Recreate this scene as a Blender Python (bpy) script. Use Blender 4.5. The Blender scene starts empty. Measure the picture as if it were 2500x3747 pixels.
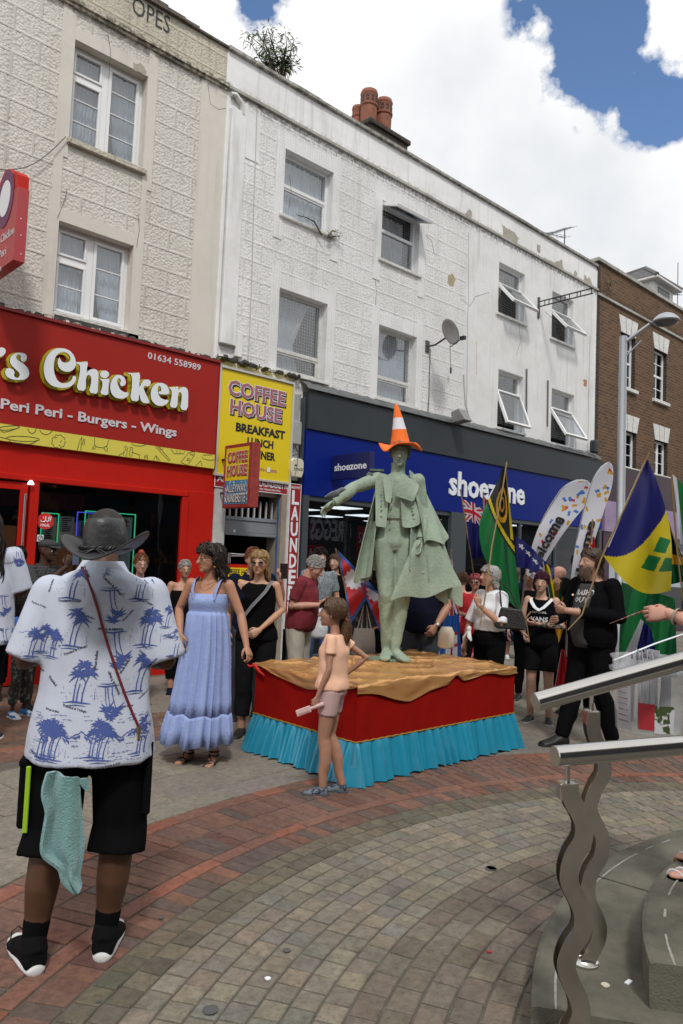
import bpy, bmesh, math, random
from mathutils import Vector, Matrix, noise as mnoise
from mathutils.bvhtree import BVHTree
R_ = math.radians
rnd = random.Random(7)
sc = bpy.context.scene
# camera
F_, CX_, CY_, EYE = 2750.0, 1250.0, 1873.5, 1.6
def _axes():
 vx, vy, roll = 4200.0, 2168.0, .040
 c = vy + roll*(CX_-vx) - CY_
 down = Vector((-roll*F_, F_, -c)).normalized()
 X = Vector((vx-CX_, vy-CY_, F_)).normalized()
 X = (X - down*X.dot(down)).normalized()
 up = -down
 return X, up.cross(X), up
AX, AY, AZ = _axes()
cam = bpy.data.cameras.new('camera'); camo = bpy.data.objects.new('camera', cam); sc.collection.objects.link(camo)
cam.sensor_fit = 'HORIZONTAL'; cam.sensor_width = 36; cam.lens = 36*F_/2500; cam.clip_start = .05; cam.clip_end = 500
m = Matrix(((AX.x, -AX.y, -AX.z, 0), (AY.x, -AY.y, -AY.z, 0), (AZ.x, -AZ.y, -AZ.z, EYE), (0, 0, 0, 1)))
camo.matrix_world = m
sc.camera = camo
def ray(px, py):
 d = Vector((px-CX_, py-CY_, F_)); return Vector((AX.dot(d), AY.dot(d), AZ.dot(d)))
def G(px, py, z=0.):
 d = ray(px, py); t = (z-EYE)/d.z; return Vector((d.x*t, d.y*t, z))
def FY(px, py, y):
 d = ray(px, py); t = y/d.y; return Vector((d.x*t, y, EYE+d.z*t))
def DP(px, py, dep):
 d = ray(px, py)*(dep/F_); return Vector((d.x, d.y, EYE+d.z))
# world, sun, exposure
sc.view_settings.view_transform = 'Standard'; sc.view_settings.look = 'None'; sc.view_settings.gamma = 1
sc.view_settings.exposure = 0.10
SUN_EL, SUN_AZ = R_(52), R_(-125)      # azimuth measured from +X towards +Y
sd = Vector((math.cos(SUN_EL)*math.cos(SUN_AZ), math.cos(SUN_EL)*math.sin(SUN_AZ), math.sin(SUN_EL)))
sl = bpy.data.lights.new('sun', 'SUN'); sl.energy = 2.1; sl.angle = R_(8); sl.color = (1, .965, .91)
so = bpy.data.objects.new('sun', sl); sc.collection.objects.link(so); so.rotation_euler = (-sd).to_track_quat('-Z', 'Y').to_euler()
w = bpy.data.worlds.new('World'); sc.world = w; w.use_nodes = True
nt = w.node_tree; nt.nodes.clear()
def N(t, T, **k):
 n = t.nodes.new(T)
 for a, b in k.items():
  if a.startswith('i_'): n.inputs[a[2:].replace('_', ' ')].default_value = b
  else: setattr(n, a, b)
 return n
sky = N(nt, 'ShaderNodeTexSky', sky_type='NISHITA', sun_disc=False, sun_elevation=SUN_EL, sun_rotation=R_(90)-SUN_AZ, air_density=1.0, dust_density=.2, ozone_density=5.0)
bg1 = N(nt, 'ShaderNodeBackground'); bg1.inputs[1].default_value = .15
nt.links.new(sky.outputs[0], bg1.inputs[0])
tc = N(nt, 'ShaderNodeTexCoord')
def L(t, a, b): t.links.new(a, b)
def mth(t, op, a, b=None, clamp=False):
 n = t.nodes.new('ShaderNodeMath'); n.operation = op; n.use_clamp = clamp
 for i, v in enumerate((a, b)):
  if v is None: continue
  if isinstance(v, (int, float)): n.inputs[i].default_value = v
  else: t.links.new(v, n.inputs[i])
 return n.outputs[0]
def ramp(t, fac, stops):
 n = t.nodes.new('ShaderNodeValToRGB'); e = n.color_ramp.elements
 while len(e) > 2: e.remove(e[-1])
 for i, (p, c) in enumerate(stops):
  if i > 1: e.new(p)
 for i, (p, c) in enumerate(stops):
  e[i].position = p; e[i].color = (c[0], c[1], c[2], 1) if len(c) == 3 else c
 t.links.new(fac, n.inputs[0]); return n.outputs[0]
nz = N(nt, 'ShaderNodeTexNoise'); nz.inputs['Scale'].default_value = 9.0; nz.inputs['Detail'].default_value = 9; nz.inputs['Roughness'].default_value = .58
L(nt, tc.outputs['Generated'], nz.inputs['Vector'])
nz2 = N(nt, 'ShaderNodeTexNoise'); nz2.inputs['Scale'].default_value = 3.1; nz2.inputs['Detail'].default_value = 5
mp = N(nt, 'ShaderNodeMapping'); mp.inputs[1].default_value = (3.3, 1.7, 5.2); L(nt, tc.outputs['Generated'], mp.inputs[0]); L(nt, mp.outputs[0], nz2.inputs['Vector'])
def blob(px, py, r0, r1):
 d = ray(px, py).normalized()
 n = N(nt, 'ShaderNodeVectorMath', operation='DISTANCE'); L(nt, tc.outputs['Generated'], n.inputs[0]); n.inputs[1].default_value = d
 mr = N(nt, 'ShaderNodeMapRange'); mr.inputs[1].default_value = r0; mr.inputs[2].default_value = r1; mr.inputs[3].default_value = 1; mr.inputs[4].default_value = 0
 L(nt, n.outputs['Value'], mr.inputs[0]); return mr.outputs[0]
hole = mth(nt, 'MAXIMUM', blob(2120, 40, .0, .085), mth(nt, 'MAXIMUM', blob(2400, 330, .0, .065), mth(nt, 'MAXIMUM', blob(900, -60, .0, .06), blob(2200, 230, 0, .075))))
nn = mth(nt, 'MULTIPLY', mth(nt, 'SUBTRACT', nz.outputs['Fac'], .5), 5.0)
gap = mth(nt, 'ADD', mth(nt, 'MULTIPLY', hole, 1.35), nn)
gapm0 = ramp(nt, gap, [(.44, (0, 0, 0)), (.80, (1, 1, 1))])
gapm = mth(nt, 'MULTIPLY', gapm0, mth(nt, 'MULTIPLY', mth(nt, 'MULTIPLY', hole, 8., True), 1.0))
shade = mth(nt, 'MULTIPLY', blob(2300, 900, .05, .30), .55)
cl = ramp(nt, mth(nt, 'ADD', nz2.outputs['Fac'], mth(nt, 'MULTIPLY', shade, .25)), [(.47, (1.0, 1.0, 1.0)), (.72, (.70, .73, .77))])
bg2 = N(nt, 'ShaderNodeBackground'); L(nt, cl, bg2.inputs[0]); bg2.inputs[1].default_value = 1.0
mx = N(nt, 'ShaderNodeMixShader'); L(nt, gapm, mx.inputs[0]); L(nt, bg2.outputs[0], mx.inputs[1]); L(nt, bg1.outputs[0], mx.inputs[2])
wo = N(nt, 'ShaderNodeOutputWorld'); L(nt, mx.outputs[0], wo.inputs[0])
try: sc.cycles.use_denoising = True
except Exception: pass
sc.cycles.max_bounces = 6; sc.cycles.transparent_max_bounces = 10
# materials
def mat(name, col=(.5, .5, .5), rough=.6, metal=0., spec=.5, var=0., vscale=8., bump=0., bscale=40., emit=None, attr=False, coat=0., sheen=0., aniso=False):
 M = bpy.data.materials.new(name); M.use_nodes = True; t = M.node_tree; b = t.nodes['Principled BSDF']
 b.inputs['Roughness'].default_value = rough; b.inputs['Metallic'].default_value = metal
 b.inputs['Specular IOR Level'].default_value = spec; b.inputs['Coat Weight'].default_value = coat; b.inputs['Sheen Weight'].default_value = sheen
 c = (*col, 1); b.inputs['Base Color'].default_value = c
 src = None
 if attr:
  a = N(t, 'ShaderNodeAttribute', attribute_name='col'); src = a.outputs['Color']
 if var > 0 or bump > 0:
  o = N(t, 'ShaderNodeTexCoord')
 if var > 0:
  n = N(t, 'ShaderNodeTexNoise'); n.inputs['Scale'].default_value = vscale; n.inputs['Detail'].default_value = 6; n.inputs['Roughness'].default_value = .65
  L(t, o.outputs['Object'], n.inputs['Vector'])
  mr = N(t, 'ShaderNodeMapRange'); mr.inputs[1].default_value = .3; mr.inputs[2].default_value = .7; mr.inputs[3].default_value = 1-var; mr.inputs[4].default_value = 1+var*.6
  L(t, n.outputs['Fac'], mr.inputs[0])
  mm = N(t, 'ShaderNodeMix', data_type='RGBA', blend_type='MULTIPLY'); mm.inputs[0].default_value = 1
  if src: L(t, src, mm.inputs[6])
  else: mm.inputs[6].default_value = c
  L(t, mr.outputs[0], mm.inputs[7]); src = mm.outputs[2]
 if src: L(t, src, b.inputs['Base Color'])
 if bump > 0:
  n = N(t, 'ShaderNodeTexNoise'); n.inputs['Scale'].default_value = bscale; n.inputs['Detail'].default_value = 5
  L(t, o.outputs['Object'], n.inputs['Vector'])
  bp = N(t, 'ShaderNodeBump'); bp.inputs['Strength'].default_value = min(1, bump); bp.inputs['Distance'].default_value = .01; L(t, n.outputs['Fac'], bp.inputs['Height']); L(t, bp.outputs[0], b.inputs['Normal'])
 if emit:
  b.inputs['Emission Color'].default_value = (*col, 1); b.inputs['Emission Strength'].default_value = emit
 return M
def glass(name, tint=(.75, .8, .82), refl=.12, rough=.02):
 M = bpy.data.materials.new(name); M.use_nodes = True; t = M.node_tree; t.nodes.clear()
 tr = N(t, 'ShaderNodeBsdfTransparent'); tr.inputs[0].default_value = (*tint, 1)
 gl = N(t, 'ShaderNodeBsdfGlossy'); gl.inputs['Roughness'].default_value = rough
 fr = N(t, 'ShaderNodeLayerWeight'); fr.inputs[0].default_value = .5
 f = mth(t, 'ADD', mth(t, 'MULTIPLY', mth(t, 'POWER', fr.outputs['Facing'], 5.0), .9), refl*.6, True)
 mx = N(t, 'ShaderNodeMixShader'); L(t, f, mx.inputs[0]); L(t, tr.outputs[0], mx.inputs[1]); L(t, gl.outputs[0], mx.inputs[2])
 o = N(t, 'ShaderNodeOutputMaterial'); L(t, mx.outputs[0], o.inputs[0]); return M
# mesh builder
class MB:
 def __init__(s): s.v = []; s.f = []; s.mi = []; s.c = []; s.hascol = False
 def add(s, vs, fs, mi=0, col=None):
  o = len(s.v); s.v += [tuple(v) for v in vs]
  for f in fs: s.f.append([i+o for i in f]); s.mi.append(mi); s.c.append(col)
  if col: s.hascol = True
 def box(s, x0, x1, y0, y1, z0, z1, mi=0, col=None, M=None):
  vs = [Vector((x, y, z)) for z in (z0, z1) for y in (y0, y1) for x in (x0, x1)]
  if M is not None: vs = [M @ v for v in vs]
  s.add(vs, [(0, 2, 3, 1), (4, 5, 7, 6), (0, 1, 5, 4), (2, 6, 7, 3), (0, 4, 6, 2), (1, 3, 7, 5)], mi, col)
 def quad(s, a, b, c, d, mi=0, col=None): s.add([a, b, c, d], [(0, 1, 2, 3)], mi, col)
 def prism(s, pts, axis, h, mi=0, cap=True):
  """pts: list of 3D points (polygon), axis vector h*axis extruded"""
  n = len(pts); e = Vector(axis)*h; vs = [Vector(p) for p in pts] + [Vector(p)+e for p in pts]
  fs = [(i, (i+1) % n, (i+1) % n+n, i+n) for i in range(n)]
  if cap: fs += [tuple(range(n))[::-1], tuple(range(n, 2*n))]
  s.add(vs, fs, mi)
 def tube(s, pts, rad, n=10, mi=0, cap=True, closed=False, col=None, flat=1.0):
  pts = [Vector(p) for p in pts]; k = len(pts)
  rr = rad if isinstance(rad, (list, tuple)) else [rad]*k
  vs = []; up = None
  for i, p in enumerate(pts):
   if closed: t = pts[(i+1) % k]-pts[i-1]
   else: t = pts[min(i+1, k-1)]-pts[max(i-1, 0)]
   t.normalize()
   if up is None:
    up = Vector((0, 0, 1)) if abs(t.z) < .9 else Vector((1, 0, 0))
   a = t.cross(up)
   if a.length < 1e-5: a = t.orthogonal()
   a.normalize(); b = a.cross(t).normalized(); up = b
   for j in range(n):
    an = 2*math.pi*j/n
    vs.append(p+a*(math.cos(an)*rr[i])+b*(math.sin(an)*rr[i]*flat))
  fs = []
  for i in range(k if closed else k-1):
   for j in range(n):
    i2 = (i+1) % k
    fs.append((i*n+j, i*n+(j+1) % n, i2*n+(j+1) % n, i2*n+j))
  if cap and not closed: fs += [tuple(range(n))[::-1], tuple(range((k-1)*n, k*n))]
  s.add(vs, fs, mi, col)
 def lathe(s, prof, n=24, o=(0, 0, 0), mi=0, M=None):
  vs = []
  for r, z in prof:
   for j in range(n):
    a = 2*math.pi*j/n; v = Vector((r*math.cos(a), r*math.sin(a), z))
    if M is not None: v = M @ v
    vs.append(v+Vector(o))
  fs = []
  for i in range(len(prof)-1):
   for j in range(n): fs.append((i*n+j, i*n+(j+1) % n, (i+1)*n+(j+1) % n, (i+1)*n+j))
  if prof[0][0] > 1e-4: fs.append(tuple(range(n))[::-1])
  if prof[-1][0] > 1e-4: fs.append(tuple(range((len(prof)-1)*n, len(prof)*n)))
  s.add(vs, fs, mi)
 def ball(s, c, r, n=12, m_=8, mi=0, sc_=(1, 1, 1), M=None, jit=0):
  vs = []; fs = []
  for i in range(m_+1):
   th = math.pi*i/m_
   for j in range(n):
    a = 2*math.pi*j/n; k = 1+(rnd.uniform(-jit, jit) if jit else 0)
    v = Vector((math.sin(th)*math.cos(a)*sc_[0], math.sin(th)*math.sin(a)*sc_[1], math.cos(th)*sc_[2]))*r*k
    if M is not None: v = M @ v
    vs.append(v+Vector(c))
  for i in range(m_):
   for j in range(n): fs.append((i*n+j, (i+1)*n+j, (i+1)*n+(j+1) % n, i*n+(j+1) % n))
  s.add(vs, fs, mi)
 def build(s, name, mats, parent=None, smooth=False, bevel=0.):
  me = bpy.data.meshes.new(name); me.from_pydata(s.v, [], s.f)
  mats = mats if isinstance(mats, (list, tuple)) else [mats]
  for m_ in mats: me.materials.append(m_)
  me.polygons.foreach_set('material_index', s.mi)
  if s.hascol:
   at = me.color_attributes.new('col', 'FLOAT_COLOR', 'CORNER'); d = []
   for f, c in zip(s.f, s.c): d += [*(c if c else (1, 1, 1)), 1.0]*len(f)
   at.data.foreach_set('color', d)
  bm = bmesh.new(); bm.from_mesh(me)
  if smooth: bmesh.ops.remove_doubles(bm, verts=bm.verts, dist=1e-5)
  bmesh.ops.recalc_face_normals(bm, faces=bm.faces)
  if bevel > 0:
   bmesh.ops.bevel(bm, geom=list(bm.edges), offset=bevel, segments=1, affect='EDGES', clamp_overlap=True)
  bm.to_mesh(me); bm.free()
  if smooth:
   me.polygons.foreach_set('use_smooth', [True]*len(me.polygons))
   try: me.set_sharp_from_angle(angle=R_(smooth if smooth is not True else 50))
   except Exception: pass
  me.update()
  return link(name, me, parent)
def link(name, me, parent=None):
 o = bpy.data.objects.new(name, me); sc.collection.objects.link(o)
 if parent is not None: par(o, parent)
 return o
def par(o, p):
 o.parent = p
 mw = wm(p); o.matrix_parent_inverse = mw.inverted()
def wm(o):
 mb = o.matrix_basis.copy()
 if o.parent: return wm(o.parent) @ o.matrix_parent_inverse @ mb
 return mb
def thing(name, label, cat, loc=(0, 0, 0), group=None, kind=None):
 o = bpy.data.objects.new(name, None); sc.collection.objects.link(o); o.location = loc; o.empty_display_size = .1
 return tag(o, label, cat, group, kind)
def tag(o, label=None, cat=None, group=None, kind=None):
 if label: o['label'] = label
 if cat: o['category'] = cat
 if group: o['group'] = group
 if kind: o['kind'] = kind
 return o
def text_mesh(s, bold=0., size=1., ext=0., shear=0., res=3):
 cu = bpy.data.curves.new('t', 'FONT'); cu.body = s; cu.size = size; cu.offset = bold; cu.extrude = ext; cu.resolution_u = res; cu.shear = shear
 o = bpy.data.objects.new('t', cu); sc.collection.objects.link(o)
 dg = bpy.context.evaluated_depsgraph_get(); dg.update()
 me = bpy.data.meshes.new_from_object(o.evaluated_get(dg)); bpy.data.objects.remove(o); bpy.data.curves.remove(cu)
 return me
_tc = {}
def text_raw(s, bold=0., ext=0., shear=0., res=2):
 """verts (x,y,z) and faces, normalised to the box 0..1 x 0..1 (letters), z = extrusion"""
 k = (s, bold, shear, res)
 if k not in _tc:
  me = text_mesh(s, bold, 1., .5, shear, res)
  vs = [v.co.copy() for v in me.vertices]; fs = [list(p.vertices) for p in me.polygons]; bpy.data.meshes.remove(me)
  x0 = min(v.x for v in vs); x1 = max(v.x for v in vs); y0 = min(v.y for v in vs); y1 = max(v.y for v in vs)
  _tc[k] = ([((v.x-x0)/(x1-x0), (v.y-y0)/(y1-y0), v.z+.5) for v in vs], fs, (x1-x0)/(y1-y0))
 return _tc[k]
def text_quad(mb, s, o, ux, uz, nrm, th=.003, mi=0, bold=0., shear=0., res=2):
 """write s in the parallelogram o + a*ux + b*uz, standing th out along nrm"""
 vs, fs, _ = text_raw(s, bold, shear=shear, res=res); o = Vector(o); ux = Vector(ux); uz = Vector(uz); nrm = Vector(nrm)
 mb.add([o+ux*a+uz*b+nrm*(c*th) for a, b, c in vs], fs, mi)
def ftext(mb, s, x0, x1, z0, z1, y, th=.004, mi=0, bold=0., shear=0., res=2):
 text_quad(mb, s, (x0, y, z0), (x1-x0, 0, 0), (0, 0, z1-z0), (0, -1, 0), th, mi, bold, shear, res)
## ground
def jc(c, j=.12, r=rnd):
 k = 1+r.uniform(-j, j); return tuple(max(0, x*k*(1+r.uniform(-.03, .03))) for x in c)
M_pave = mat('paving stone', (.2, .18, .16), .82, attr=True, var=.28, vscale=22, bump=.5, bscale=160, spec=.3)
M_mortar = mat('paving mortar', (.10, .09, .075), .95, var=.4, vscale=9, bump=.4)
_t = M_pave.node_tree; _b = _t.nodes['Principled BSDF']; _src = _b.inputs['Base Color'].links[0].from_socket; _o = N(_t, 'ShaderNodeTexCoord')
def stain(sc_, lo, hi, dk, src):
 n = N(_t, 'ShaderNodeTexNoise'); n.inputs['Scale'].default_value = sc_; n.inputs['Detail'].default_value = 8; n.inputs['Roughness'].default_value = .7; L(_t, _o.outputs['Object'], n.inputs['Vector'])
 f = ramp(_t, n.outputs[0], [(lo, (dk, dk, dk)), (hi, (1.0, .985, .955))]); m = N(_t, 'ShaderNodeMix', data_type='RGBA', blend_type='MULTIPLY'); m.inputs[0].default_value = 1; L(_t, src, m.inputs[6]); L(_t, f, m.inputs[7]); return m.outputs[2]
_src = stain(.9, .35, .6, .84, _src); _src = stain(4.5, .30, .45, .76, _src); _src = stain(60, .30, .5, .62, _src); _m = N(_t, 'ShaderNodeMix', data_type='RGBA', blend_type='MULTIPLY'); _m.inputs[0].default_value = 1; L(_t, _src, _m.inputs[6]); _m.inputs[7].default_value = (1.14, 1.14, 1.15, 1); _src = _m.outputs[2]; L(_t, _src, _b.inputs['Base Color'])
g = MB(); g.quad((-60, -60, 0), (90, -60, 0), (90, 90, 0), (-60, 90, 0)); tag(g.build('ground', M_mortar), kind='structure')
PC = Vector((3.5, -.8))
def paver(mb, c4, h, col, bev=.004):
 """one paving unit: four plan corners, bevelled top"""
 c4 = [Vector((p[0], p[1])) for p in c4]; cen = sum(c4, Vector((0, 0)))/4
 tx, ty = rnd.uniform(-.006, .006), rnd.uniform(-.006, .006); h = h+rnd.uniform(-.0012, .0012)
 def P(p, z): return (p.x, p.y, z+(p.x-cen.x)*tx+(p.y-cen.y)*ty)
 inn = [p+(cen-p).normalized()*bev*1.6 for p in c4]
 vs = [P(p, h) for p in inn]+[P(p, h-bev) for p in c4]+[(p.x, p.y, -.01) for p in c4]
 fs = [(0, 1, 2, 3)]+[(i, (i+1) % 4, (i+1) % 4+4, i+4)[::-1] for i in range(4)]+[(i+4, (i+1) % 4+4, (i+1) % 4+8, i+8)[::-1] for i in range(4)]
 mb.add(vs, fs, 0, col)
def pol(r, a): return (PC.x+r*math.cos(a), PC.y+r*math.sin(a))
def arc_course(mb, r0, r1, w, cols, h=.007, gap=.006, a0=-25, a1=195, ph=0.):
 rm = (r0+r1)/2; n = int(R_(a1-a0)*rm/w); da = R_(a1-a0)/n; g2 = gap/2/rm
 for i in range(n):
  a = R_(a0)+da*(i+ph); k = rnd.uniform(-.0015, .0015)
  q0, q1 = r0+gap/2, r1-gap/2
  paver(mb, [pol(q0, a+g2+k), pol(q1, a+g2), pol(q1, a+da-g2), pol(q0, a+da-g2+k)][::-1], h, jc(rnd.choice(cols)))
b1, b2, b3 = (.185, .098, .076), (.15, .090, .074), (.112, .086, .078)
redpale = [(.255, .11, .078), (.23, .098, .068), (.19, .10, .08)]
mbr = MB()
arc_course(mbr, 4.105, 4.265, .086, [b2, b3, b3, b1, (.13, .07, .058)])
arc_course(mbr, 4.27, 4.36, .24, [b1, redpale[1], (.2, .1, .08)], gap=.005)
arc_course(mbr, 4.365, 4.615, .084, [b1, b2, b3, b2, (.14, .075, .06)], ph=.3)
arc_course(mbr, 4.62, 4.86, .084, [b1, b2, b3, b2, b2], ph=.6)
arc_course(mbr, 4.865, 4.98, .22, redpale+[b2])
tag(mbr.build('brick_paving', M_pave), kind='structure')
msett = MB(); s1 = [(.195, .178, .148), (.205, .186, .155), (.182, .168, .144), (.17, .163, .148), (.188, .174, .148), (.208, .185, .148)]
sd_ = [(.125, .112, .088), (.14, .122, .095), (.112, .104, .086)]
r = 4.1; k = 0
while r > 3.17:
 arc_course(msett, r-.104, r, .112, sd_ if k in (0, 1) else s1, gap=.009, ph=rnd.random()); r -= .104; k += 1
tag(msett.build('sett_paving', M_pave), kind='structure')
minn = MB(); s2 = [(.150, .132, .112), (.158, .138, .116), (.14, .124, .108), (.162, .145, .124), (.15, .126, .108)]
while r > 2.2:
 arc_course(minn, r-.111, r, .155, s2, gap=.009, ph=.5*(k % 2)+rnd.uniform(-.08, .08)); r -= .111; k += 1
tag(minn.build('block_paving', M_pave), kind='structure')
# flagstones outside the ring, brown and red brick strips along the shops on the left
mfl = MB(); mrs = MB(); mbb = MB(); rr_ = random.Random(3)
ang = R_(8); ex = Vector((math.cos(ang), math.sin(ang))); ey = Vector((-math.sin(ang), math.cos(ang)))
fc = [(.20, .185, .165), (.215, .197, .172), (.19, .178, .16), (.205, .186, .158)]
def clip_ring(poly, rr=4.985):
 return all(((Vector(p)-PC).length > rr) for p in poly)
def band(p):   # strips near the cream building
 return p[1] > 5.74+.0*p[0] and p[0] < 3.9
i0 = -14
for row in range(-4, 22):
 for c in range(-14, 60):
  x = c*.45*1.36; y = row*.45; off = (.3 if row % 2 else 0)
  o = Vector((1.6, 1.0))+ex*(x+off)+ey*y
  wq, hq = .612-.008, .45-.008
  q = [o, o+ex*wq, o+ex*wq+ey*hq, o+ey*hq]
  cen = (q[0]+q[2])/2
  if cen.y > 8.95 or cen.y < -2: continue
  ins = [((p-PC).length > 4.985) for p in q]
  if not any(ins): continue
  if band(cen) : continue
  if not all(ins):   # cut stone: pull the inner corners out to the ring
   q = [p if s else PC+(p-PC).normalized()*4.99 for p, s in zip(q, ins)]
  paver(mfl, q, .006, jc(rr_.choice(fc), .08), .003)
tag(mfl.build('flagstone_paving', M_pave), kind='structure')
y = 5.62
row = 0
while y < 8.9:
 red = y < 6.2
 x = -3.0+(row % 2)*.1
 while x < 4.0:
  q = [(x, y), (x+.196, y), (x+.196, y+.096), (x, y+.096)]
  if y > 5.74: paver(mrs if red else mbb, q, .0065, jc(rnd.choice([b1, redpale[1], b2] if red else [(.13, .085, .068), (.11, .08, .068), (.15, .088, .066)])))
  x += .2
 y += .1; row += 1
tag(mrs.build('red_brick_strip', M_pave), kind='structure'); tag(mbb.build('brown_brick_strip', M_pave), kind='structure')
# ---- curved stone steps (bottom right)
M_step = mat('step stone', (.125, .118, .092), .8, var=.5, vscale=3.5, bump=.5, bscale=120, spec=.3)
M_stepw = mat('worn white nosing line', (.30, .30, .27), .9, var=.3, vscale=40)
def arcpts(c, r, a0, a1, n): return [Vector((c[0]+r*math.cos(a0+(a1-a0)*i/n), c[1]+r*math.sin(a0+(a1-a0)*i/n), 0)) for i in range(n+1)]
def step_slab(name, c, r0, r1, a0, a1, z0, z1, segs):
 o = []; mb = MB()
 for i in range(segs):
  b0 = a0+(a1-a0)*i/segs+.003; b1_ = a0+(a1-a0)*(i+1)/segs-.003; n = 14
  outer = arcpts(c, r1, b0, b1_, n); inner = arcpts(c, r0, b0, b1_, n); be = .012
  ring = [(r1-be*.3, z0), (r1, z1-be*1.6), (r1-be*.35, z1-be*.45), (r1-be*1.5, z1), (r0, z1), (r0, z0)]
  vs = []
  for j in range(n+1):
   a = b0+(b1_-b0)*j/n
   for rr, zz in ring: vs.append((c[0]+rr*math.cos(a), c[1]+rr*math.sin(a), zz))
  fs = []; K = len(ring)
  for j in range(n):
   for q in range(K): fs.append((j*K+q, j*K+(q+1) % K, (j+1)*K+(q+1) % K, (j+1)*K+q))
  fs += [tuple(range(K)), tuple(range(n*K, n*K+K))[::-1]]
  mb.add(vs, fs, 0)
  vs = []; fs = []
  for j in range(n+1):
   a = b0+(b1_-b0)*j/n
   for rr in (r1-.078, r1-.086+rnd.uniform(-.002, .002)): vs.append((c[0]+rr*math.cos(a), c[1]+rr*math.sin(a), z1+.0015))
   if j and rnd.random() < .7: fs.append((2*j-2, 2*j-1, 2*j+1, 2*j))
  mb.add(vs, fs, 1)
 return tag(mb.build(name, [M_step, M_stepw]), kind='structure')
C1 = (3.87, -.975); C2 = (3.64, -.376)
def angof(c, p): return math.atan2(p[1]-c[1], p[0]-c[0])
e1 = angof(C1, (2.284, 1.40)); step_slab('lower_step', C1, 1.4, 2.883, e1-R_(100), e1, 0, .15, 4)
e2 = angof(C2, (2.57, 1.157)); step_slab('upper_step', C2, .3, 1.874, e2-R_(100), e2, .15, .30, 3)
mu = MB()
mu.add([(C2[0]+r_*math.cos(a), C2[1]+r_*math.sin(a), z) for a in (e2+.01, e2+R_(70)) for r_ in (.3, 1.80) for z in (0, .17)], [(0, 2, 3, 1), (4, 5, 7, 6), (0, 1, 5, 4), (2, 6, 7, 3), (1, 3, 7, 5)], 0)
# small litter
M_coin = mat('litter white', (.55, .55, .52), .6); lit = MB()
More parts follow.
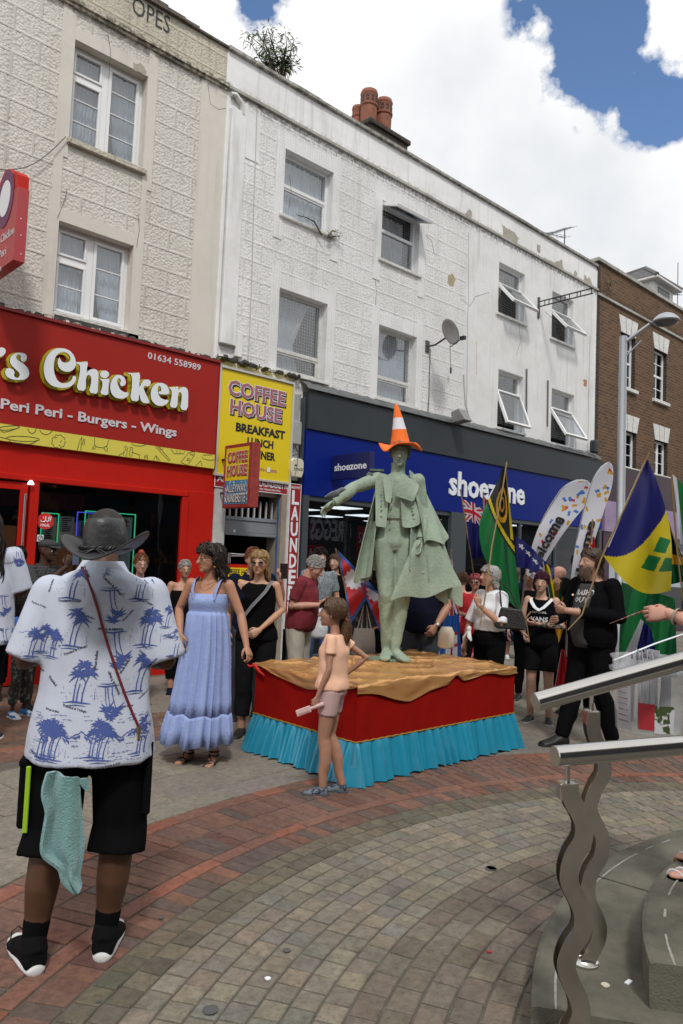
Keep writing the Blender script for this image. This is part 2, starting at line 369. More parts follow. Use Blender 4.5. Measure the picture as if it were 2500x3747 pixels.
## buildings
YW = 8.99
def wallmat(name, base, grime, blocks=True, netting=False, stain=.5, zc=8.35, brick=None, bd=.012):
 M = bpy.data.materials.new(name); M.use_nodes = True; t = M.node_tree; b = t.nodes['Principled BSDF']
 b.inputs['Roughness'].default_value = .85; b.inputs['Specular IOR Level'].default_value = .25
 o = N(t, 'ShaderNodeTexCoord'); sx = N(t, 'ShaderNodeSeparateXYZ'); L(t, o.outputs['Object'], sx.inputs[0])
 cx = N(t, 'ShaderNodeCombineXYZ'); L(t, mth(t, 'ADD', sx.outputs[0], sx.outputs[1]), cx.inputs[0]); L(t, sx.outputs[2], cx.inputs[1])
 n1 = N(t, 'ShaderNodeTexNoise'); n1.inputs['Scale'].default_value = 1.3; n1.inputs['Detail'].default_value = 8; n1.inputs['Roughness'].default_value = .7; L(t, o.outputs['Object'], n1.inputs['Vector'])
 n3 = N(t, 'ShaderNodeTexNoise'); n3.inputs['Scale'].default_value = 14; n3.inputs['Detail'].default_value = 6; L(t, o.outputs['Object'], n3.inputs['Vector'])
 mps = N(t, 'ShaderNodeMapping'); mps.inputs[3].default_value = (6, 6, .45); L(t, o.outputs['Object'], mps.inputs[0])
 n2 = N(t, 'ShaderNodeTexNoise'); n2.inputs['Scale'].default_value = 1.6; n2.inputs['Detail'].default_value = 7; L(t, mps.outputs[0], n2.inputs['Vector'])
 h = None
 if brick:
  br = N(t, 'ShaderNodeTexBrick'); br.inputs['Scale'].default_value = 1; br.inputs['Brick Width'].default_value = .225; br.inputs['Row Height'].default_value = .078
  br.inputs['Mortar Size'].default_value = .006; br.inputs['Mortar Smooth'].default_value = .3; br.inputs['Bias'].default_value = -.1
  br.inputs[1].default_value = (*brick[0], 1); br.inputs[2].default_value = (*brick[1], 1); br.inputs[3].default_value = (*brick[2], 1); L(t, cx.outputs[0], br.inputs[0])
  col = br.outputs[0]; h = mth(t, 'SUBTRACT', 1.0, br.outputs[1])
  h = mth(t, 'ADD', h, mth(t, 'MULTIPLY', n3.outputs[0], .5)); dist = .012
 else:
  rgb = N(t, 'ShaderNodeRGB'); rgb.outputs[0].default_value = (*base, 1); col = rgb.outputs[0]; dist = bd
  h = mth(t, 'MULTIPLY', n3.outputs[0], .25)
  if blocks:
   br = N(t, 'ShaderNodeTexBrick'); br.inputs['Scale'].default_value = 1; br.inputs['Brick Width'].default_value = .62; br.inputs['Row Height'].default_value = .285
   br.inputs['Mortar Size'].default_value = .007; br.inputs['Mortar Smooth'].default_value = .4; L(t, cx.outputs[0], br.inputs[0])
   br2 = N(t, 'ShaderNodeTexBrick'); br2.inputs['Scale'].default_value = 1; br2.inputs['Brick Width'].default_value = .62; br2.inputs['Row Height'].default_value = .285
   br2.inputs['Mortar Size'].default_value = .022; br2.inputs['Mortar Smooth'].default_value = .8; L(t, cx.outputs[0], br2.inputs[0])
   vo = N(t, 'ShaderNodeTexVoronoi'); vo.inputs['Scale'].default_value = 30; L(t, o.outputs['Object'], vo.inputs['Vector'])
   n4 = N(t, 'ShaderNodeTexNoise'); n4.inputs['Scale'].default_value = 38; n4.inputs['Detail'].default_value = 3; L(t, o.outputs['Object'], n4.inputs['Vector'])
   ver = mth(t, 'MULTIPLY', mth(t, 'ADD', mth(t, 'MULTIPLY', vo.outputs[0], 1.1), mth(t, 'MULTIPLY', n4.outputs[0], .8)), mth(t, 'SUBTRACT', 1.0, br2.outputs[1]))
   h = mth(t, 'ADD', mth(t, 'SUBTRACT', mth(t, 'MULTIPLY', ver, -.75), mth(t, 'MULTIPLY', br.outputs[1], .25)), h)
   pits = mth(t, 'MULTIPLY', mth(t, 'MULTIPLY', ramp(t, vo.outputs[0], [(.45, (0, 0, 0)), (.8, (1, 1, 1))]), .30), mth(t, 'SUBTRACT', 1.0, br2.outputs[1]))
   mk = N(t, 'ShaderNodeMix', data_type='RGBA'); L(t, pits, mk.inputs[0]); L(t, col, mk.inputs[6]); mk.inputs[7].default_value = (*[x*.45 for x in base], 1); col = mk.outputs[2]
   mj = N(t, 'ShaderNodeMix', data_type='RGBA'); L(t, mth(t, 'MULTIPLY', br.outputs[1], .20), mj.inputs[0]); L(t, col, mj.inputs[6]); mj.inputs[7].default_value = (*[x*.3 for x in base], 1); col = mj.outputs[2]
 def mixc(col, fac, c2):
  m = N(t, 'ShaderNodeMix', data_type='RGBA'); L(t, fac, m.inputs[0]); L(t, col, m.inputs[6]); m.inputs[7].default_value = (*c2, 1); return m.outputs[2]
 d1 = mth(t, 'MULTIPLY', ramp(t, n1.outputs[0], [(.42, (0, 0, 0)), (.68, (1, 1, 1))]), .42*stain)
 col = mixc(col, d1, grime)
 d2 = mth(t, 'MULTIPLY', ramp(t, n2.outputs[0], [(.56, (0, 0, 0)), (.72, (1, 1, 1))]), .35*stain); col = mixc(col, d2, [x*.7 for x in grime])
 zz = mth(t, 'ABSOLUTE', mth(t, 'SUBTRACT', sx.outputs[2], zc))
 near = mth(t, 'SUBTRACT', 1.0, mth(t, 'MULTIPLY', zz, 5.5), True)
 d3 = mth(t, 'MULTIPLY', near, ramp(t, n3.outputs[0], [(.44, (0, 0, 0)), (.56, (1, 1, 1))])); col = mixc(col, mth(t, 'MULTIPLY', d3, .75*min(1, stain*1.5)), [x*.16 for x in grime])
 n5 = N(t, 'ShaderNodeTexNoise'); n5.inputs['Scale'].default_value = 6.5; n5.inputs['Detail'].default_value = 10; n5.inputs['Roughness'].default_value = .85; L(t, o.outputs['Object'], n5.inputs['Vector'])
 d4 = ramp(t, n5.outputs[0], [(.70, (0, 0, 0)), (.735, (1, 1, 1))]); col = mixc(col, mth(t, 'MULTIPLY', d4, .7), [x*.2 for x in grime])
 L(t, col, b.inputs['Base Color'])
 bp = N(t, 'ShaderNodeBump'); bp.inputs['Strength'].default_value = .9; bp.inputs['Distance'].default_value = dist; L(t, h, bp.inputs['Height']); L(t, bp.outputs[0], b.inputs['Normal'])
 return M
M_cream = wallmat('cream rusticated render', (.66, .635, .585), (.42, .395, .34), stain=.7, zc=8.36)
M_creamflat = wallmat('cream smooth render', (.65, .62, .565), (.45, .42, .37), blocks=False, stain=.6, zc=8.36)
M_creamtop = wallmat('cream weathered parapet', (.56, .52, .43), (.34, .32, .26), stain=1.2, zc=8.36)
M_white = wallmat('white painted render', (.80, .80, .80), (.50, .50, .48), stain=.8, zc=8.36, bd=.009)
M_whiteflat = wallmat('white smooth render', (.80, .805, .81), (.50, .50, .48), blocks=False, stain=.95, zc=8.36)
M_coping = wallmat('weathered coping', (.42, .41, .38), (.16, .15, .13), blocks=False, stain=1.5, zc=8.9)
M_brick = wallmat('stock brick', None, (.10, .06, .03), stain=.75, zc=8.4, brick=((.15, .082, .044), (.085, .047, .028), (.24, .20, .15)))
M_brickdk = wallmat('sooty brick', None, (.04, .03, .025), stain=.9, zc=8.4, brick=((.06, .045, .036), (.04, .032, .028), (.12, .11, .095)))
M_bare = mat('bare render', (.38, .35, .30), .95, var=.3, vscale=12, bump=.5)
M_upvc = mat('white upvc', (.78, .79, .80), .35, spec=.5)
M_oldwhite = mat('old white paint', (.66, .66, .64), .6, var=.25, vscale=14)
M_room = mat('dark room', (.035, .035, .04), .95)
M_glass = glass('window glass', (.80, .83, .86), .22)
M_glassd = glass('dark window glass', (.35, .38, .42), .06)
M_curt = mat('net curtain', (.86, .88, .90), .9, var=.15, vscale=5)
M_curtg = mat('grey curtain', (.68, .70, .73), .9, var=.2, vscale=5)
M_lead = mat('lead flashing', (.11, .115, .12), .6, var=.4, vscale=6, bump=.4)
def wall(mb, x0, x1, z0, z1, holes, y, rev=.2, mi=0, mrev=None):
 xs = sorted(set([x0, x1]+[v for h in holes for v in h[:2]])); zs = sorted(set([z0, z1]+[v for h in holes for v in h[2:4]]))
 mrev = mi if mrev is None else mrev
 for a, b in zip(xs, xs[1:]):
  for c, d in zip(zs, zs[1:]):
   mx_, mz = (a+b)/2, (c+d)/2
   if any(h[0] < mx_ < h[1] and h[2] < mz < h[3] for h in holes): continue
   mb.quad((a, y, c), (b, y, c), (b, y, d), (a, y, d), mi)
 for a, b, c, d in holes:
  mb.quad((a, y, c), (a, y+rev, c), (a, y+rev, d), (a, y, d), mrev); mb.quad((b, y, c), (b, y, d), (b, y+rev, d), (b, y+rev, c), mrev)
  mb.quad((a, y, d), (a, y+rev, d), (b, y+rev, d), (b, y, d), mrev); mb.quad((a, y, c), (b, y, c), (b, y+rev, c), (a, y+rev, c), mrev)
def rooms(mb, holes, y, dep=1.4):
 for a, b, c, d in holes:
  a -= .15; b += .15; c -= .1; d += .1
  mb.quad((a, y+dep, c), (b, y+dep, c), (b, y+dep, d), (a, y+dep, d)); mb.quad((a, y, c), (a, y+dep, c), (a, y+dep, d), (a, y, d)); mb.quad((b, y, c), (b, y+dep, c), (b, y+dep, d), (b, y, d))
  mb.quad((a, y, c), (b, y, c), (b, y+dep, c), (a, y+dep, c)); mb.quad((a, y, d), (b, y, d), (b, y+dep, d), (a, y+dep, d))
def rect_frame(mb, x0, x1, z0, z1, y0, y1, w, M=None):
 mb.box(x0, x1, y0, y1, z1-w, z1, M=M); mb.box(x0, x1, y0, y1, z0, z0+w, M=M); mb.box(x0, x0+w, y0, y1, z0+w, z1-w, M=M); mb.box(x1-w, x1, y0, y1, z0+w, z1-w, M=M)
def curtain(name, x0, x1, z0, z1, y, m_, par_, side=0, seed=0):
 mb = MB(); n = 46; r_ = random.Random(seed); vs = []; rows = 5; ph = r_.random()*6
 for k in range(rows+1):
  v = k/rows
  for i in range(n+1):
   u = i/n; pin = 0
   if side: u2 = (u*(1-.55*(1-abs(v-.35))*1)) if side > 0 else 1-(1-u)*(1-.5*(1-v))
   else: u2 = u
   vs.append((x0+(x1-x0)*u2, y+.018*math.sin(i*1.25+ph)+.01*math.sin(i*.5+v*3), z0+(z1-z0)*v))
 for k in range(rows):
  for i in range(n): mb.f.append([k*(n+1)+i, k*(n+1)+i+1, (k+1)*(n+1)+i+1, (k+1)*(n+1)+i]); mb.mi.append(0); mb.c.append(None)
 mb.v = vs; return mb.build(name, m_, par_, smooth=True)
def px_hole(tl, tr, bl, br, y=YW):
 a, b, c, d = [FY(*p, y) for p in (tl, tr, bl, br)]
 return ((a.x+c.x)/2, (b.x+d.x)/2, (c.z+d.z)/2, (a.z+b.z)/2)
def pane(name, x0, x1, z0, z1, y, parent, m_=None, M=None):
 mb = MB(); mb.box(x0, x1, y, y+.006, z0, z1, M=M); return mb.build(name, m_ or M_glass, parent)
# cream building
XC = FY(837, 182, YW).x
cream = thing('cream_building', 'three storey cream building with rough block render above the chicken shop', 'building', (3, YW, 0))
hU = px_hole((281, 151), (542, 279), (245, 498), (520, 626)); hL = px_hole((217, 809), (493, 901), (191, 1152), (465, 1205))
hL = (hL[0], hL[1], hL[2]+.02, hL[3])
zc = FY(837, 323, YW).z; ztop = FY(837, 182, YW).z+.02
mb = MB(); wall(mb, -3, XC, 2.5, zc, [hU, hL], YW, .22, 0, 1)
for h_ in (hU, hL): pass
mb.build('wall', [M_cream, M_creamflat], cream)
mb = MB(); mb.box(-3, XC, YW+.02, YW+.3, zc, ztop); mb.build('parapet', M_creamtop, cream)
mb = MB()
mb.box(-3, XC+.01, YW-.07, YW+.02, zc-.02, zc+.035); mb.box(-3, XC+.005, YW-.04, YW+.019, zc-.06, zc-.02); mb.build('string_course', M_creamtop, cream)
mb = MB(); x = -3
while x < XC-.02:
 wd = rnd.uniform(.18, .34); dz = rnd.uniform(0, .035) if x < 4.9 else 0
 if x < 5.05: mb.box(x, min(x+wd, XC), YW-.03-rnd.uniform(0, .03), YW+.33, ztop, ztop+.045+dz)
 else: mb.box(x, min(x+wd, XC), YW-.02, YW+.32, ztop, ztop+.03)
 x += wd+.004
mb.build('coping_tiles', mat('mossy tile', (.12, .10, .085), .9, var=.5, vscale=9, bump=.6), cream)
# smooth bands: beside the windows and at the right corner
mb = MB()
bw = .14
for (a, b, c, d) in (hU, hL):
 mb.box(a-bw, a-.001, YW-.012, YW, c-.25, d+.32); mb.box(b+.001, b+bw, YW-.012, YW, c-.25, d+.32); mb.box(a-.001, b+.001, YW-.0125, YW, d+.001, d+.16)
mb.box((hU[0]+hL[0])/2-bw, hL[0]-.002, YW-.011, YW, 2.6, zc-.06); mb.box(hU[1]+.002, hL[1]+bw, YW-.011, YW, 2.6, zc-.06)
mb.box(XC-.42, XC, YW-.013, YW, 2.6, zc-.06)
mb.build('smooth_render_band', M_creamflat, cream)
# sills
mb = MB(); mb.box(hU[0]-.03, hU[1]+.04, YW-.06, YW+.2, hU[2]-.07, hU[2]); mb.build('sill', M_creamtop, cream, bevel=.006)
for h_ in [hU, hL]: mb = MB(); rooms(mb, [h_], YW+.22); mb.build('interior', M_room, cream)
def cream_window(h, bars_l, bars_r, tl, seed, cm):
 x0, x1, z0, z1 = h; y = YW+.13; W = .05
 mb = MB(); rect_frame(mb, x0, x1, z0, z1, y, y+.07, W)
 xm = x0+(x1-x0)*.475
 mb.box(xm-.045, xm+.045, y-.004, y+.068, z0+W, z1-W)
 zt = z1-(z1-z0)*tl; mb.box(x0+W, xm-.045, y-.002, y+.066, zt-.035, zt+.035)
 rect_frame(mb, xm+.046, x1-W-.001, z0+W+.001, z1-W-.001, y-.018, y+.04, .04)
 rect_frame(mb, x0+W+.001, xm-.046, z0+W+.001, zt-.036, y-.018, y+.04, .03); rect_frame(mb, x0+W+.001, xm-.046, zt+.036, z1-W-.001, y-.018, y+.04, .03)
 for i in range(bars_r):
  z = z0+W+(z1-z0-2*W)*(i+1)/(bars_r+1); mb.box(xm+.086, x1-W-.041, y+.0, y+.03, z-.008, z+.008)
 for i in range(bars_l):
  z = z0+W+(zt-z0-W)*(i+1)/(bars_l+1); mb.box(x0+W+.031, xm-.077, y+.0, y+.03, z-.008, z+.008)
 wn = mb.build('window', M_upvc, cream, bevel=.004)
 pane('pane', xm+.08, x1-W-.035, z0+W+.03, z1-W-.03, y+.012, wn); pane('pane', x0+W+.025, xm-.07, z0+W+.02, zt-.05, y+.012, wn); pane('pane', x0+W+.025, xm-.07, zt+.05, z1-W-.02, y+.012, wn)
 curtain('curtain', xm+.02, x1-W, z0+W, z1-W, y+.10, cm, wn, -1, seed); curtain('curtain', x0+W, xm+.01, z0+W, z1-W, y+.11, cm, wn, 0, seed+1)
 return wn
cream_window(hU, 2, 3, .30, 1, M_curtg); cream_window(hL, 1, 2, .36, 4, M_curt)
mb = MB(); x0, x1, z0, z1 = hL; mb.box(x0-.0, x1+.02, YW+.02, YW+.14, z0-.03, z0+.012); mb.build('sill', M_upvc, cream, bevel=.004)
# graffiti on the parapet
M_graf = mat('black marker', (.04, .04, .04), .7)
p0 = FY(487, 10, YW); p1 = FY(620, 90, YW); mb = MB()
ftext(mb, 'OPES', p0.x, p1.x+.02, p1.z-.12, p1.z+.13, YW+.019, .003); mb.build('graffiti', M_graf, cream)
# peeled spots
def patch(parent, pts, y, m_=None, name='bare_patch', th=.003, rough=.25, seed=1):
 r_ = random.Random(seed); P = [FY(px, py, y) for px, py in pts]; out = []
 for i in range(len(P)):
  a, b = P[i], P[(i+1) % len(P)]; n = max(2, int((b-a).length/.03))
  for k in range(n):
   q = a.lerp(b, k/n); s_ = (b-a).length/n*rough*2; out.append(Vector((q.x+r_.uniform(-s_, s_), y, q.z+r_.uniform(-s_, s_))))
 mb = MB(); mb.prism(out, (0, -1, 0), th); o = mb.build(name, m_ or M_bare, parent); return o
patch(cream, [(490, 232), (520, 232), (538, 268), (492, 258)], YW-.013); patch(cream, [(762, 312), (776, 322), (778, 345), (765, 338)], YW)
# white building
XW1 = FY(2187, 977, YW).x
white = thing('white_building', 'long white painted building with peeling parapet above the blue shoe shop', 'building', (10, YW, 0))
P4 = dict(
 a1=((1046, 544), (1219, 634), (1032, 781), (1211, 865)), b1=((1022, 1050), (1199, 1116), (1010, 1345), (1185, 1403)),
 a2=((1400, 730), (1534, 802), (1392, 946), (1530, 1005)), b2=((1387, 1185), (1523, 1236), (1377, 1448), (1517, 1495)),
 a3=((1828, 957), (1921, 1005), (1822, 1145), (1918, 1185)), a4=((2023, 1065), (2099, 1101), (2017, 1236), (2096, 1268)),
 b3=((1824, 1348), (1914, 1380), (1820, 1562), (1913, 1586)), b4=((2019, 1420), (2097, 1444), (2016, 1618), (2105, 1642)))
WH = {k: px_hole(*v) for k, v in P4.items()}
ztw = (FY(837, 182, YW).z+FY(2187, 977, YW).z)/2
mb = MB(); xsplit = FY(1713, 820, YW).x
wall(mb, XC, xsplit, 2.5, zc, [WH[k] for k in ('a1', 'b1', 'a2', 'b2')], YW, .22, 0, 1); wall(mb, xsplit, XW1, 2.5, zc, [WH[k] for k in ('a3', 'a4', 'b3', 'b4')], YW, .22, 1, 1)
mb.build('wall', [M_white, M_whiteflat], white)
mb = MB(); mb.box(XC, XW1, YW+.015, YW+.3, zc, ztw); mb.build('parapet', M_whiteflat, white)
mb = MB(); mb.box(XC, XW1, YW-.05, YW+.015, zc-.015, zc+.03); mb.build('string_course', M_coping, white)
mb = MB(); x = XC
while x < XW1:
 e = min(x+.6, XW1); mb.box(x, e-.004, YW-.035-rnd.uniform(0, .006), YW+.33, ztw, ztw+.06+rnd.uniform(-.004, .004)); x = e
mb.build('coping', M_coping, white, bevel=.006)
for h_ in list(WH.values()): mb = MB(); rooms(mb, [h_], YW+.22); mb.build('interior', M_room, white)
mb = MB()   # smooth bands
for k in ('a1', 'b1', 'a2', 'b2'):
 a, b, c, d = WH[k]; q = 1 if k[0] == 'a' else 0
 mb.box(a-.17, a-.001, YW-.012, YW, c-.4, d+.3); mb.box(b+.001, b+.17, YW-.012, YW, c-.4, d+.3); mb.box(a-.001, b+.001, YW-.0125, YW, d+.001, d+.22)
mb.box(XC, XC+.62, YW-.01, YW, zc-.9, zc-.06)
mb.build('smooth_render_band', M_whiteflat, white)
for i, k in enumerate(WH):
 a, b, c, d = WH[k]; mb = MB()
 mb.box(a-.07, b+.08, YW-.05, YW+.17, c-.05, c); mb.build('sill', M_oldwhite, white, bevel=.005)
def sash(h, frac, seed, cmat, wmat, cside=0):
 x0, x1, z0, z1 = h; y = YW+.12; W = .05; mb = MB(); rect_frame(mb, x0, x1, z0, z1, y, y+.09, W)
 zm = z0+(z1-z0)*frac; mb.box(x0+W, x1-W, y+.0, y+.05, zm-.03, zm+.03)
 rect_frame(mb, x0+W+.001, x1-W-.001, z0+W+.001, zm-.031, y+.012, y+.05, .03)
 wn = mb.build('window', wmat, white, bevel=.004)
 pane('pane', x0+W+.02, x1-W-.02, z0+W+.02, zm-.04, y+.03, wn); pane('pane', x0+W-.01, x1-W+.01, zm+.02, z1-W+.01, y+.02, wn)
 if cmat: curtain('curtain', x0+W, x1-W, (z0+W if frac < .6 or cside else zm), z1-W, y+.11, cmat, wn, cside, seed)
 return wn
sash(WH['a1'], .52, 11, M_curt, M_upvc); sash(WH['b1'], .28, 12, M_curtg, M_oldwhite, 1); sash(WH['b2'], .32, 13, M_curtg, M_oldwhite)
def open_leaf(parent, x0, x1, zt, zb, y, ang, w=.045, m_=None):
 """top hung leaf swung out by ang"""
 Mx = Matrix.Translation((0, y, zt)) @ Matrix.Rotation(-ang, 4, 'X')
 mb = MB(); hgt = zt-zb
 for q in ((x0, x1, -w, 0), (x0, x1, -hgt, -hgt+w), (x0, x0+w, -hgt+w, -w), (x1-w, x1, -hgt+w, -w)): mb.box(q[0], q[1], -.03, .03, q[2], q[3], M=Mx)
 lf = mb.build('opening_leaf', M_upvc, parent, bevel=.004)
 mb = MB(); mb.box(x0+w-.01, x1-w+.01, -.004, .004, -hgt+w-.01, -w+.01, M=Mx); mb.build('pane', m_ or M_glass, parent)
def tophung(h, frac, ang, seed, up=False, cmat=None):
 x0, x1, z0, z1 = h; y = YW+.10; W = .05; mb = MB(); rect_frame(mb, x0, x1, z0, z1, y, y+.07, W)
 zm = z0+(z1-z0)*frac; mb.box(x0+W, x1-W, y-.002, y+.068, zm-.03, zm+.03); wn = mb.build('window', M_upvc, white, bevel=.004)
 if up:
  pane('pane', x0+W, x1-W, z0+W, zm-.03, y+.03, wn); open_leaf(wn, x0+.02, x1-.02, z1-.03, zm-.0, y-.03, ang, m_=M_glassd)
 else:
  pane('pane', x0+W, x1-W, zm+.03, z1-W, y+.03, wn); open_leaf(wn, x0+.02, x1-.02, zm+.0, z0+.02, y-.03, ang)
 if cmat: curtain('curtain', x0+W+(x1-x0)*.0, x1-W, z0+W, z1-W, y+.25, cmat, wn, 1 if not up else -1, seed)
tophung(WH['a2'], .55, R_(70), 21, True, M_curtg); tophung(WH['a3'], .62, R_(42), 22, cmat=mat('olive curtain', (.36, .35, .24), .9))
tophung(WH['a4'], .62, R_(42), 23); tophung(WH['b3'], .66, R_(22), 24); tophung(WH['b4'], .66, R_(33), 25)
# peeled patches of the parapet and wall
yp = YW+.0148
for i, pts in enumerate([[(1694, 792), (1716, 765), (1728, 778), (1722, 812), (1700, 806)], [(1838, 822), (1862, 838), (1884, 850), (1898, 872), (1890, 900), (1868, 892), (1842, 878)],
 [(1966, 893), (1978, 898), (1976, 925), (1966, 918)], [(1995, 945), (2030, 960), (2056, 950), (2060, 985), (2080, 1000), (2078, 1020), (2052, 1012), (2030, 990), (1998, 972)],
 [(2104, 985), (2112, 1000), (2108, 1030), (2096, 1020)], [(2140, 1005), (2150, 1020), (2156, 1010), (2168, 1040), (2160, 1068), (2146, 1050), (2136, 1040)]]):
 patch(white, pts, yp, seed=i)
M_tan = mat('tan bare render', (.40, .34, .21), .95, var=.25, vscale=12)
patch(white, [(1640, 1010), (1655, 998), (1668, 1022), (1660, 1045), (1648, 1050), (1638, 1030)], YW, M_tan, seed=9)
patch(white, [(2135, 1390), (2148, 1390), (2148, 1412), (2137, 1412)], YW, mat('rust stain', (.42, .2, .09), .9, var=.5, vscale=30), 'rust_patch', seed=5, th=.0025)
# drain casing at the left end, thin cables, pipe stubs
mb = MB(); a = FY(872, 350, YW); b = FY(800, 1250, YW)
mb.box(XC+.0, XC+.055, YW-.04, YW-.001, 4.36, zc-.15); mb.box(XC+.075, XC+.33, YW-.075, YW-.001, 4.62, zc-.28); mb.box(XC+.34, XC+.46, YW-.06, YW-.001, 4.48, 4.86)
mb.build('pipe_casing', M_whiteflat, white, bevel=.008)
mb = MB(); mb.tube([(XC+.05, YW-.05, zc-.1), (XC+.12, YW-.06, zc-.08), (XC+.24, YW-.06, zc-.16), (XC+.27, YW-.05, zc-.32)], .035, 10); mb.build('pipe_bend', M_oldwhite, white, smooth=True)
def cable(parent, pts, y, r_=.006, name='cable', m_=None):
 mb = MB(); mb.tube([FY(px, py, y) for px, py in pts], r_, 6); return mb.build(name, m_ or M_cable, parent, smooth=True)
M_cable = mat('black cable', (.05, .05, .05), .6); M_gcable = mat('painted cable', (.45, .45, .44), .7)
cable(white, [(941, 385), (936, 560), (928, 780), (922, 1010), (912, 1250), (905, 1330)], YW-.016, .007, m_=M_gcable)
cable(white, [(1575, 1275), (1572, 1370), (1570, 1450), (1566, 1515)], YW-.01, .008, m_=M_cable)
cable(white, [(1716, 850), (1714, 1000), (1716, 1100), (1712, 1150), (1710, 1350), (1708, 1540)], YW-.008, .006, m_=M_gcable)
cable(white, [(1697, 1370), (1700, 1430), (1704, 1480), (1722, 1545)], YW-.01, .016, m_=M_gcable)
cable(white, [(1744, 1250), (1744, 1370)], YW-.002, .004, m_=mat('rust streak', (.45, .3, .16), .9))
cable(white, [(1928, 1350), (1927, 1530)], YW-.02, .02, 'dark_pipe', mat('dark grey pipe', (.09, .09, .095), .5)); cable(white, [(2006, 1392), (2004, 1560)], YW-.02, .02, 'dark_pipe', bpy.data.materials['dark grey pipe'])
cable(white, [(2160, 1230), (2157, 1350), (2154, 1500), (2152, 1640)], YW-.008, .006, m_=M_gcable)
# ledge of broken render and lead above the shop fascias
def rubble(parent, xa, xb, z, n, seed, m1, m2):
 r_ = random.Random(seed); mb = MB()
 for i in range(n):
  x = xa+(xb-xa)*(i+r_.random())/n; w_ = r_.uniform(.03, .12); hh = r_.uniform(.015, .05)
  Mx = Matrix.Translation((x, YW-.05, z)) @ Matrix.Rotation(r_.uniform(-.3, .3), 4, 'Y') @ Matrix.Rotation(r_.uniform(-.4, .4), 4, 'X')
  mb.box(-w_/2, w_/2, -.06, .08, -.02, hh, r_.choice((0, 0, 1)), M=Mx)
 return mb.build('broken_render_ledge', [m1, m2], parent, bevel=.01)
M_dirt = mat('sooty ledge', (.06, .058, .055), .95, var=.6, vscale=14, bump=.8)
rubble(cream, 2.6, XC, 4.335, 42, 5, M_dirt, mat('flaking cream', (.5, .45, .36), .9, var=.4, vscale=14)); rubble(white, XC, FY(1110, 1420, 8.9).x, 4.40, 18, 6, M_dirt, M_oldwhite)
mb = MB(); mb.box(hL[0]+.02, hL[1]+.14, YW-.012, YW, hL[2]-.14, hL[2]-.035); mb.build('flaking_black_band', wallmat('flaking black paint', (.05, .05, .05), (.3, .3, .29), blocks=False, stain=2.2, zc=4.4), cream)
mb = MB(); xa = FY(1110, 1420, 8.9).x; vs = []; n = 80; r_ = random.Random(8)
for i in range(n+1):
 x = xa+(XW1-xa)*i/n; k = r_.uniform(-.012, .012)
 vs += [(x, YW-.004, 4.39+k), (x, YW-.16, 4.30+k*.6), (x, YW-.205, 4.235)]
for i in range(n):
 for j in (0, 1): mb.f.append([i*3+j, i*3+j+1, i*3+4+j, i*3+3+j]); mb.mi.append(0); mb.c.append(None)
mb.v = vs; mb.build('lead_flashing', M_lead, white)
# bird netting: square mesh hung a few cm in front of the white wall
net = MB(); xa, xb, za, zb = XC+.62, XW1-.2, 4.5, zc-.05; yN = YW-.055; s_ = .0006
x = xa
while x < xb: net.box(x-s_, x+s_, yN-s_, yN+s_, za, zb); x += .05
z = za
while z < zb: net.box(xa, xb, yN-s_, yN+s_, z-s_, z+s_); z += .05
tag(net.build('bird_netting', mat('netting twine', (.62, .62, .61), .9)), 'fine square bird netting stretched over the white painted wall', 'netting')
# chimneys
M_terra = mat('terracotta', (.24, .085, .05), .8, var=.35, vscale=9, bump=.4, bscale=60)
YR = YW+2.2
ch = MB(); A_ = FY(1316, 560, YR); a = FY(1325, 446, YR); b = FY(1463, 520, YR-.0)
xa, xb = a.x, b.x; zt = a.z; ch.box(xa, xb, YR-.25, YR+.35, 8.0, zt-.12); ch.box(xa-.05, xb+.05, YR-.3, YR+.4, zt-.12, zt-.02)
chim = ch.build('chimney_stack', M_brickdk, white, bevel=.01)
def pot(px0, px1, pyt, pyb, y, slots):
 p0 = FY(px0, pyb, y); p1 = FY(px1, pyb, y); r_ = (p1.x-p0.x)/2*.84; cx = (p0.x+p1.x)/2; zb_ = zt-.05; zt_ = FY(px0, pyt, y).z; H_ = zt_-zb_
 mb = MB(); mb.lathe([(r_*.95, 0), (r_, H_*.4), (r_*.98, H_*.52), (r_*1.12, H_*.55), (r_*1.12, H_*.6), (r_*1.0, H_*.62), (r_*1.02, H_*.86), (r_*1.1, H_*.9), (r_*.98, H_), (r_*.7, H_*.99), (r_*.68, H_*.9)], 20, (cx, y, zb_))
 if slots:
  for k in range(10):
   a_ = k*math.pi/5
   for zz in (.68, .78):
    Mx = Matrix.Translation((cx, y, zb_+H_*zz)) @ Matrix.Rotation(a_, 4, 'Z'); mb.box(r_*.96, r_*1.045, -r_*.16, r_*.16, -H_*.03, H_*.03, 1, M=Mx)
 return mb.build('chimney_pot', [M_terra, M_dirt], chim, smooth=40)
pot(1322, 1374, 317, 440, YR-.05, True); pot(1376, 1427, 350, 470, YR-.05, True); pot(1291, 1330, 380, 440, YR+.25, False)
for p in (1,):
 q0 = FY(2050, 905, YW+1.2); mb = MB(); mb.box(q0.x, q0.x+.55, YW+1.2, YW+1.7, 8.5, q0.z-.05); mb.box(q0.x-.06, q0.x+.61, YW+1.14, YW+1.76, q0.z-.05, q0.z+.02)
 mb.build('low_chimney', M_terra, white, bevel=.01)
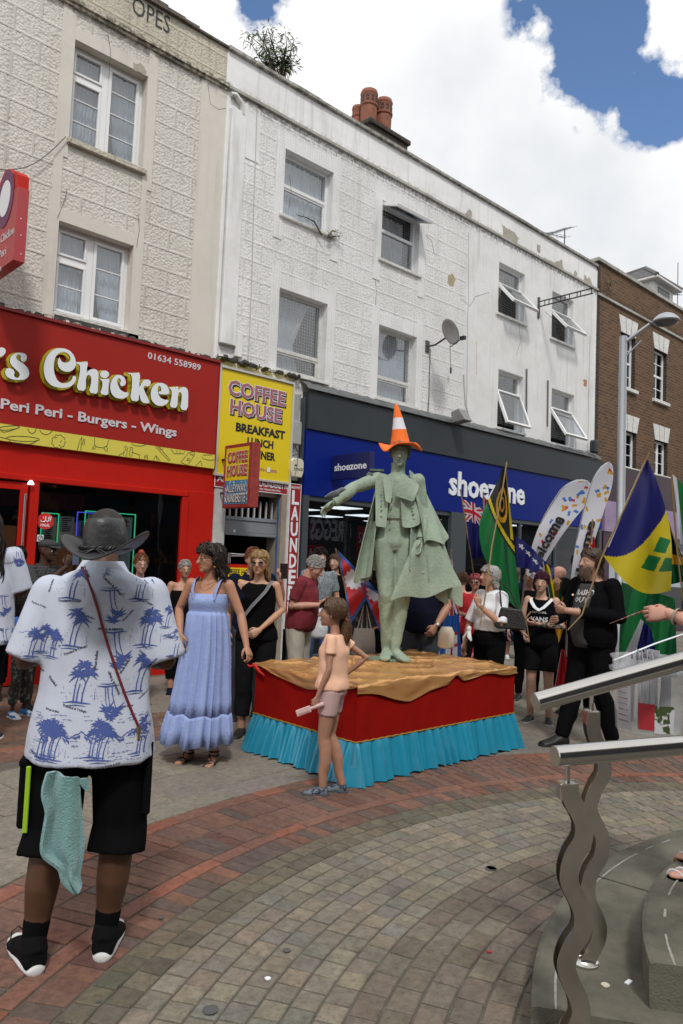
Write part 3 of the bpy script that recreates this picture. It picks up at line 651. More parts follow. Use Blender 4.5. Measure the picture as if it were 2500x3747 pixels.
# brick building
XB1 = XW1+5.55
brick = thing('brick_building', 'brown stock brick building with white keystone lintels and a slate dormer', 'building', (18, YW, 0))
BH = []
for tl, br in (((2272, 1205), (2322, 1425)), ((2394, 1280), (2434, 1480)), ((2276, 1568), (2318, 1712)), ((2396, 1610), (2430, 1748))):
 a = FY(tl[0], tl[1], YW); b = FY(br[0], br[1], YW); BH.append([a.x, b.x, b.z, a.z])
for i in (0, 2): BH[i][1] = BH[i][0]+.80
for i in (1, 3): BH[i][1] = BH[i][0]+.80
zr0 = (BH[0][3]+BH[1][3])/2; zr1 = (BH[0][2]+BH[1][2])/2; zq0 = (BH[2][3]+BH[3][3])/2; zq1 = (BH[2][2]+BH[3][2])/2
BH[0][2:] = [zr1, zr0]; BH[1][2:] = [zr1, zr0]; BH[2][2:] = [zq1, zq0]; BH[3][2:] = [zq1, zq0]
ext = [[BH[0][0]+3.9, BH[0][0]+4.6, zr1, zr0], [BH[2][0]+3.9, BH[2][0]+4.6, zq1, zq0]]
zbt = FY(2198, 961, YW).z; zbs = FY(2198, 1077, YW).z
mb = MB(); wall(mb, XW1, XB1, 2.5, zbt, BH+ext, YW, .22, 0, 1); mb.build('wall', [M_brick, M_brickdk], brick)
mb = MB(); mb.box(XW1, XW1+.14, YW-.012, YW, 4.2, zbt); mb.build('quoin_strip', M_brickdk, brick)
mb = MB(); mb.box(XW1, XB1, YW-.05, YW, zbs-.06, zbs); mb.box(XW1-.04, XB1, YW-.06, YW+.3, zbt, zbt+.08); mb.build('stone_course', M_coping, brick)
for h_ in BH+ext: mb = MB(); rooms(mb, [h_], YW+.22); mb.build('interior', M_room, brick)
for h in BH+ext:
 x0, x1, z0, z1 = h; mb = MB(); y = YW-.02; c = (x0+x1)/2; hw = (x1-x0)/2
 mb.prism([(c-hw*.98, y, z1), (c+hw*.98, y, z1), (c+hw*1.3, y, z1+.42), (c-hw*1.3, y, z1+.42)], (0, 1, 0), .06)
 for s_ in (-1, 1): mb.prism([(c+s_*hw*.33-.006, y-.001, z1), (c+s_*hw*.33+.006, y-.001, z1), (c+s_*hw*.42+.006, y-.001, z1+.42), (c+s_*hw*.42-.006, y-.001, z1+.42)], (0, -1, 0), .002, 1)
 mb.build('lintel', [M_oldwhite, M_dirt], brick)
 mb = MB(); mb.box(x0-.08, x1+.08, YW-.08, YW+.1, z0-.09, z0); mb.build('sill', M_oldwhite, brick, bevel=.008)
 mb = MB(); y = YW+.1; rect_frame(mb, x0, x1, z0, z1, y, y+.08, .06)
 up = z1 > 6
 if up:
  zm = (z0+z1)/2; mb.box(x0+.06, x1-.06, y+.01, y+.06, zm-.03, zm+.03)
  mb.box(c-.012, c+.012, y+.02, y+.05, z0+.06, z1-.06)
  for q in (.25, .75): zz = z0+(z1-z0)*q; mb.box(x0+.06, x1-.06, y+.022, y+.048, zz-.012, zz+.012)
 else:
  mb.box(c-.045, c+.045, y+.005, y+.07, z0+.06, z1-.06)
  for q in (.38, .68): zz = z0+(z1-z0)*q; mb.box(x0+.06, x1-.06, y+.022, y+.048, zz-.01, zz+.01)
 wn = mb.build('window', M_upvc, brick, bevel=.003); pane('pane', x0+.05, x1-.05, z0+.05, z1-.05, y+.034, wn, M_glassd)
M_slate = mat('slate', (.10, .10, .105), .75, var=.5, vscale=10, bump=.6, bscale=30)
# dormer
yd = YW+1.3; d0 = FY(2400, 1050, yd); d1 = FY(2448, 1080, yd); zt_ = FY(2400, 1030, yd).z
mb = MB(); xa, xb = d0.x-.15, d0.x+1.25; mb.box(xa, xb, yd, yd+1.4, 8.2, zt_); dm = mb.build('dormer', M_oldwhite, brick)
mb = MB(); mb.box(xa+.3, xb-.3, yd-.02, yd+.02, zt_-.75, zt_-.12); mb.build('dormer_window', M_glassd, dm)
mb = MB(); mb.box(xa-.2, xb+.22, yd-.22, yd+1.5, zt_, zt_+.09); mb.build('gutter', M_oldwhite, dm, bevel=.02)
mb = MB(); zc2 = zt_+.09; pts = [(xa-.2, yd-.2, zc2), (xb+.2, yd-.2, zc2), (xb+.2, yd+1.6, zc2), (xa-.2, yd+1.6, zc2)]; rg = [((xa+xb)/2-.1, yd+.55, zc2+.62), ((xa+xb)/2+.1, yd+1.6, zc2+.62)]
mb.add(pts+rg, [(0, 1, 4), (1, 2, 5, 4), (3, 0, 4, 5), (2, 3, 5)]); mb.tube([pts[1], rg[0], rg[1]], .07, 8, 1); mb.tube([pts[0], rg[0]], .07, 8, 1); mb.build('dormer_roof', [M_slate, mat('ridge tile', (.13, .13, .13), .8)], dm)
# next building along, its slate roof just in view
far = thing('yellow_brick_building', 'yellow and red brick building with slate roof at the far right edge', 'building', (25, YW, 0))
M_yb = wallmat('yellow brick', None, (.16, .10, .05), stain=.6, zc=30, brick=((.36, .24, .12), (.30, .14, .07), (.34, .3, .24)))
mb = MB(); mb.box(XB1+.02, XB1+9, YW-.1, YW+6, 2.5, 8.2); mb.build('wall', M_yb, far)
mb = MB(); z0_ = 8.2; x0, x1 = XB1-.1, XB1+9; mb.add([(x0, YW-.2, z0_), (x1, YW-.2, z0_), (x1, YW+3, z0_+1.9), (x0+.8, YW+3, z0_+1.9), (x0, YW+6, z0_), (x1, YW+6, z0_)], [(0, 1, 2, 3), (0, 3, 4), (3, 2, 5, 4), (0, 1, 5, 4)]); mb.build('roof', M_slate, far)
mb = MB()
for zz in (4.4, 6.2, 8.0): mb.box(XB1+.02, XB1+9, YW-.16, YW-.1, zz, zz+.15)
mb.build('stone_band', M_oldwhite, far)
for k, x in enumerate((XB1+.7, XB1+2.4, XB1+4.2)):
 for z in (4.9, 6.7):
  mb = MB(); rect_frame(mb, x, x+.8, z, z+1.15, YW-.14, YW-.08, .07); wn = mb.build('window', M_upvc, far); pane('pane', x+.05, x+.75, z+.05, z+1.1, YW-.115, wn, M_glassd)
# bodies behind the facades so that the block is solid seen from the side
mb = MB(); mb.box(-3, XC-.01, YW+1.8, YW+7, 2.85, 8.6); mb.build('rear_body', M_creamflat, cream); mb = MB(); mb.box(XC, XW1, YW+1.8, YW+7, 2.85, 8.3); mb.build('rear_body', M_whiteflat, white); mb = MB(); mb.box(XW1+.01, XB1, YW+1.8, YW+7, 2.85, 8.3); mb.build('rear_body', M_brick, brick)
# hairline cracks and rust marks on the white front
M_crk = mat('crack dark', (.10, .09, .08), .9)
for q in ([(1690, 1095), (1720, 1120), (1740, 1085), (1790, 1070)], [(1060, 640), (1066, 700), (1058, 760)], [(1370, 1000), (1378, 1060), (1372, 1140), (1390, 1182)], [(1995, 1140), (2040, 1180), (2080, 1240)], [(1900, 1185), (1905, 1250), (1890, 1300)], [(1545, 850), (1580, 880), (1590, 930)], [(1210, 640), (1235, 600), (1232, 560)]): cable(white, q, YW-.001, .0035, 'crack', M_crk)
for q in ([(395, 120), (405, 190), (400, 250)], [(210, 800), (240, 720), (245, 690)], [(500, 905), (510, 840), (505, 780)], [(760, 300), (770, 380), (800, 400), (830, 395)]): cable(cream, q, YW-.013, .003, 'crack', M_crk)
## the other side of the street (behind the camera; seen in glass and steel)
YO = -8.5
opp = thing('opposite_building', 'long brown brick terrace with shops across the street, seen only as reflections', 'building', (8, YO, 0))
oh = []
for x in range(-14, 40, 3):
 for z in (4.6, 7.0): oh.append([x+.8, x+1.9, z, z+1.5])
mb = MB(); wall(mb, -18, 42, 3.6, 9.4, oh, YO, -.2, 0); mb.box(-18, 42, YO-6, YO-.5, 0, 9.2); mb.build('wall', M_brickdk, opp)
mb = MB()
for a, b, c, d in oh: mb.quad((a, YO-.2, c), (b, YO-.2, c), (b, YO-.2, d), (a, YO-.2, d))
mb.build('window_row', M_glassd, opp); opp_kind = mb
mb = MB(); mb.box(-18, 42, YO-.4, YO+.1, 2.7, 3.6); mb.build('fascia_row', mat('dark teal fascia', (.02, .06, .10), .4), opp)
mb = MB(); mb.box(-18, 42, YO-.4, YO, 0, 2.7); mb.build('shop_row', mat('dark shopfronts', (.05, .05, .06), .4), opp)
gv = FY(1205, 1940, 2*8.92-YO); gw = FY(1130, 1940, 2*8.92-YO).x; gx = FY(1280, 1940, 2*8.92-YO).x
mb = MB(); text_quad(mb, 'GREGGS', (gx, YO+.1, gv.z-.5), (gw-gx, 0, 0), (0, 0, 1.0), (0, 1, 0), .03, 0, .02); mb.build('fascia_lettering', emat0 if 'emat0' in globals() else mat('backlit letters', (.85, .87, .9), .5, emit=.5), opp)
## shopfronts and signs
def zf(ox, oy, s): return lambda a, b: (ox+a*s, oy+b*s)
def ptext(mb, s, bl, br, tl, y, th=.004, mi=0, bold=0., shear=0., dx=0., dz=0., res=2):
 a = FY(*bl, y); b = FY(*br, y); c = FY(*tl, y)
 text_quad(mb, s, (a.x+dx, y, (a.z+b.z)/2+dz), (b.x-a.x, 0, 0), (0, 0, c.z-a.z), (0, -1, 0), th, mi, bold, shear, res)
def pbox(mb, p0, p1, y0, y1, mi=0, yr=None):
 """box whose front face spans the pixels p0 (top left) and p1 (bottom right) on plane y0"""
 a = FY(*p0, y0); b = FY(*p1, y0); mb.box(a.x, b.x, y0, y1, b.z, a.z, mi); return a.x, b.x, b.z, a.z
M_red = mat('red fascia panel', (.33, .018, .013), .5, spec=.2, var=.05, vscale=2)
M_redg = mat('red painted metal', (.48, .014, .008), .4, spec=.2, var=.08, vscale=3)
M_yel = mat('yellow panel', (.66, .58, .085), .45); M_sw = mat('sign white', (.74, .78, .82), .4); M_blk = mat('sign black', (.012, .012, .014), .5)
M_yedge = mat('mustard backing', (.48, .40, .015), .5); M_lt = mat('pale lettering', (.60, .57, .62), .5)
YF = 8.84
shop = thing('chicken_shopfront', 'red chicken takeaway shopfront with wide dark window and stall riser', 'shopfront', (3, 8.9, 0))
xr = FY(795, 1500, YF).x; zf0, zf1, zfy = 2.80, 4.325, 2.995
sign = thing('chicken_shop_sign', 'red fascia sign with white Chicken lettering, phone number and yellow food doodle strip', 'shop sign', (3, YF, 2.8))
mb = MB(); mb.box(-3, xr, YF, YW-.001, zfy, zf1-.035); mb.build('fascia_panel', M_red, sign)
mb = MB(); mb.box(-3, xr, YF-.002, YW-.001, zf0, zfy-.002); mb.build('doodle_strip', M_yel, sign)
mb = MB(); mb.box(-3, xr+.01, YF-.03, YW-.001, zf1-.034, zf1); mb.box(xr, xr+.012, YF-.01, YW-.001, zf0, zf1-.035); mb.build('fascia_trim', mat('dark red trim', (.22, .012, .012), .4), sign)
Z = zf(0, 1150, .5102)
GL = dict(
 C=[(545,345),(535,300),(505,262),(460,243),(410,243),(365,265),(330,310),(312,370),(315,430),(335,480),(375,515),(430,528),(480,527),(520,510),(543,475),(546,452),(534,438),(522,445),(515,470),(490,490),(450,498),(415,480),(395,440),(385,390),(387,340),(400,300),(425,275),(460,268),(490,282),(507,310),(502,335),(480,348),(452,345),(434,328),(428,305),(414,330),(414,365),(433,395),(465,412),(500,412),(530,395),(545,367)],
 h=[(545,342),(590,345),(634,334),(618,422),(645,396),(675,390),(700,402),(706,430),(704,500),(702,573),(636,560),(652,500),(655,465),(650,440),(632,432),(618,452),(615,553),(546,540),(572,430),(576,365),(545,350)],
 i=[(718,462),(750,466),(786,458),(778,520),(778,582),(716,572),(734,520),(735,482),(718,468)],
 c=[(903,482),(893,450),(860,432),(825,440),(798,475),(789,520),(798,568),(828,599),(870,606),(905,597),(924,575),(921,560),(893,560),(862,540),(845,505),(838,475),(848,458),(862,460),(868,478),(858,496),(868,514),(888,514),(900,502)],
 k=[(915,418),(960,423),(1008,415),(996,530),(1012,500),(1024,476),(1048,467),(1074,470),(1083,488),(1076,508),(1058,518),(1040,512),(1026,522),(1050,580),(1078,641),(1012,632),(998,560),(995,628),(932,615),(948,510),(945,432),(915,425)],
 e=[(1212,576),(1212,540),(1195,505),(1160,490),(1120,495),(1090,525),(1079,570),(1088,620),(1120,652),(1160,658),(1195,645),(1211,622),(1203,612),(1180,613),(1152,600),(1136,574),(1132,552),(1130,525),(1140,511),(1153,520),(1158,552),(1136,553),(1139,573)],
 n=[(1213,520),(1245,525),(1279,514),(1276,545),(1300,524),(1325,520),(1345,535),(1351,565),(1348,691),(1290,681),(1304,605),(1303,567),(1290,556),(1278,566),(1273,673),(1214,665),(1232,590),(1232,545),(1213,528)],
 s=[(193,312),(190,290),(165,276),(125,275),(90,290),(70,320),(72,350),(95,380),(125,405),(141,425),(140,445),(125,458),(108,452),(100,435),(106,415),(95,396),(70,384),(45,390),(34,415),(45,445),(80,465),(130,472),(175,468),(203,450),(211,420),(200,385),(170,355),(135,335),(118,318),(115,300),(125,289),(140,289),(150,300),(146,325),(163,341),(185,335)],
 a=[(-15,245),(15,236),(36,245),(43,266),(30,290),(0,307),(-14,300),(2,280),(-14,268)])
GL['d'] = [(750+33*math.cos(t*math.pi/8), 430+27*math.sin(t*math.pi/8)) for t in range(16)]
def smooth_poly(P, it=1):
 for _ in range(it):
  Q = []
  for i in range(len(P)):
   a, b = P[i], P[(i+1) % len(P)]
   Q += [(a[0]*.78+b[0]*.22, a[1]*.78+b[1]*.22), (a[0]*.22+b[0]*.78, a[1]*.22+b[1]*.78)]
  P = Q
 return P
def expand(P, d):
 n = len(P); ar = sum(P[i].x*P[(i+1) % n].z-P[(i+1) % n].x*P[i].z for i in range(n)); sg = 1 if ar > 0 else -1; out = []
 for i in range(n):
  t = (P[(i+1) % n]-P[i-1]); t.y = 0
  if t.length < 1e-9: out.append(P[i]); continue
  t.normalize(); out.append(P[i]+Vector((t.z, 0, -t.x))*d*sg)
 return out
wl, yl = MB(), MB()
for k, P in GL.items():
 Q = [FY(*Z(*p), YF-.10) for p in smooth_poly(P)]
 wl.prism(Q, (0, 1, 0), .022, 0); wl.mi[-len(Q)-2:-2] = [1]*len(Q)
 Q2 = [Vector((v.x, YF-.02-.0004*ord(k) % .01*0, v.z)) for v in expand(Q, .016)]
 y0 = YF-.022-(hash_ := (ord(k) % 7)*.0006); Q2 = [Vector((v.x, y0, v.z)) for v in Q2]
 yl.prism(Q2, (0, 1, 0), .015, 0)
wl.build('lettering', [M_sw, M_blk], sign); yl.build('lettering_backing', M_yedge, sign)
mb = MB(); ptext(mb, '01634 558989', Z(1058, 321), Z(1438, 403), Z(1060, 272), YF, .006, bold=.012)
ptext(mb, 'Peri Peri - Burgers - Wings', Z(0, 702), Z(1262, 897), Z(0, 603), YF, .012, bold=.022); mb.build('small_lettering', M_lt, sign)
dl = MB()
def dline(pts, r_=.0035, y=None): dl.tube([FY(*Z(*p), (YF-.003 if y is None else y)) for p in pts], r_, 4)
def ell(cx, cy, rx, ry, a0=0, a1=360, n=20, tilt=0): return [(cx+rx*math.cos(R_(a0+(a1-a0)*i/n)), cy+ry*math.sin(R_(a0+(a1-a0)*i/n))+tilt*math.cos(R_(a0+(a1-a0)*i/n))) for i in range(n+1)]
dline(ell(165, 893, 118, 18, 0, 360, tilt=6)); dline(ell(165, 897, 100, 38, 5, 175)); dline([(0, 880), (50, 893)]); dline(ell(60, 815, 80, 14, 0, 360, tilt=-8)); dline([(0, 822), (20, 845), (60, 840), (140, 812)])
dline(ell(230, 812, 30, 42, 10, 170)); dline(ell(330, 820, 45, 42, 10, 170))
dline([(420+48*math.cos(a*.36)*(1+.09*(-1)**a), 912+48*math.sin(a*.36)*(1+.09*(-1)**a)) for a in range(18)])
dline([(395, 885), (410, 880)]); dline([(420, 935), (435, 945)]); dline([(440, 905), (432, 920)])
dline([(553, 978), (575, 900), (588, 882), (580, 978)]); dline([(600, 890), (592, 935)]); dline([(610, 895), (603, 940)])
dline([(680, 885), (678, 930), (690, 950), (740, 958), (770, 940), (780, 898)]); dline([(680, 935), (660, 965), (675, 968), (690, 950)]); dline([(745, 958), (762, 985), (772, 975), (765, 945)])
dline([(885, 1015), (890, 985), (902, 968), (893, 950), (905, 945), (915, 958), (910, 985), (905, 1020)]); dline([(930, 1020), (928, 985), (938, 970), (930, 955), (945, 952), (953, 965), (945, 1020)]); dline([(850, 1012), (890, 990)]); dline([(950, 990), (1005, 1010), (1000, 1035)])
dline(ell(1000, 915, 60, 30, 10, 160)); dline([(1115, 950), (1150, 985), (1210, 1050), (1222, 1045), (1165, 980), (1170, 950)]); dline([(1130, 948), (1155, 975)]); dline([(1145, 950), (1160, 972)])
dline([(1035, 1040), (1040, 1008), (1060, 1010), (1056, 1043)]); dline([(1040, 1022), (1058, 1025)]); dline([(1100, 1050), (1118, 1012), (1130, 1052)]); dline([(1118, 1012), (1150, 1055)])
dline([(1225, 965), (1240, 985), (1250, 1000), (1320, 1000), (1322, 980)]); dline([(1268, 975), (1272, 1000)]); dline([(1290, 978), (1293, 1000)])
dline([(1297, 1062), (1355, 990), (1395, 1010), (1345, 1082), (1297, 1062)]); dline(ell(1380, 998, 18, 12)); dline([(1340, 1052), (1347, 1033), (1362, 1036), (1360, 1048), (1344, 1046)])
dline([(1405, 1085), (1440, 1050), (1450, 1090)]); dline(ell(1510, 1020, 60, 26, 0, 180)); dline([(1455, 1010), (1520, 1008)])
dl.build('food_doodles', M_blk, sign)
# --- frame, window, door
YS = 8.90
w0 = FY(143, 1771, YS); w1 = FY(666, 1811, YS); zt = (w0.z+w1.z)/2; pr0 = FY(682, 1800, YS).x; pr1 = FY(783, 1800, YS).x; dr = FY(112, 1771, YS).x
mb = MB(); mb.box(-3, pr1, YS, YW+.15, zt+.07, zf0-.001); mb.build('transom_panel', M_redg, shop)
mb = MB(); mb.box(pr0+.04, pr1, YS-.012, YW+.15, 0, zt+.09); mb.build('pilaster', M_redg, shop, bevel=.006)
mb = MB(); mb.box(dr, pr0+.039, YS+.01, YW+.1, 0, .42); mb.build('stall_riser', M_redg, shop)
mb = MB(); mb.box(-3, pr0+.02, YS-.035, YS+.06, zt, zt+.069); mb.box(w1.x, pr0+.03, YS-.03, YS+.06, .42, zt); mb.box(dr, w0.x, YS-.03, YS+.06, .42, zt); mb.box(w0.x, w1.x, YS-.02, YS+.06, .42, .50)
mb.build('window_frame', M_redg, shop, bevel=.006)
pane('window_pane', w0.x-.02, w1.x+.02, .5, zt, YS+.02, shop, glass('shop glass', (.50, .52, .55), .05))
M_steel = mat('brushed steel', (.55, .55, .55), .3, metal=1)
door = MB(); x0 = dr-1.0; rect_frame(door, x0, dr-.02, .02, zt-.02, YS+.0, YS+.05, .09); dd = door.build('door', M_redg, shop, bevel=.004)
mb = MB(); mb.tube([(dr-.07, YS-.05, .5), (dr-.07, YS-.05, zt-.15)], .014, 8); mb.build('handle', M_steel, dd, smooth=True)
pane('door_pane', x0+.08, dr-.1, .1, zt-.1, YS+.02, dd, bpy.data.materials['shop glass'])
mb = MB(); mb.box(-3, x0-.02, YS, YS+.06, 0, zt); mb.build('side_panel', M_redg, shop)
# interior of the shop
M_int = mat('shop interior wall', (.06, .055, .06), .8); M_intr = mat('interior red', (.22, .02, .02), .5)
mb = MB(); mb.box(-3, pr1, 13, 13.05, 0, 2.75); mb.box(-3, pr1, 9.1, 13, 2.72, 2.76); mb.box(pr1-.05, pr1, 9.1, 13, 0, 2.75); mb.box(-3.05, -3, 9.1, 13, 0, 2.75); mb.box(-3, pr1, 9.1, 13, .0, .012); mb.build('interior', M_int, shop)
mb = MB(); mb.box(2, 5.2, 11.0, 11.5, 0, 1.05); mb.box(-1, 5.0, 11.2, 11.25, 2.2, 2.45); mb.build('counter', M_intr, shop)
def emat(n, c, e):
 m_ = mat(n, c, .5, emit=e); return m_
M_neon_g = emat('green led', (.05, .8, .35), 1.6); M_neon_b = emat('blue led', (.10, .12, .9), 2.0); M_neon_p = emat('purple led', (.35, .1, .9), 1.6); M_lamp = emat('lamp white', (.9, .95, 1), 1.6)
Zh = zf(0, 1700, .5107); yw_ = YS+.12
def led(name, p0, p1, y, m_):
 a = FY(*Zh(*p0), y); b = FY(*Zh(*p1), y); mb = MB(); e = .006
 for q in ((a.x, b.x, a.z-e, a.z+e), (a.x, b.x, b.z-e, b.z+e), (a.x-e, a.x+e, b.z, a.z), (b.x-e, b.x+e, b.z, a.z)): mb.box(q[0], q[1], y-.01, y, q[2], q[3])
 return mb.build(name, m_, shop)
led('led_border', (612, 332), (945, 800), yw_, M_neon_g); led('led_border', (555, 340), (825, 760), yw_+.25, M_neon_b); led('led_border', (300, 345), (405, 600), yw_+.05, M_neon_g)
M_poster = mat('poster red and white', (.45, .06, .05), .5); M_paper = mat('menu paper', (.80, .74, .72), .6); M_ink = mat('menu ink', (.16, .06, .06), .6)
def sheet(name, p0, p1, y, m_, lines=0):
 a = FY(*Zh(*p0), y); b = FY(*Zh(*p1), y); mb = MB(); mb.box(a.x, b.x, y, y+.01, b.z, a.z, 0); r_ = random.Random(2)
 for i in range(lines):
  z = a.z-(a.z-b.z)*(i+1)/(lines+1); mb.box(a.x+.03, a.x+.03+(b.x-a.x-.06)*r_.uniform(.5, 1), y-.002, y, z-.006, z+.006, 1)
 return mb.build(name, [m_, M_ink], shop)
sheet('menu_sheet', (432, 368), (520, 595), yw_+.05, M_paper, 14); sheet('menu_sheet', (310, 372), (392, 570), yw_+.06, M_paper, 12); sheet('menu_poster', (632, 355), (925, 790), yw_+.02, mat('pale poster', (.75, .72, .72), .5), 12); sheet('menu_sheet', (565, 400), (605, 560), yw_+.27, M_paper, 8)
sheet('menu_poster', (655, 375), (905, 480), yw_+.008, M_poster)
# halal sticker with lettering and a small no entry notice
c = FY(166, 1907, YS+.015); mb = MB(); mb.prism([(c.x+.098*math.cos(i*math.pi/16), YS+.012, c.z+.098*math.sin(i*math.pi/16)) for i in range(32)], (0, 1, 0), .004)
ftext(mb, 'HALAL', c.x-.055, c.x+.055, c.z-.065, c.z-.03, YS+.012, .002, 1, .02)
for pts in ([(-.06, .0), (-.05, -.02), (-.02, -.02), (0, .0), (0, .05)], [(0, .0), (.02, -.02), (.04, .0), (.03, .04)], [(.045, .05), (.055, -.01), (.065, .05)], [(-.02, .02), (-.03, .04)]):
 mb.tube([(c.x+a, YS+.010, c.z+b+.01) for a, b in pts], .006, 5, 1)
mb.build('halal_sticker', [mat('sticker red', (.62, .03, .03), .4), M_sw], shop)
pa = FY(*Zh(267, 502), YS-.032); pb = FY(*Zh(310, 552), YS-.032); mb = MB(); mb.box(pa.x, pb.x, YS-.034, YS-.031, pb.z, pa.z, 0); cx, cz = (pa.x+pb.x)/2, (pa.z+pb.z)/2
mb.tube([(cx+.028*math.cos(i*.4), YS-.036, cz+.028*math.sin(i*.4)) for i in range(16)], .004, 5, 1, closed=True); mb.tube([(cx-.02, YS-.036, cz-.02), (cx+.02, YS-.036, cz+.02)], .004, 5, 1); mb.build('notice_sticker', [M_sw, M_blk], shop)
a = FY(113, 1767, YS-.05); mb = MB(); mb.lathe([(.012, .03), (.035, .0), (.036, -.02), (.0, -.022)], 14, (a.x, YS-.05, a.z)); mb.build('spot_lamp', M_lamp, shop)
mb = MB()
for k in range(5): mb.box(.5+k*1.0, .9+k*1.0, 10, 10.4, 2.70, 2.715)
mb.build('ceiling_lamp', emat('dim lamp', (1, .85, .7), 1.2), shop)
M_wood = mat('rust wood display', (.22, .08, .03), .7, var=.4, vscale=5)
mb = MB(); mb.box(3.6, 3.9, 10.9, 11.0, 1.1, 1.9); mb.box(4.3, 4.9, 10.8, 11.0, 1.2, 2.0); mb.build('lit_menu_board', emat('menu board glow', (.5, .2, .08), .25), shop)
# red projecting sign with rooster-free emblem, top left
YP = 8.0
Zp = zf(0, 560, .2128)
sx0 = FY(*Zp(430, 1200), YP).x
ps = thing('projecting_chicken_sign', 'tall red projecting box sign with shaped top listing chicken and wings', 'shop sign', (sx0, YP, 5))
tpz = FY(*Zp(320, 570), YP).z; btz = FY(*Zp(240, 1840), YP).z; wx = FY(*Zp(485, 1000), YP).x-FY(*Zp(280, 1000), YP).x; sxa = FY(*Zp(280, 1000), YP).x; sxb = sxa+wx
mb = MB(); mb.box(sxa, sxb, YP, YP+.75, btz, tpz); mb.build('sign_box', mat('pinkish red sign', (.40, .045, .05), .4, var=.05), ps, bevel=.004)
mb = MB()
for k in range(1):
 prof = [(YP+.02, tpz), (YP+.03, tpz+.14), (YP+.10, tpz+.20), (YP+.22, tpz+.20), (YP+.30, tpz+.30), (YP+.45, tpz+.34), (YP+.6, tpz+.24), (YP+.7, tpz+.1), (YP+.72, tpz)]
 mb.prism([(sxa+.003, a, b) for a, b in prof], (1, 0, 0), wx-.006)
mb.build('sign_crest', bpy.data.materials['red painted metal'], ps)
mb = MB(); cy, cz = YP+.36, tpz-.02; mb.prism([(sxa-.002, cy+.25*math.cos(i*math.pi/14), cz+.32*math.sin(i*math.pi/14)) for i in range(28)], (-1, 0, 0), .004, 0)
mb.prism([(sxa-.007, cy+.16*math.cos(i*math.pi/10), cz+.2*math.sin(i*math.pi/10)) for i in range(20)], (-1, 0, 0), .004, 1)
mb.build('emblem', [mat('plum emblem', (.14, .03, .10), .5), M_sw], ps)
mb = MB()
for i, s in enumerate(('Fried Chicken', 'Peri Peri', 'Burgers', 'Wings')):
 z = tpz-.50-i*.17; ln = .052*len(s); text_quad(mb, s, (sxa-.001, YP+.70-(.64-ln)*.5*0, z), (0, -ln, 0), (0, 0, .09), (-1, 0, 0), .004)
mb.build('lettering', M_lt, ps)
mb = MB(); mb.box(sxa+.05, sxa+.09, YP+.75, YW, tpz-.3, tpz-.26); mb.box(sxa+.05, sxa+.09, YP+.75, YW, btz+.2, btz+.24); mb.build('bracket', M_blk, ps)
mb = MB()
for zz in (1130, 1415, 1740):
 c = FY(*Zp(360, zz), YP); mb.ball((c.x, YP-.002, c.z), .007, 8, 6)
mb.build('bolt', M_sw, ps)
# wire from sill to sign
mb = MB(); a = FY(240, 500, YW-.05); b = FY(0, 620, 8.9); n = 12
mb.tube([a.lerp(b, i/n)+Vector((0, 0, -.14*math.sin(math.pi*i/n))) for i in range(n+1)], .006, 5); tag(mb.build('overhead_wire', mat('wire grey', (.12, .12, .12), .6), smooth=True), 'thin sagging wire from the upper cream window sill to the left', 'wire')
# coffee house
YC = 8.86
Zc = zf(780, 1320, .2467); M_cyel = mat('strong yellow sign', (.72, .55, .015), .35, spec=.4); M_alu = mat('aluminium trim', (.55, .56, .57), .4, metal=.3); M_mauve = mat('mauve lettering', (.33, .12, .15), .5)
cs = thing('coffee_house_sign', 'large yellow wall sign reading Coffee House Breakfast Lunch Dinner', 'shop sign', (6.5, YC, 3))
ca = FY(806, 1334, YC); cb = FY(1076, 1405, YC); cx0 = xr+.016; cx1 = cb.x; cz1 = FY(806, 1338, YC).z-.0; cz0 = FY(1062, 1772, YC).z; cz1 = (cz1+FY(1076, 1403, YC).z)/2
mb = MB(); mb.box(cx0, cx1, YC, YW-.002, cz0, cz1); mb.build('sign_panel', M_cyel, cs)
mb = MB(); rect_frame(mb, cx0-.003, cx1+.01, cz0-.01, cz1+.01, YC-.025, YC-.001, .032); mb.build('sign_frame', M_alu, cs, bevel=.003)
mb = MB()
def layered(mb, s, bl, br, tl, y, b0=.03, f=1.):
 for k, (mi, bo, dx, dz, th) in enumerate(((0, b0+.055, .012*f, -.018*f, .002), (1, b0+.03, -.004*f, 0, .0035), (2, b0, -.004*f, 0, .005))):
  grow = (bo-b0)*.2*f
  a = FY(*bl, y); b = FY(*br, y); c = FY(*tl, y); h_ = c.z-a.z; z = (a.z+b.z)/2
  text_quad(mb, s, (a.x+dx-grow, y, z+dz-grow), (b.x-a.x+2*grow, 0, 0), (0, 0, h_+2*grow), (0, -1, 0), th, mi, bo)
layered(mb, 'COFFEE', Zc(222, 500), Zc(1068, 690), Zc(225, 262), YC); layered(mb, 'HOUSE', Zc(250, 772), Zc(1010, 945), Zc(262, 545), YC)
ptext(mb, 'BREAKFAST', Zc(335, 1042), Zc(1063, 1180), Zc(338, 905), YC, .003, 0, .045); ptext(mb, 'LUNCH', Zc(505, 1245), Zc(890, 1322), Zc(505, 1120), YC, .003, 0, .04); ptext(mb, 'DINNER', Zc(505, 1420), Zc(920, 1502), Zc(505, 1295), YC, .003, 0, .04)
ptext(mb, 'am-3pm', Zc(640, 1640), Zc(937, 1690), Zc(640, 1560), YC, .003, 2, .02)
a = FY(*Zc(800, 1580), YC); b = FY(*Zc(840, 1655), YC); mb.box(a.x, b.x, YC-.006, YC-.003, b.z, a.z, 1)
mb.build('lettering', [M_blk, M_sw, M_mauve], cs)
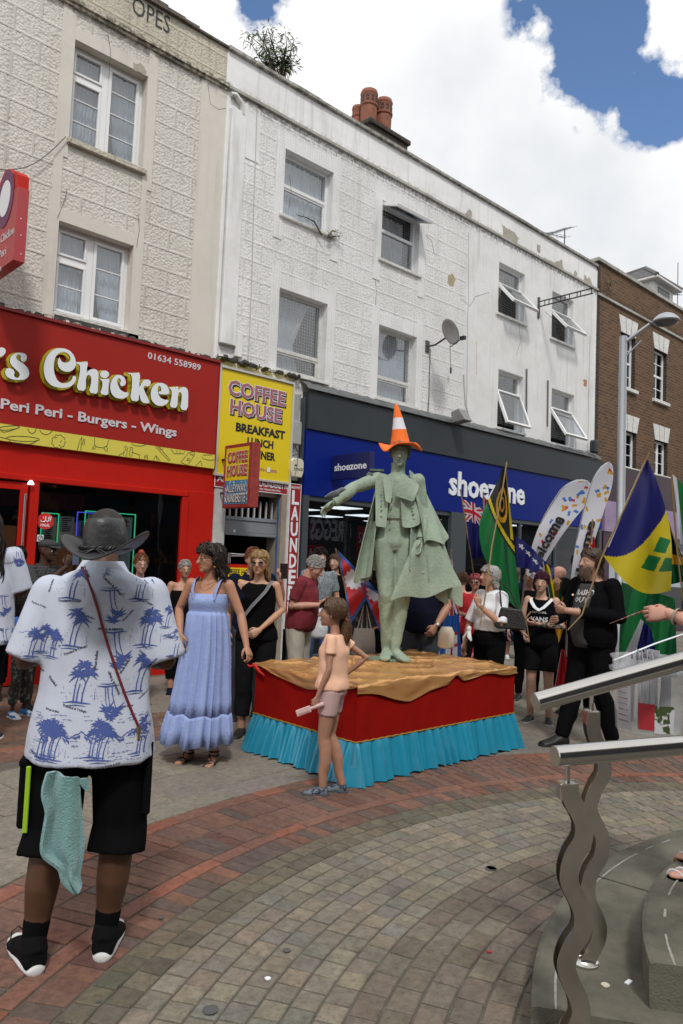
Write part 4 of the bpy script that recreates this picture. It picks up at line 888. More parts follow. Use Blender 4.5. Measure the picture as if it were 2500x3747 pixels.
# projecting sign
pn = ray(925.6, 1616); pf = ray(824, 1620)
yfar = 8.72; X0 = pf.x/pf.y*yfar; ynear = X0/(pn.x/pn.y); pz1 = EYE+pn.z/pn.y*ynear; pz0 = EYE+ray(912, 1855).z/ray(912, 1855).y*ynear
endw = FY(956, 1618, ynear).x-X0
pc = thing('projecting_coffee_sign', 'weathered red projecting box sign reading Coffee House over blue Alleyway Launderette', 'shop sign', (X0, ynear, pz0))
M_oldred = mat('weathered red paint', (.30, .035, .03), .6, var=.35, vscale=14, bump=.3)
mb = MB(); mb.box(X0, X0+endw, ynear, yfar, pz0, pz1); mb.build('sign_box', M_oldred, pc, bevel=.006)
mb = MB(); ya, yb = ynear+.07, yfar-.05; za, zb = pz0+.05, pz1-.05; zm = za+(zb-za)*.42
mb.box(X0-.003, X0, ya, yb, zm, zb, 0); mb.box(X0-.003, X0, ya, yb, za, zm-.001, 1)
def side_text(s, u0, u1, v0, v1, mi, th, bold):
 text_quad(mb, s, (X0-.003, yb+(ya-yb)*u0, za+(zb-za)*v0), (0, (ya-yb)*(u1-u0), 0), (0, 0, (zb-za)*(v1-v0)), (-1, 0, 0), th, mi, bold)
for s, v0, v1 in (('COFFEE', .73, .93), ('HOUSE', .49, .69)):
 side_text(s, .07, .97, v0-.015, v1+.005, 2, .0015, .07); side_text(s, .06, .95, v0-.003, v1+.007, 3, .003, .05); side_text(s, .07, .94, v0, v1, 4, .0045, .02)
for s, v0, v1 in (('ALLEYWAY', .21, .34), ('LAUNDERETTE', .03, .18)):
 side_text(s, .1, .95, v0-.01, v1, 2, .0015, .05); side_text(s, .08, .93, v0, v1+.005, 3, .003, 0.01)
r_ = random.Random(4)
for i in range(60):
 u, v = r_.random(), r_.uniform(.0, .4)
 if .1 < u < .9 and v < .36: continue
 mb.prism([(X0-.003, yb+(ya-yb)*u+.011*math.cos(t), za+(zb-za)*v+.011*math.sin(t)) for t in [q*math.pi/4 for q in range(8)]], (-1, 0, 0), .001+i*.00002, 3)
mb.build('sign_face', [M_cyel, mat('launderette blue', (.05, .22, .38), .5), M_blk, mat('off white letters', (.6, .6, .58), .5), mat('sign red letters', (.42, .03, .03), .5)], pc)
mb = MB(); mb.box(X0+.05, X0+.08, yfar, YC, pz1-.2, pz1-.17); mb.box(X0+.05, X0+.08, yfar, YC, pz0+.2, pz0+.23); mb.build('bracket', M_blk, pc)
# launderette strip sign
YL = 8.87; ls = thing('launderette_strip_sign', 'narrow dark red strip sign reading Launderette under the yellow sign', 'shop sign', (6.5, YL, 2.7))
M_drs = mat('dark red sign', (.30, .015, .02), .4); a = FY(*Zc(1130, 1812), YL); b = FY(*Zc(1130, 1990), YL)
mb = MB(); mb.box(cx0+.02, a.x, YL, YL+.03, b.z, a.z); mb.build('sign_panel', M_drs, ls)
mb = MB(); c = FY(*Zc(685, 1885), YL); d = FY(*Zc(1115, 1935), YL); hh = (a.z-b.z)
ftext(mb, 'LAUNDERETTE', c.x, d.x, b.z+hh*.42, b.z+hh*.90, YL, .003, 0, .02); ftext(mb, 'ALLEYWAY', cx0+.06, c.x-.06, b.z+hh*.42, b.z+hh*.90, YL, .003, 0, .02); ftext(mb, 'WEEK: 7.30AM-5PM (FINAL WASH)', c.x, c.x+(d.x-c.x)*.72, b.z+hh*.1, b.z+hh*.3, YL, .003)
mb.build('lettering', M_sw, ls); mb = MB(); rect_frame(mb, cx0+.018, a.x+.004, b.z-.004, a.z+.004, YL-.005, YL-.001, .01); mb.build('sign_frame', M_sw, ls)
# vertical board
YV = 8.80; vb = thing('vertical_launderette_board', 'tall narrow red board with Launderette written downwards', 'shop sign', (7.1, YV, .6))
v0 = FY(1064, 1775, YV).x; v1 = FY(1102, 1775, YV).x; vt = FY(1083, 1772, YV).z; vz = .55
mb = MB(); mb.box(v0, v1, YV, YV+.03, vz, vt); mb.build('board', M_drs, vb); mb = MB(); rect_frame(mb, v0-.006, v1+.006, vz-.006, vt+.006, YV-.004, YV+.031, .008); mb.build('board_edge', M_sw, vb)
mb = MB(); za_ = FY(1083, 1853, YV).z; zb_ = FY(1083, 1911, YV).z; pitch = za_-zb_; lh = pitch*.9
for i, ch_ in enumerate('LAUNDERETTE'):
 top = za_+pitch-i*pitch
 if top-lh < vz: break
 ftext(mb, ch_, v0+.035, v1-.03, top-lh, top, YV, .004, 0, .03)
ftext(mb, 'ALLEYWAY', v0+.01, v1-.01, vt-.07, vt-.03, YV, .003, 0, .0); mb.build('lettering', M_sw, vb)
# entrance: pillars, gate, shutter, passage
al = thing('alleyway_entrance', 'dark passage entrance with grey steel gate head and spikes beside a white pillar', 'entrance', (6.4, 8.9, 0))
p0 = FY(787, 1800, 8.88).x; p1 = FY(829, 1800, 8.88).x; mb = MB(); mb.box(max(p0, pr1+.004), p1, 8.88, YW+.25, 0, cz0-.012); mb.build('pillar', mat('grubby white pillar', (.50, .50, .49), .8, var=.2, vscale=5), al)
q0 = FY(1032, 1830, 8.86).x; q1 = FY(1052, 1830, 8.86).x; mb = MB(); mb.box(q0, q1, 8.86, YW+.2, 0, b.z); mb.build('door_post', mat('beige post', (.30, .25, .2), .7, var=.2), al)
mb = MB(); mb.box(q1+.002, v0-.008, 8.83, YW+.2, 0, vt); mb.build('white_edge_strip', M_oldwhite, al)
mb = MB(); bx_ = FY(1022, 1900, 8.9).x; mb.tube([(bx_, 8.93, .0), (bx_, 8.93, 2.62)], .014, 8)
for z in (.9, 1.3, 1.75, 2.2): mb.tube([(bx_, 8.93, z), (bx_, 8.93, z+.03)], .02, 8)
mb.build('blue_pipe', mat('blue pipe', (.02, .10, .28), .4), al, smooth=True)
M_shut = mat('grey shutter paint', (.22, .24, .27), .5, var=.12, vscale=4); YG = 8.98
g0 = FY(826, 1885, YG); g1 = FY(1028, 1967, YG); gz1 = (g0.z+FY(1028, 1905, YG).z)/2; gz0 = (FY(826, 1958, YG).z+g1.z)/2
mb = MB(); mb.box(g0.x, g1.x, YG, YG+.06, gz0+.02, gz1-.05); mb.box(g0.x, g1.x, YG-.015, YG+.07, gz1-.049, gz1); mb.box(g0.x, g1.x, YG-.02, YG+.08, gz0, gz0+.019); mb.box(g0.x+.03, g1.x-.03, YG-.004, YG, gz0+.05, gz0+.055)
gt = mb.build('gate_head', M_shut, al, bevel=.003)
for i in range(9):
 x = g0.x+(g1.x-g0.x)*(i+.8)/9.4; mb = MB(); mb.box(x-.011, x+.011, YG+.02, YG+.045, gz1, gz1+.22); mb.prism([(x-.011, YG+.02, gz1+.22), (x+.011, YG+.02, gz1+.22), (x, YG+.02, gz1+.26)], (0, 1, 0), .025); mb.build('spike', M_alu, gt)
c = FY(858, 1943, YG-.002); mb = MB(); mb.prism([(c.x+.022*math.cos(t*.393), YG-.003, c.z+.022*math.sin(t*.393)) for t in range(16)], (0, 1, 0), .003); mb.build('round_sticker', M_sw, gt)
M_pass = mat('passage wall', (.16, .13, .10), .9, var=.2)
mb = MB(); xa, xb = p1, FY(1103, 1800, 8.95).x; mb.box(xa-.1, xa-.02, YW+.25, 13.5, 0, 2.75); mb.box(xb, xb+.08, YW+.2, 13.5, 0, 2.75); mb.box(xa-.1, xb+.08, 13.5, 13.55, 0, 2.75); mb.box(xa-.1, xb+.08, YW, 13.5, 2.75, 2.8)
mb.build('passage', M_pass, al)
YI = 10.6; Zi = zf(800, 1850, .234); a = FY(*Zi(435, 530), YI); b = FY(*Zi(975, 1020), YI); mb = MB(); xi1 = min(b.x, xb-.02)
mb.box(a.x, b.x, YI, YI+.03, b.z, a.z, 0); hh = a.z-b.z; ww = b.x-a.x
ftext(mb, 'ALLEYWAY', a.x+ww*.05, a.x+ww*.95, b.z+hh*.56, b.z+hh*.90, YI, .004, 1, .01); ftext(mb, 'LAUNDERETTE', a.x+ww*.05, a.x+ww*.95, b.z+hh*.2, b.z+hh*.45, YI, .004, 1, .01)
ins = mb.build('hanging_launderette_sign', [M_drs, mat('dim letters', (.42, .44, .44), .5)]); tag(ins, 'red Alleyway Launderette sign hanging deep inside the dark passage', 'sign')
# menu stand in front of the entrance
YM = 8.55; ms = thing('menu_stand', 'black food menu stand with yellow Coffee House strip and burger picture', 'menu board', (6.1, YM, 0))
a = FY(*Zi(150, 915), YM); b = FY(*Zi(600, 1160), YM); mb = MB(); mb.box(a.x-.1, b.x, YM, YM+.05, .15, b.z-.0); mb.build('board', mat('black board', (.02, .02, .022), .5), ms)
mb = MB(); mb.box(a.x-.1, b.x, YM-.004, YM+.055, b.z+.001, a.z, 0); hh = a.z-b.z; mb.box(a.x-.1, b.x, YM-.007, YM-.004, b.z+hh*.17, b.z+hh*.78, 1); ftext(mb, 'COFFEE HOUSE', a.x-.06, b.x-.04, b.z+hh*.30, b.z+hh*.68, YM-.007, .003, 2, .01); mb.build('header_strip', [M_redg, M_cyel, M_blk], ms)
mb = MB(); c = FY(*Zi(250, 1265), YM);
for zz, sz, mi, rr in ((.03, .5, 0, .075), (-.005, .16, 1, .082), (-.025, .14, 2, .075), (-.05, .3, 0, .07)): mb.ball((c.x, YM-.002, c.z+zz), rr, 16, 8, mi, (1, .1, sz))
mb.build('burger_picture', [mat('bun', (.45, .2, .07), .6), mat('salad', (.12, .22, .04), .6), mat('patty', (.12, .05, .02), .7)], ms)
mb = MB(); c = FY(*Zi(310, 2130), YM); ftext(mb, 'SPECIALS', c.x-.25, c.x, c.z-.03, c.z+.03, YM, .003, 0)
for i in range(5): mb.box(c.x-.25, c.x+.05-.03*i, YM-.003, YM, c.z-.1-i*.06, c.z-.085-i*.06, 0)
mb.build('lettering', mat('chalk grey', (.25, .25, .25), .8), ms)
mb = MB(); mb.tube([FY(*Zi(165, 900), YM), FY(*Zi(165, 740), YM)], .018, 8); mb.tube([FY(*Zi(185, 755), YM), FY(*Zi(600, 785), YM)], .014, 8); mb.tube([FY(*Zi(200, 790), YM+.1), FY(*Zi(600, 790), YM+.1)], .008, 8); mb.build('frame', M_steel, ms, smooth=True)
# grey cable box, conduit and alarm box on the pier
pier = thing('alarm_box', 'white bell alarm box marked Kings on the pier beside the shoe shop', 'alarm box', (7.2, 8.8, 3))
a = FY(*Zc(1168, 1435), 8.80); b = FY(*Zc(1343, 1740), 8.80); cx = (a.x+b.x)/2; hw = (b.x-a.x)/2; hz = a.z-b.z
mb = MB(); mb.prism([(cx-hw, 8.80, b.z+hz*.3), (cx-hw*.75, 8.80, b.z), (cx+hw*.75, 8.80, b.z), (cx+hw, 8.80, b.z+hz*.3), (cx+hw, 8.80, a.z-hz*.15), (cx+hw*.7, 8.80, a.z), (cx-hw*.7, 8.80, a.z), (cx-hw, 8.80, a.z-hz*.15)], (0, 1, 0), .1)
mb.build('box', mat('ivory plastic', (.60, .57, .45), .4), pier, bevel=.012)
mb = MB(); ftext(mb, 'KINGS', cx-hw*.55, cx+hw*.85, b.z+hz*.36, b.z+hz*.5, 8.80, .003)
mb.prism([(cx-hw*.5, 8.797, b.z+hz*.58), (cx-hw*.2, 8.797, b.z+hz*.58), (cx-hw*.15, 8.797, b.z+hz*.68), (cx-hw*.28, 8.797, b.z+hz*.62), (cx-hw*.35, 8.797, b.z+hz*.70), (cx-hw*.42, 8.797, b.z+hz*.62), (cx-hw*.55, 8.797, b.z+hz*.68)], (0, 1, 0), .003); mb.build('lettering', M_blk, pier)
cbx = thing('cable_box', 'grey vertical trunking and cable box on the dirty pier above the alarm box', 'cable box', (7.2, 8.9, 3.5))
mb = MB(); a = FY(*Zc(1195, 885), 8.86); b = FY(*Zc(1310, 1250), 8.86); mb.box(a.x, b.x, 8.86, 8.95, b.z, a.z); mb.build('box', mat('grey plastic', (.33, .34, .33), .6, var=.1), cbx, bevel=.01)
mb = MB(); mb.box(a.x+.02, b.x-.03, 8.9, 8.95, a.z+.002, a.z+.42); mb.build('trunking', bpy.data.materials['grey plastic'], cbx)
mb = MB(); mb.tube([FY(*Zc(p[0], p[1]), 8.85) for p in ((1215, 1250), (1240, 1320), (1270, 1390), (1180, 1400))], .007, 6); mb.tube([FY(*Zc(p[0], p[1]), 8.79) for p in ((1250, 1410), (1255, 1500), (1240, 1600), (1215, 1700))], .0035, 5); mb.tube([FY(*Zc(p[0], p[1]), 8.85) for p in ((1300, 500), (1290, 700), (1320, 950), (1330, 1150))], .004, 5); mb.build('cable', M_cable, cbx, smooth=True)
# shoe shop
YZ = 8.86
sz = thing('shoe_shopfront', 'dark grey framed shoe shop window front with lit interior', 'shopfront', (11, YZ, 0))
fs = thing('shoe_shop_sign', 'long blue fascia with white shoezone lettering under a dark grey band', 'shop sign', (11, YZ, 2.6))
M_gry = mat('charcoal fascia', (.035, .042, .048), .5, spec=.25, var=.15, vscale=1.2); M_blue = mat('royal blue fascia', (.003, .015, .18), .4, spec=.12, var=.05); M_gfr = mat('dark grey frame', (.05, .06, .07), .45)
sx0_ = FY(1122, 1572, YZ).x; sx1_ = FY(2205, 1800, YZ).x; gt_, gb_, bb_ = FY(1124, 1429, YZ).z, FY(1122, 1572, YZ).z, FY(1121, 1811, YZ).z
mb = MB(); mb.box(sx0_, sx1_+.1, YZ-.03, YW-.005, gb_+.02, gt_); mb.build('grey_band', M_gry, fs); mb = MB(); mb.box(sx0_, sx1_, YZ, YW-.005, bb_, gb_+.018); mb.build('blue_panel', M_blue, fs)
Zs = zf(1050, 1450, .4464); Zr = zf(1650, 1600, .542)
mb = MB(); a = FY(*Zs(1325, 805), YZ); b = FY(*Zr(495, 440), YZ); t_ = FY(*Zs(1410, 617), YZ); ftext(mb, 'shoezone', a.x, b.x, a.z-.01, t_.z, YZ, .02, 0, .025); mb.build('lettering', M_sw, fs)
# projecting sign of the shoe shop
pn = ray(1356, 1651); pf = ray(1213, 1658); yf_ = YZ; Xp = pf.x/pf.y*yf_; yn_ = Xp/(pn.x/pn.y); qz1 = EYE+pn.z/pn.y*yn_; qz0 = EYE+ray(1349, 1745).z/ray(1349, 1745).y*yn_
pz = thing('projecting_shoe_sign', 'small dark blue projecting sign reading shoezone', 'shop sign', (Xp, yn_, qz0))
mb = MB(); mb.box(Xp, Xp+.1, yn_, yf_-.03, qz0, qz1); mb.build('sign_box', mat('navy sign', (.01, .015, .10), .4), pz, bevel=.004)
mb = MB(); text_quad(mb, 'shoezone', (Xp, yf_-.09, qz0+(qz1-qz0)*.34), (0, (yn_-yf_)+.16, 0), (0, 0, (qz1-qz0)*.30), (-1, 0, 0), .004, 0, .02); mb.build('lettering', M_sw, pz)
# frames and glass
gxs = [FY(1650, 1900, YZ).x, FY(1706, 1900, YZ).x]; xL = sx0_; mb = MB()
mb.box(xL, xL+.12, YZ, YW+.1, 0, bb_); mb.box(FY(1104, 1850, YZ).x+.0, xL-.001, YZ+.04, YW+.1, 0, gt_-.1); mb.box(gxs[0], gxs[1], YZ-.02, YW+.1, 0, bb_); mb.box(sx1_-.1, sx1_, YZ, YW+.1, 0, bb_); mb.box(xL+.12, gxs[0], YZ+.02, YZ+.1, bb_-.08, bb_-.001); mb.box(gxs[1], sx1_-.1, YZ+.02, YZ+.1, bb_-.08, bb_-.001)
for x in (FY(1905, 1950, YZ).x, FY(2035, 1950, YZ).x): mb.box(x, x+.07, YZ+.02, YZ+.1, .3, bb_-.08)
mb.box(gxs[1], sx1_-.1, YZ+.0, YZ+.1, 0, .3); mb.box(xL+.12, gxs[0], YZ+.0, YZ+.1, 0, .12); mb.build('frame', M_gfr, sz, bevel=.004)
Mg2 = glass('shoe shop glass', (.52, .55, .58), .045)
pane('window_pane', xL+.12, gxs[0], .12, bb_-.08, YZ+.06, sz, Mg2); pane('window_pane', gxs[1], sx1_-.1, .3, bb_-.08, YZ+.06, sz, Mg2)
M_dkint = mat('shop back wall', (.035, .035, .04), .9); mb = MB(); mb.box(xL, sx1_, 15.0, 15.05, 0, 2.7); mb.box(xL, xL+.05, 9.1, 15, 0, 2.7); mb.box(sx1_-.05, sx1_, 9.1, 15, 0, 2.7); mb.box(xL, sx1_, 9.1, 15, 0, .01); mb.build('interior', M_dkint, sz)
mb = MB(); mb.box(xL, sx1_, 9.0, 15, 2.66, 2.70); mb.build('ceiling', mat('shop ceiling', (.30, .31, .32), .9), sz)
Ml = emat('ceiling panel light', (1, 1, .97), 3.0); mb = MB()
for i in range(5):
 for j in range(4): mb.box(xL+.7+i*1.9, xL+1.3+i*1.9, 9.5+j*1.3, 10.1+j*1.3, 2.645, 2.658)
mb.build('ceiling_light', Ml, sz)
mb = MB(); r_ = random.Random(12)
for i in range(15):
 x = xL+.5+i*.58
 for z in (.3, .7, 1.1, 1.5):
  for k in range(2): mb.box(x+k*.25, x+k*.25+.2, 12.0+.02*k, 12.35, z, z+r_.uniform(.08, .2), r_.randrange(3))
mb.build('shoe_shelves', [mat('stock dark', (.05, .04, .04), .7), mat('stock red', (.2, .03, .03), .7), mat('stock grey', (.15, .14, .14), .7)], sz)
Zt = zf(1050, 1450, .4464); YPo = YZ+.12
def poster(name, p0, p1, m_, txt, tc_=None, col=0):
 a = FY(*p0, YPo); b = FY(*p1, YPo); mb = MB(); mb.box(a.x, b.x, YPo, YPo+.01, b.z, a.z, 0)
 for s, v0, v1, u0, u1 in txt: ftext(mb, s, a.x+(b.x-a.x)*u0, a.x+(b.x-a.x)*u1, b.z+(a.z-b.z)*v0, b.z+(a.z-b.z)*v1, YPo, .003, 1, -.01)
 return mb.build(name, [m_, tc_ or M_lt], sz)
poster('sale_poster', Zt(140, 1215), Zt(292, 1720), mat('sale red', (.36, .015, .015), .4), [('SALE', .66, .95, -.0, .9), ('NOW ON', .2, .32, .1, .9)])
poster('sale_poster', Zt(580, 1060), Zt(690, 1420), bpy.data.materials['sale red'], [('SALE', .6, .85, .1, .9)])
poster('purple_poster', Zt(143, 1010), Zt(242, 1208), mat('purple poster', (.08, .02, .08), .5), [('SALE', .55, .8, .0, .8), ('SALE', .15, .35, .0, .8)], M_mauve)
a = FY(1712, 2085, YPo); mb = MB()
for i in range(24): mb.prism([(gxs[1]+.1+i*.13+.02*math.cos(t*.785), YPo-.05, 1.38+.02*math.sin(t*.785)) for t in range(8)], (0, 1, 0), .002)
mb.build('window_dots', M_lt, sz)
# red poster behind white lettering further right, plus a model poster
poster('fashion_poster', (2040, 2010), (2115, 2250), mat('pink fashion poster', (.22, .12, .13), .5, var=.5, vscale=3), [])
# purple shop
YQ = 8.87; pu = thing('purple_shopfront', 'dark plum shopfront with pale lilac sign beyond the shoe shop', 'shopfront', (19, YQ, 0))
px0 = sx1_+.11; mb = MB(); mb.box(px0, px0+5.3, YQ, YW-.004, 3.3, 4.2); mb.build('fascia', mat('plum fascia', (.035, .012, .022), .5, var=.4, vscale=1.5), pu)
mb = MB(); mb.box(px0, px0+5.3, YQ-.03, YW-.004, 2.55, 3.29); mb.build('sign_panel', mat('lilac panel', (.30, .22, .36), .5, var=.2, vscale=2), pu)
mb = MB(); mb.box(px0, px0+.3, YQ, YW+.1, 0, 2.549); mb.box(px0+5, px0+5.3, YQ, YW+.1, 0, 2.549); mb.box(px0+.3, px0+5, YQ+.02, YW+.1, 0, .5); mb.box(px0+2.3, px0+2.4, YQ+.02, YW+.05, .5, 2.549); mb.build('frame', mat('plum frame', (.05, .02, .04), .5), pu)
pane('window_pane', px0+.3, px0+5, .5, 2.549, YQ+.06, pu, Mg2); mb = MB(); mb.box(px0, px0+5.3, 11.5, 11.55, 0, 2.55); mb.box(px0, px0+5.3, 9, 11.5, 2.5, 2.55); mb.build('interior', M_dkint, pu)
mb = MB(); mb.box(px0+5.35, px0+14, 8.9, 9, 0, 2.5); mb.box(px0+5.35, px0+14, 8.85, 9, 2.51, 3.4); tag(mb.build('far_shopfront', mat('far shopfront', (.12, .11, .13), .6)), 'grey shopfront under the yellow brick building at the far right', 'shopfront')
## figure library
def eloft(mb, rings, n=20, mi=0):
 """rings: (centre, lateral vector, half width, half depth, front vector)"""
 vs = []
 for c, la, a, b, fr in rings:
  for j in range(n):
   t = 2*math.pi*j/n; vs.append(c+la*(a*math.cos(t))+fr*(b*math.sin(t)))
 k = len(rings); fs = [(i*n+j, i*n+(j+1) % n, (i+1)*n+(j+1) % n, (i+1)*n+j) for i in range(k-1) for j in range(n)]
 fs += [tuple(range(n))[::-1], tuple(range((k-1)*n, k*n))]; mb.add(vs, fs, mi)
def limb(mb, pts, rad, n=14, end=True):
 mb.tube(pts, rad, n)
 for p, r_ in list(zip(pts, rad))[:None if end else -1]: mb.ball(p, r_*.995, 12, 8)
def voxel(mb, vox, smooth_it=6, keep=None):
 me = bpy.data.meshes.new('v'); me.from_pydata(mb.v, [], mb.f); bm = bmesh.new(); bm.from_mesh(me); bmesh.ops.recalc_face_normals(bm, faces=bm.faces); bm.to_mesh(me); bm.free()
 o = bpy.data.objects.new('v', me); sc.collection.objects.link(o)
 r_ = o.modifiers.new('r', 'REMESH'); r_.mode = 'VOXEL'; r_.voxel_size = vox; r_.use_smooth_shade = True
 if smooth_it: s_ = o.modifiers.new('s', 'SMOOTH'); s_.iterations = smooth_it; s_.factor = .5
 dg = bpy.context.evaluated_depsgraph_get(); dg.update(); out = bpy.data.meshes.new_from_object(o.evaluated_get(dg))
 bpy.data.objects.remove(o); bpy.data.meshes.remove(me); return out
def wrinkle(me, amp, freq, seed=0, stretch=(1, 1, .45), ridge=True):
 if amp <= 0: return
 off = Vector((seed*7.3, seed*3.1, seed*1.7)); ns = [v.normal.copy() for v in me.vertices]
 for v, nn_ in zip(me.vertices, ns):
  c = v.co; q = Vector((c.x*stretch[0], c.y*stretch[1], c.z*stretch[2]))*freq+off
  k = mnoise.noise(q);
  if ridge: k = .35-abs(k)*1.6+.5*mnoise.noise(q*2.3)
  v.co += nn_*(k*amp)
 me.update()
def addmesh(me, mb):
 """append a builder's geometry to a mesh"""
 bm = bmesh.new(); bm.from_mesh(me); vs = [bm.verts.new(v) for v in mb.v]
 for f in mb.f:
  try: fc_ = bm.faces.new([vs[i] for i in f]); fc_.smooth = True
  except Exception: pass
 bmesh.ops.recalc_face_normals(bm, faces=bm.faces); bm.to_mesh(me); bm.free()
SKIN = {}
def skin(c):
 if c not in SKIN:
  SKIN[c] = mat('skin', c, .5, spec=.35, var=.10, vscale=18)
  b = SKIN[c].node_tree.nodes['Principled BSDF']; b.inputs['Subsurface Weight'].default_value = .08; b.inputs['Subsurface Radius'].default_value = (.02, .008, .004)
 return SKIN[c]
M_eye = mat('eye white', (.62, .60, .58), .3); M_iris = mat('eye dark', (.03, .02, .015), .2); M_lens = mat('dark lens', (.012, .012, .014), .12, spec=.7); M_clear = glass('spectacle lens', (.9, .9, .9), .02); M_frame = mat('spectacle frame', (.03, .02, .02), .4)
LIPS = {}
STD = dict(pel=(0, 0, .93), neck=(0, -.01, 1.47), head=(0, .03, 1.625), hipw=.092, shw=.178,
 rk=(.10, .02, .50), ra=(.105, -.01, .085), lk=(-.10, .02, .50), la=(-.105, -.01, .085),
 re=(.235, -.02, 1.15), rw=(.25, .04, .90), le=(-.235, -.02, 1.15), lw=(-.25, .04, .90),
 rh=(.0, .15, -1), lh=(.0, .15, -1), rp=(-1, 0, 0), lp=(1, 0, 0), rc=.35, lc=.35, hy=0, hp=0, hr=0, sy=0, toe_r=(.25, 1), toe_l=(-.25, 1))
class Fig:
 def __init__(s, label, loc, face, H=1.70, fem=False, fat=1.0, vox=.009, pose=None, sk=(.45, .26, .18), name='person', cat='person', group=None, z0=0., facevec=None, skmat=None, child=False, armr=1.0, legr=1.0, headr=1.0, bust=0.):
  s.P = dict(STD); s.P.update(pose or {}); s.H = H; s.k = H/1.75; s.fem = fem; s.fat = fat; s.vox = vox; s.child = child; s.armr = armr; s.legr = legr; s.bust = bust
  s.loc = Vector((loc[0], loc[1], z0))
  if facevec is None:
   tc_ = Vector((-loc[0], -loc[1])).normalized(); rt = Vector((-tc_.y, tc_.x)); rt = Vector((loc[1], -loc[0])).normalized()
   a = R_(face); f = tc_*math.cos(a)+rt*math.sin(a)
  else: f = Vector(facevec).normalized()
  s.fy = Vector((f.x, f.y, 0)); s.fx = Vector((f.y, -f.x, 0)); s.up = Vector((0, 0, 1))
  s.root = thing(name, label, cat, s.loc, group); s.skm = skmat or skin(sk); s.sk = sk
  s.hk = headr*(1.14 if child else 1.0)
  hy, hp, hr = R_(s.P['hy']), R_(s.P['hp']), R_(s.P['hr'])
  Mh = Matrix((s.fx, s.fy, s.up)).transposed() @ (Matrix.Rotation(hy, 3, 'Z') @ Matrix.Rotation(hp, 3, 'X') @ Matrix.Rotation(hr, 3, 'Y'))
  s.hm = Matrix.Translation(s.w(s.P['head'])) @ Mh.to_4x4() @ Matrix.Scale(s.k*s.hk, 4)
  bpy.context.view_layer.update()
 def w(s, p): return s.loc+s.fx*(p[0]*s.k)+s.fy*(p[1]*s.k)+s.up*(p[2]*s.k)
 def d(s, p): return s.fx*p[0]+s.fy*p[1]+s.up*p[2]
 def h(s, p): return s.hm @ Vector(p)
 def rings(s, grow=0., t0=0., t1=1., flare=0., n=15):
  P = s.P; fat = s.fat; k = s.k
  if s.fem: T = [(0, .115, .09), (.10, .165, .115), (.2, .160, .112), (.36, .122, .092), (.55, .135, .10), (.72, .148, .118+s.bust), (.86, .158, .088), (.95, .12, .07), (1, .058, .056)]
  else: T = [(0, .11, .09), (.10, .155, .11), (.2, .15, .108), (.38, .138, .10), (.58, .155, .11), (.74, .172, .118), (.88, .172, .095), (.955, .125, .075), (1, .066, .064)]
  if s.child: T = [(a, b*.86, c*.95) for a, b, c in T]
  pel = Vector(P['pel'])-Vector((0, 0, .085)); nk = Vector(P['neck']); sy = R_(P['sy']); out = []
  mid = (pel+nk)/2; bend = Vector(P.get('bend', (0, 0, 0)))
  for i in range(n):
   t = t0+(t1-t0)*i/(n-1); a = b = 0
   for (ta, aa, ba), (tb, ab, bb) in zip(T, T[1:]):
    if ta <= t <= tb+1e-9: q = (t-ta)/(tb-ta); q = q*q*(3-2*q); a = aa+(ab-aa)*q; b = ba+(bb-ba)*q; break
   f = 1+(fat-1)*max(0, 1-abs(t-.33)/.55) ; fb = 1+(fat-1)*1.6*max(0, 1-abs(t-.36)/.45)
   c = pel.lerp(nk, t)+bend*(4*t*(1-t)); yw = sy*t
   la = Vector((math.cos(yw), math.sin(yw), 0)); fr = Vector((-math.sin(yw), math.cos(yw), 0))
   if i and t > 0:
    pass
   g = grow+flare*(1-t)
   if fat > 1: c = c+fr*((fb-1)*b*.45)
   out.append((s.w(c), s.d(la).normalized(), (a*f)*k+g, (b*fb)*k+g, s.d(fr).normalized()))
  return out
 def sh(s, side):
  sy = R_(s.P['sy']); nk = Vector(s.P['neck']); x = s.P['shw']*(.9 if s.fem else 1)*(.86 if s.child else 1)*side
  dz = s.P.get('shz', (-.055, -.055))[0 if side > 0 else 1]
  return nk+Vector((x*math.cos(sy), x*math.sin(sy), dz))
 def arm_pts(s, side):
  e, wst = (s.P['re'], s.P['rw']) if side > 0 else (s.P['le'], s.P['lw'])
  return [s.w(s.sh(side)), s.w(e), s.w(wst)]
 def leg_pts(s, side):
  kn, an = (s.P['rk'], s.P['ra']) if side > 0 else (s.P['lk'], s.P['la'])
  hp = Vector(s.P['pel'])+Vector((s.P['hipw']*side*(.9 if s.child else 1), 0, -.01)); return [s.w(hp), s.w(kn), s.w(an)]
 def arm(s, mb, side, grow=0., t=2.0, n=8, g2=None, g3=0):
  """arm from shoulder to parameter t (1 elbow, 2 wrist)"""
  A, E, W = s.arm_pts(side); k = s.k*s.armr*(.85 if s.fem else 1)*(.8 if s.child else 1); g2 = grow if g2 is None else g2
  R = [.053, .047, .043, .039, .036, .039, .036, .029, .024]
  pts = []; rad = []
  for i in range(9):
   q = i/4.0
   if q > t+1e-6:
    break
   p = A.lerp(E, q) if q <= 1 else E.lerp(W, q-1); pts.append(p); rad.append(R[i]*k+grow+(g2-grow)*(q/t))
  limb(mb, pts, rad, end=grow <= 0)
  mb.ball(A, .052*k+grow*.8, 12, 8, 0)
  return pts[-1], rad[-1]
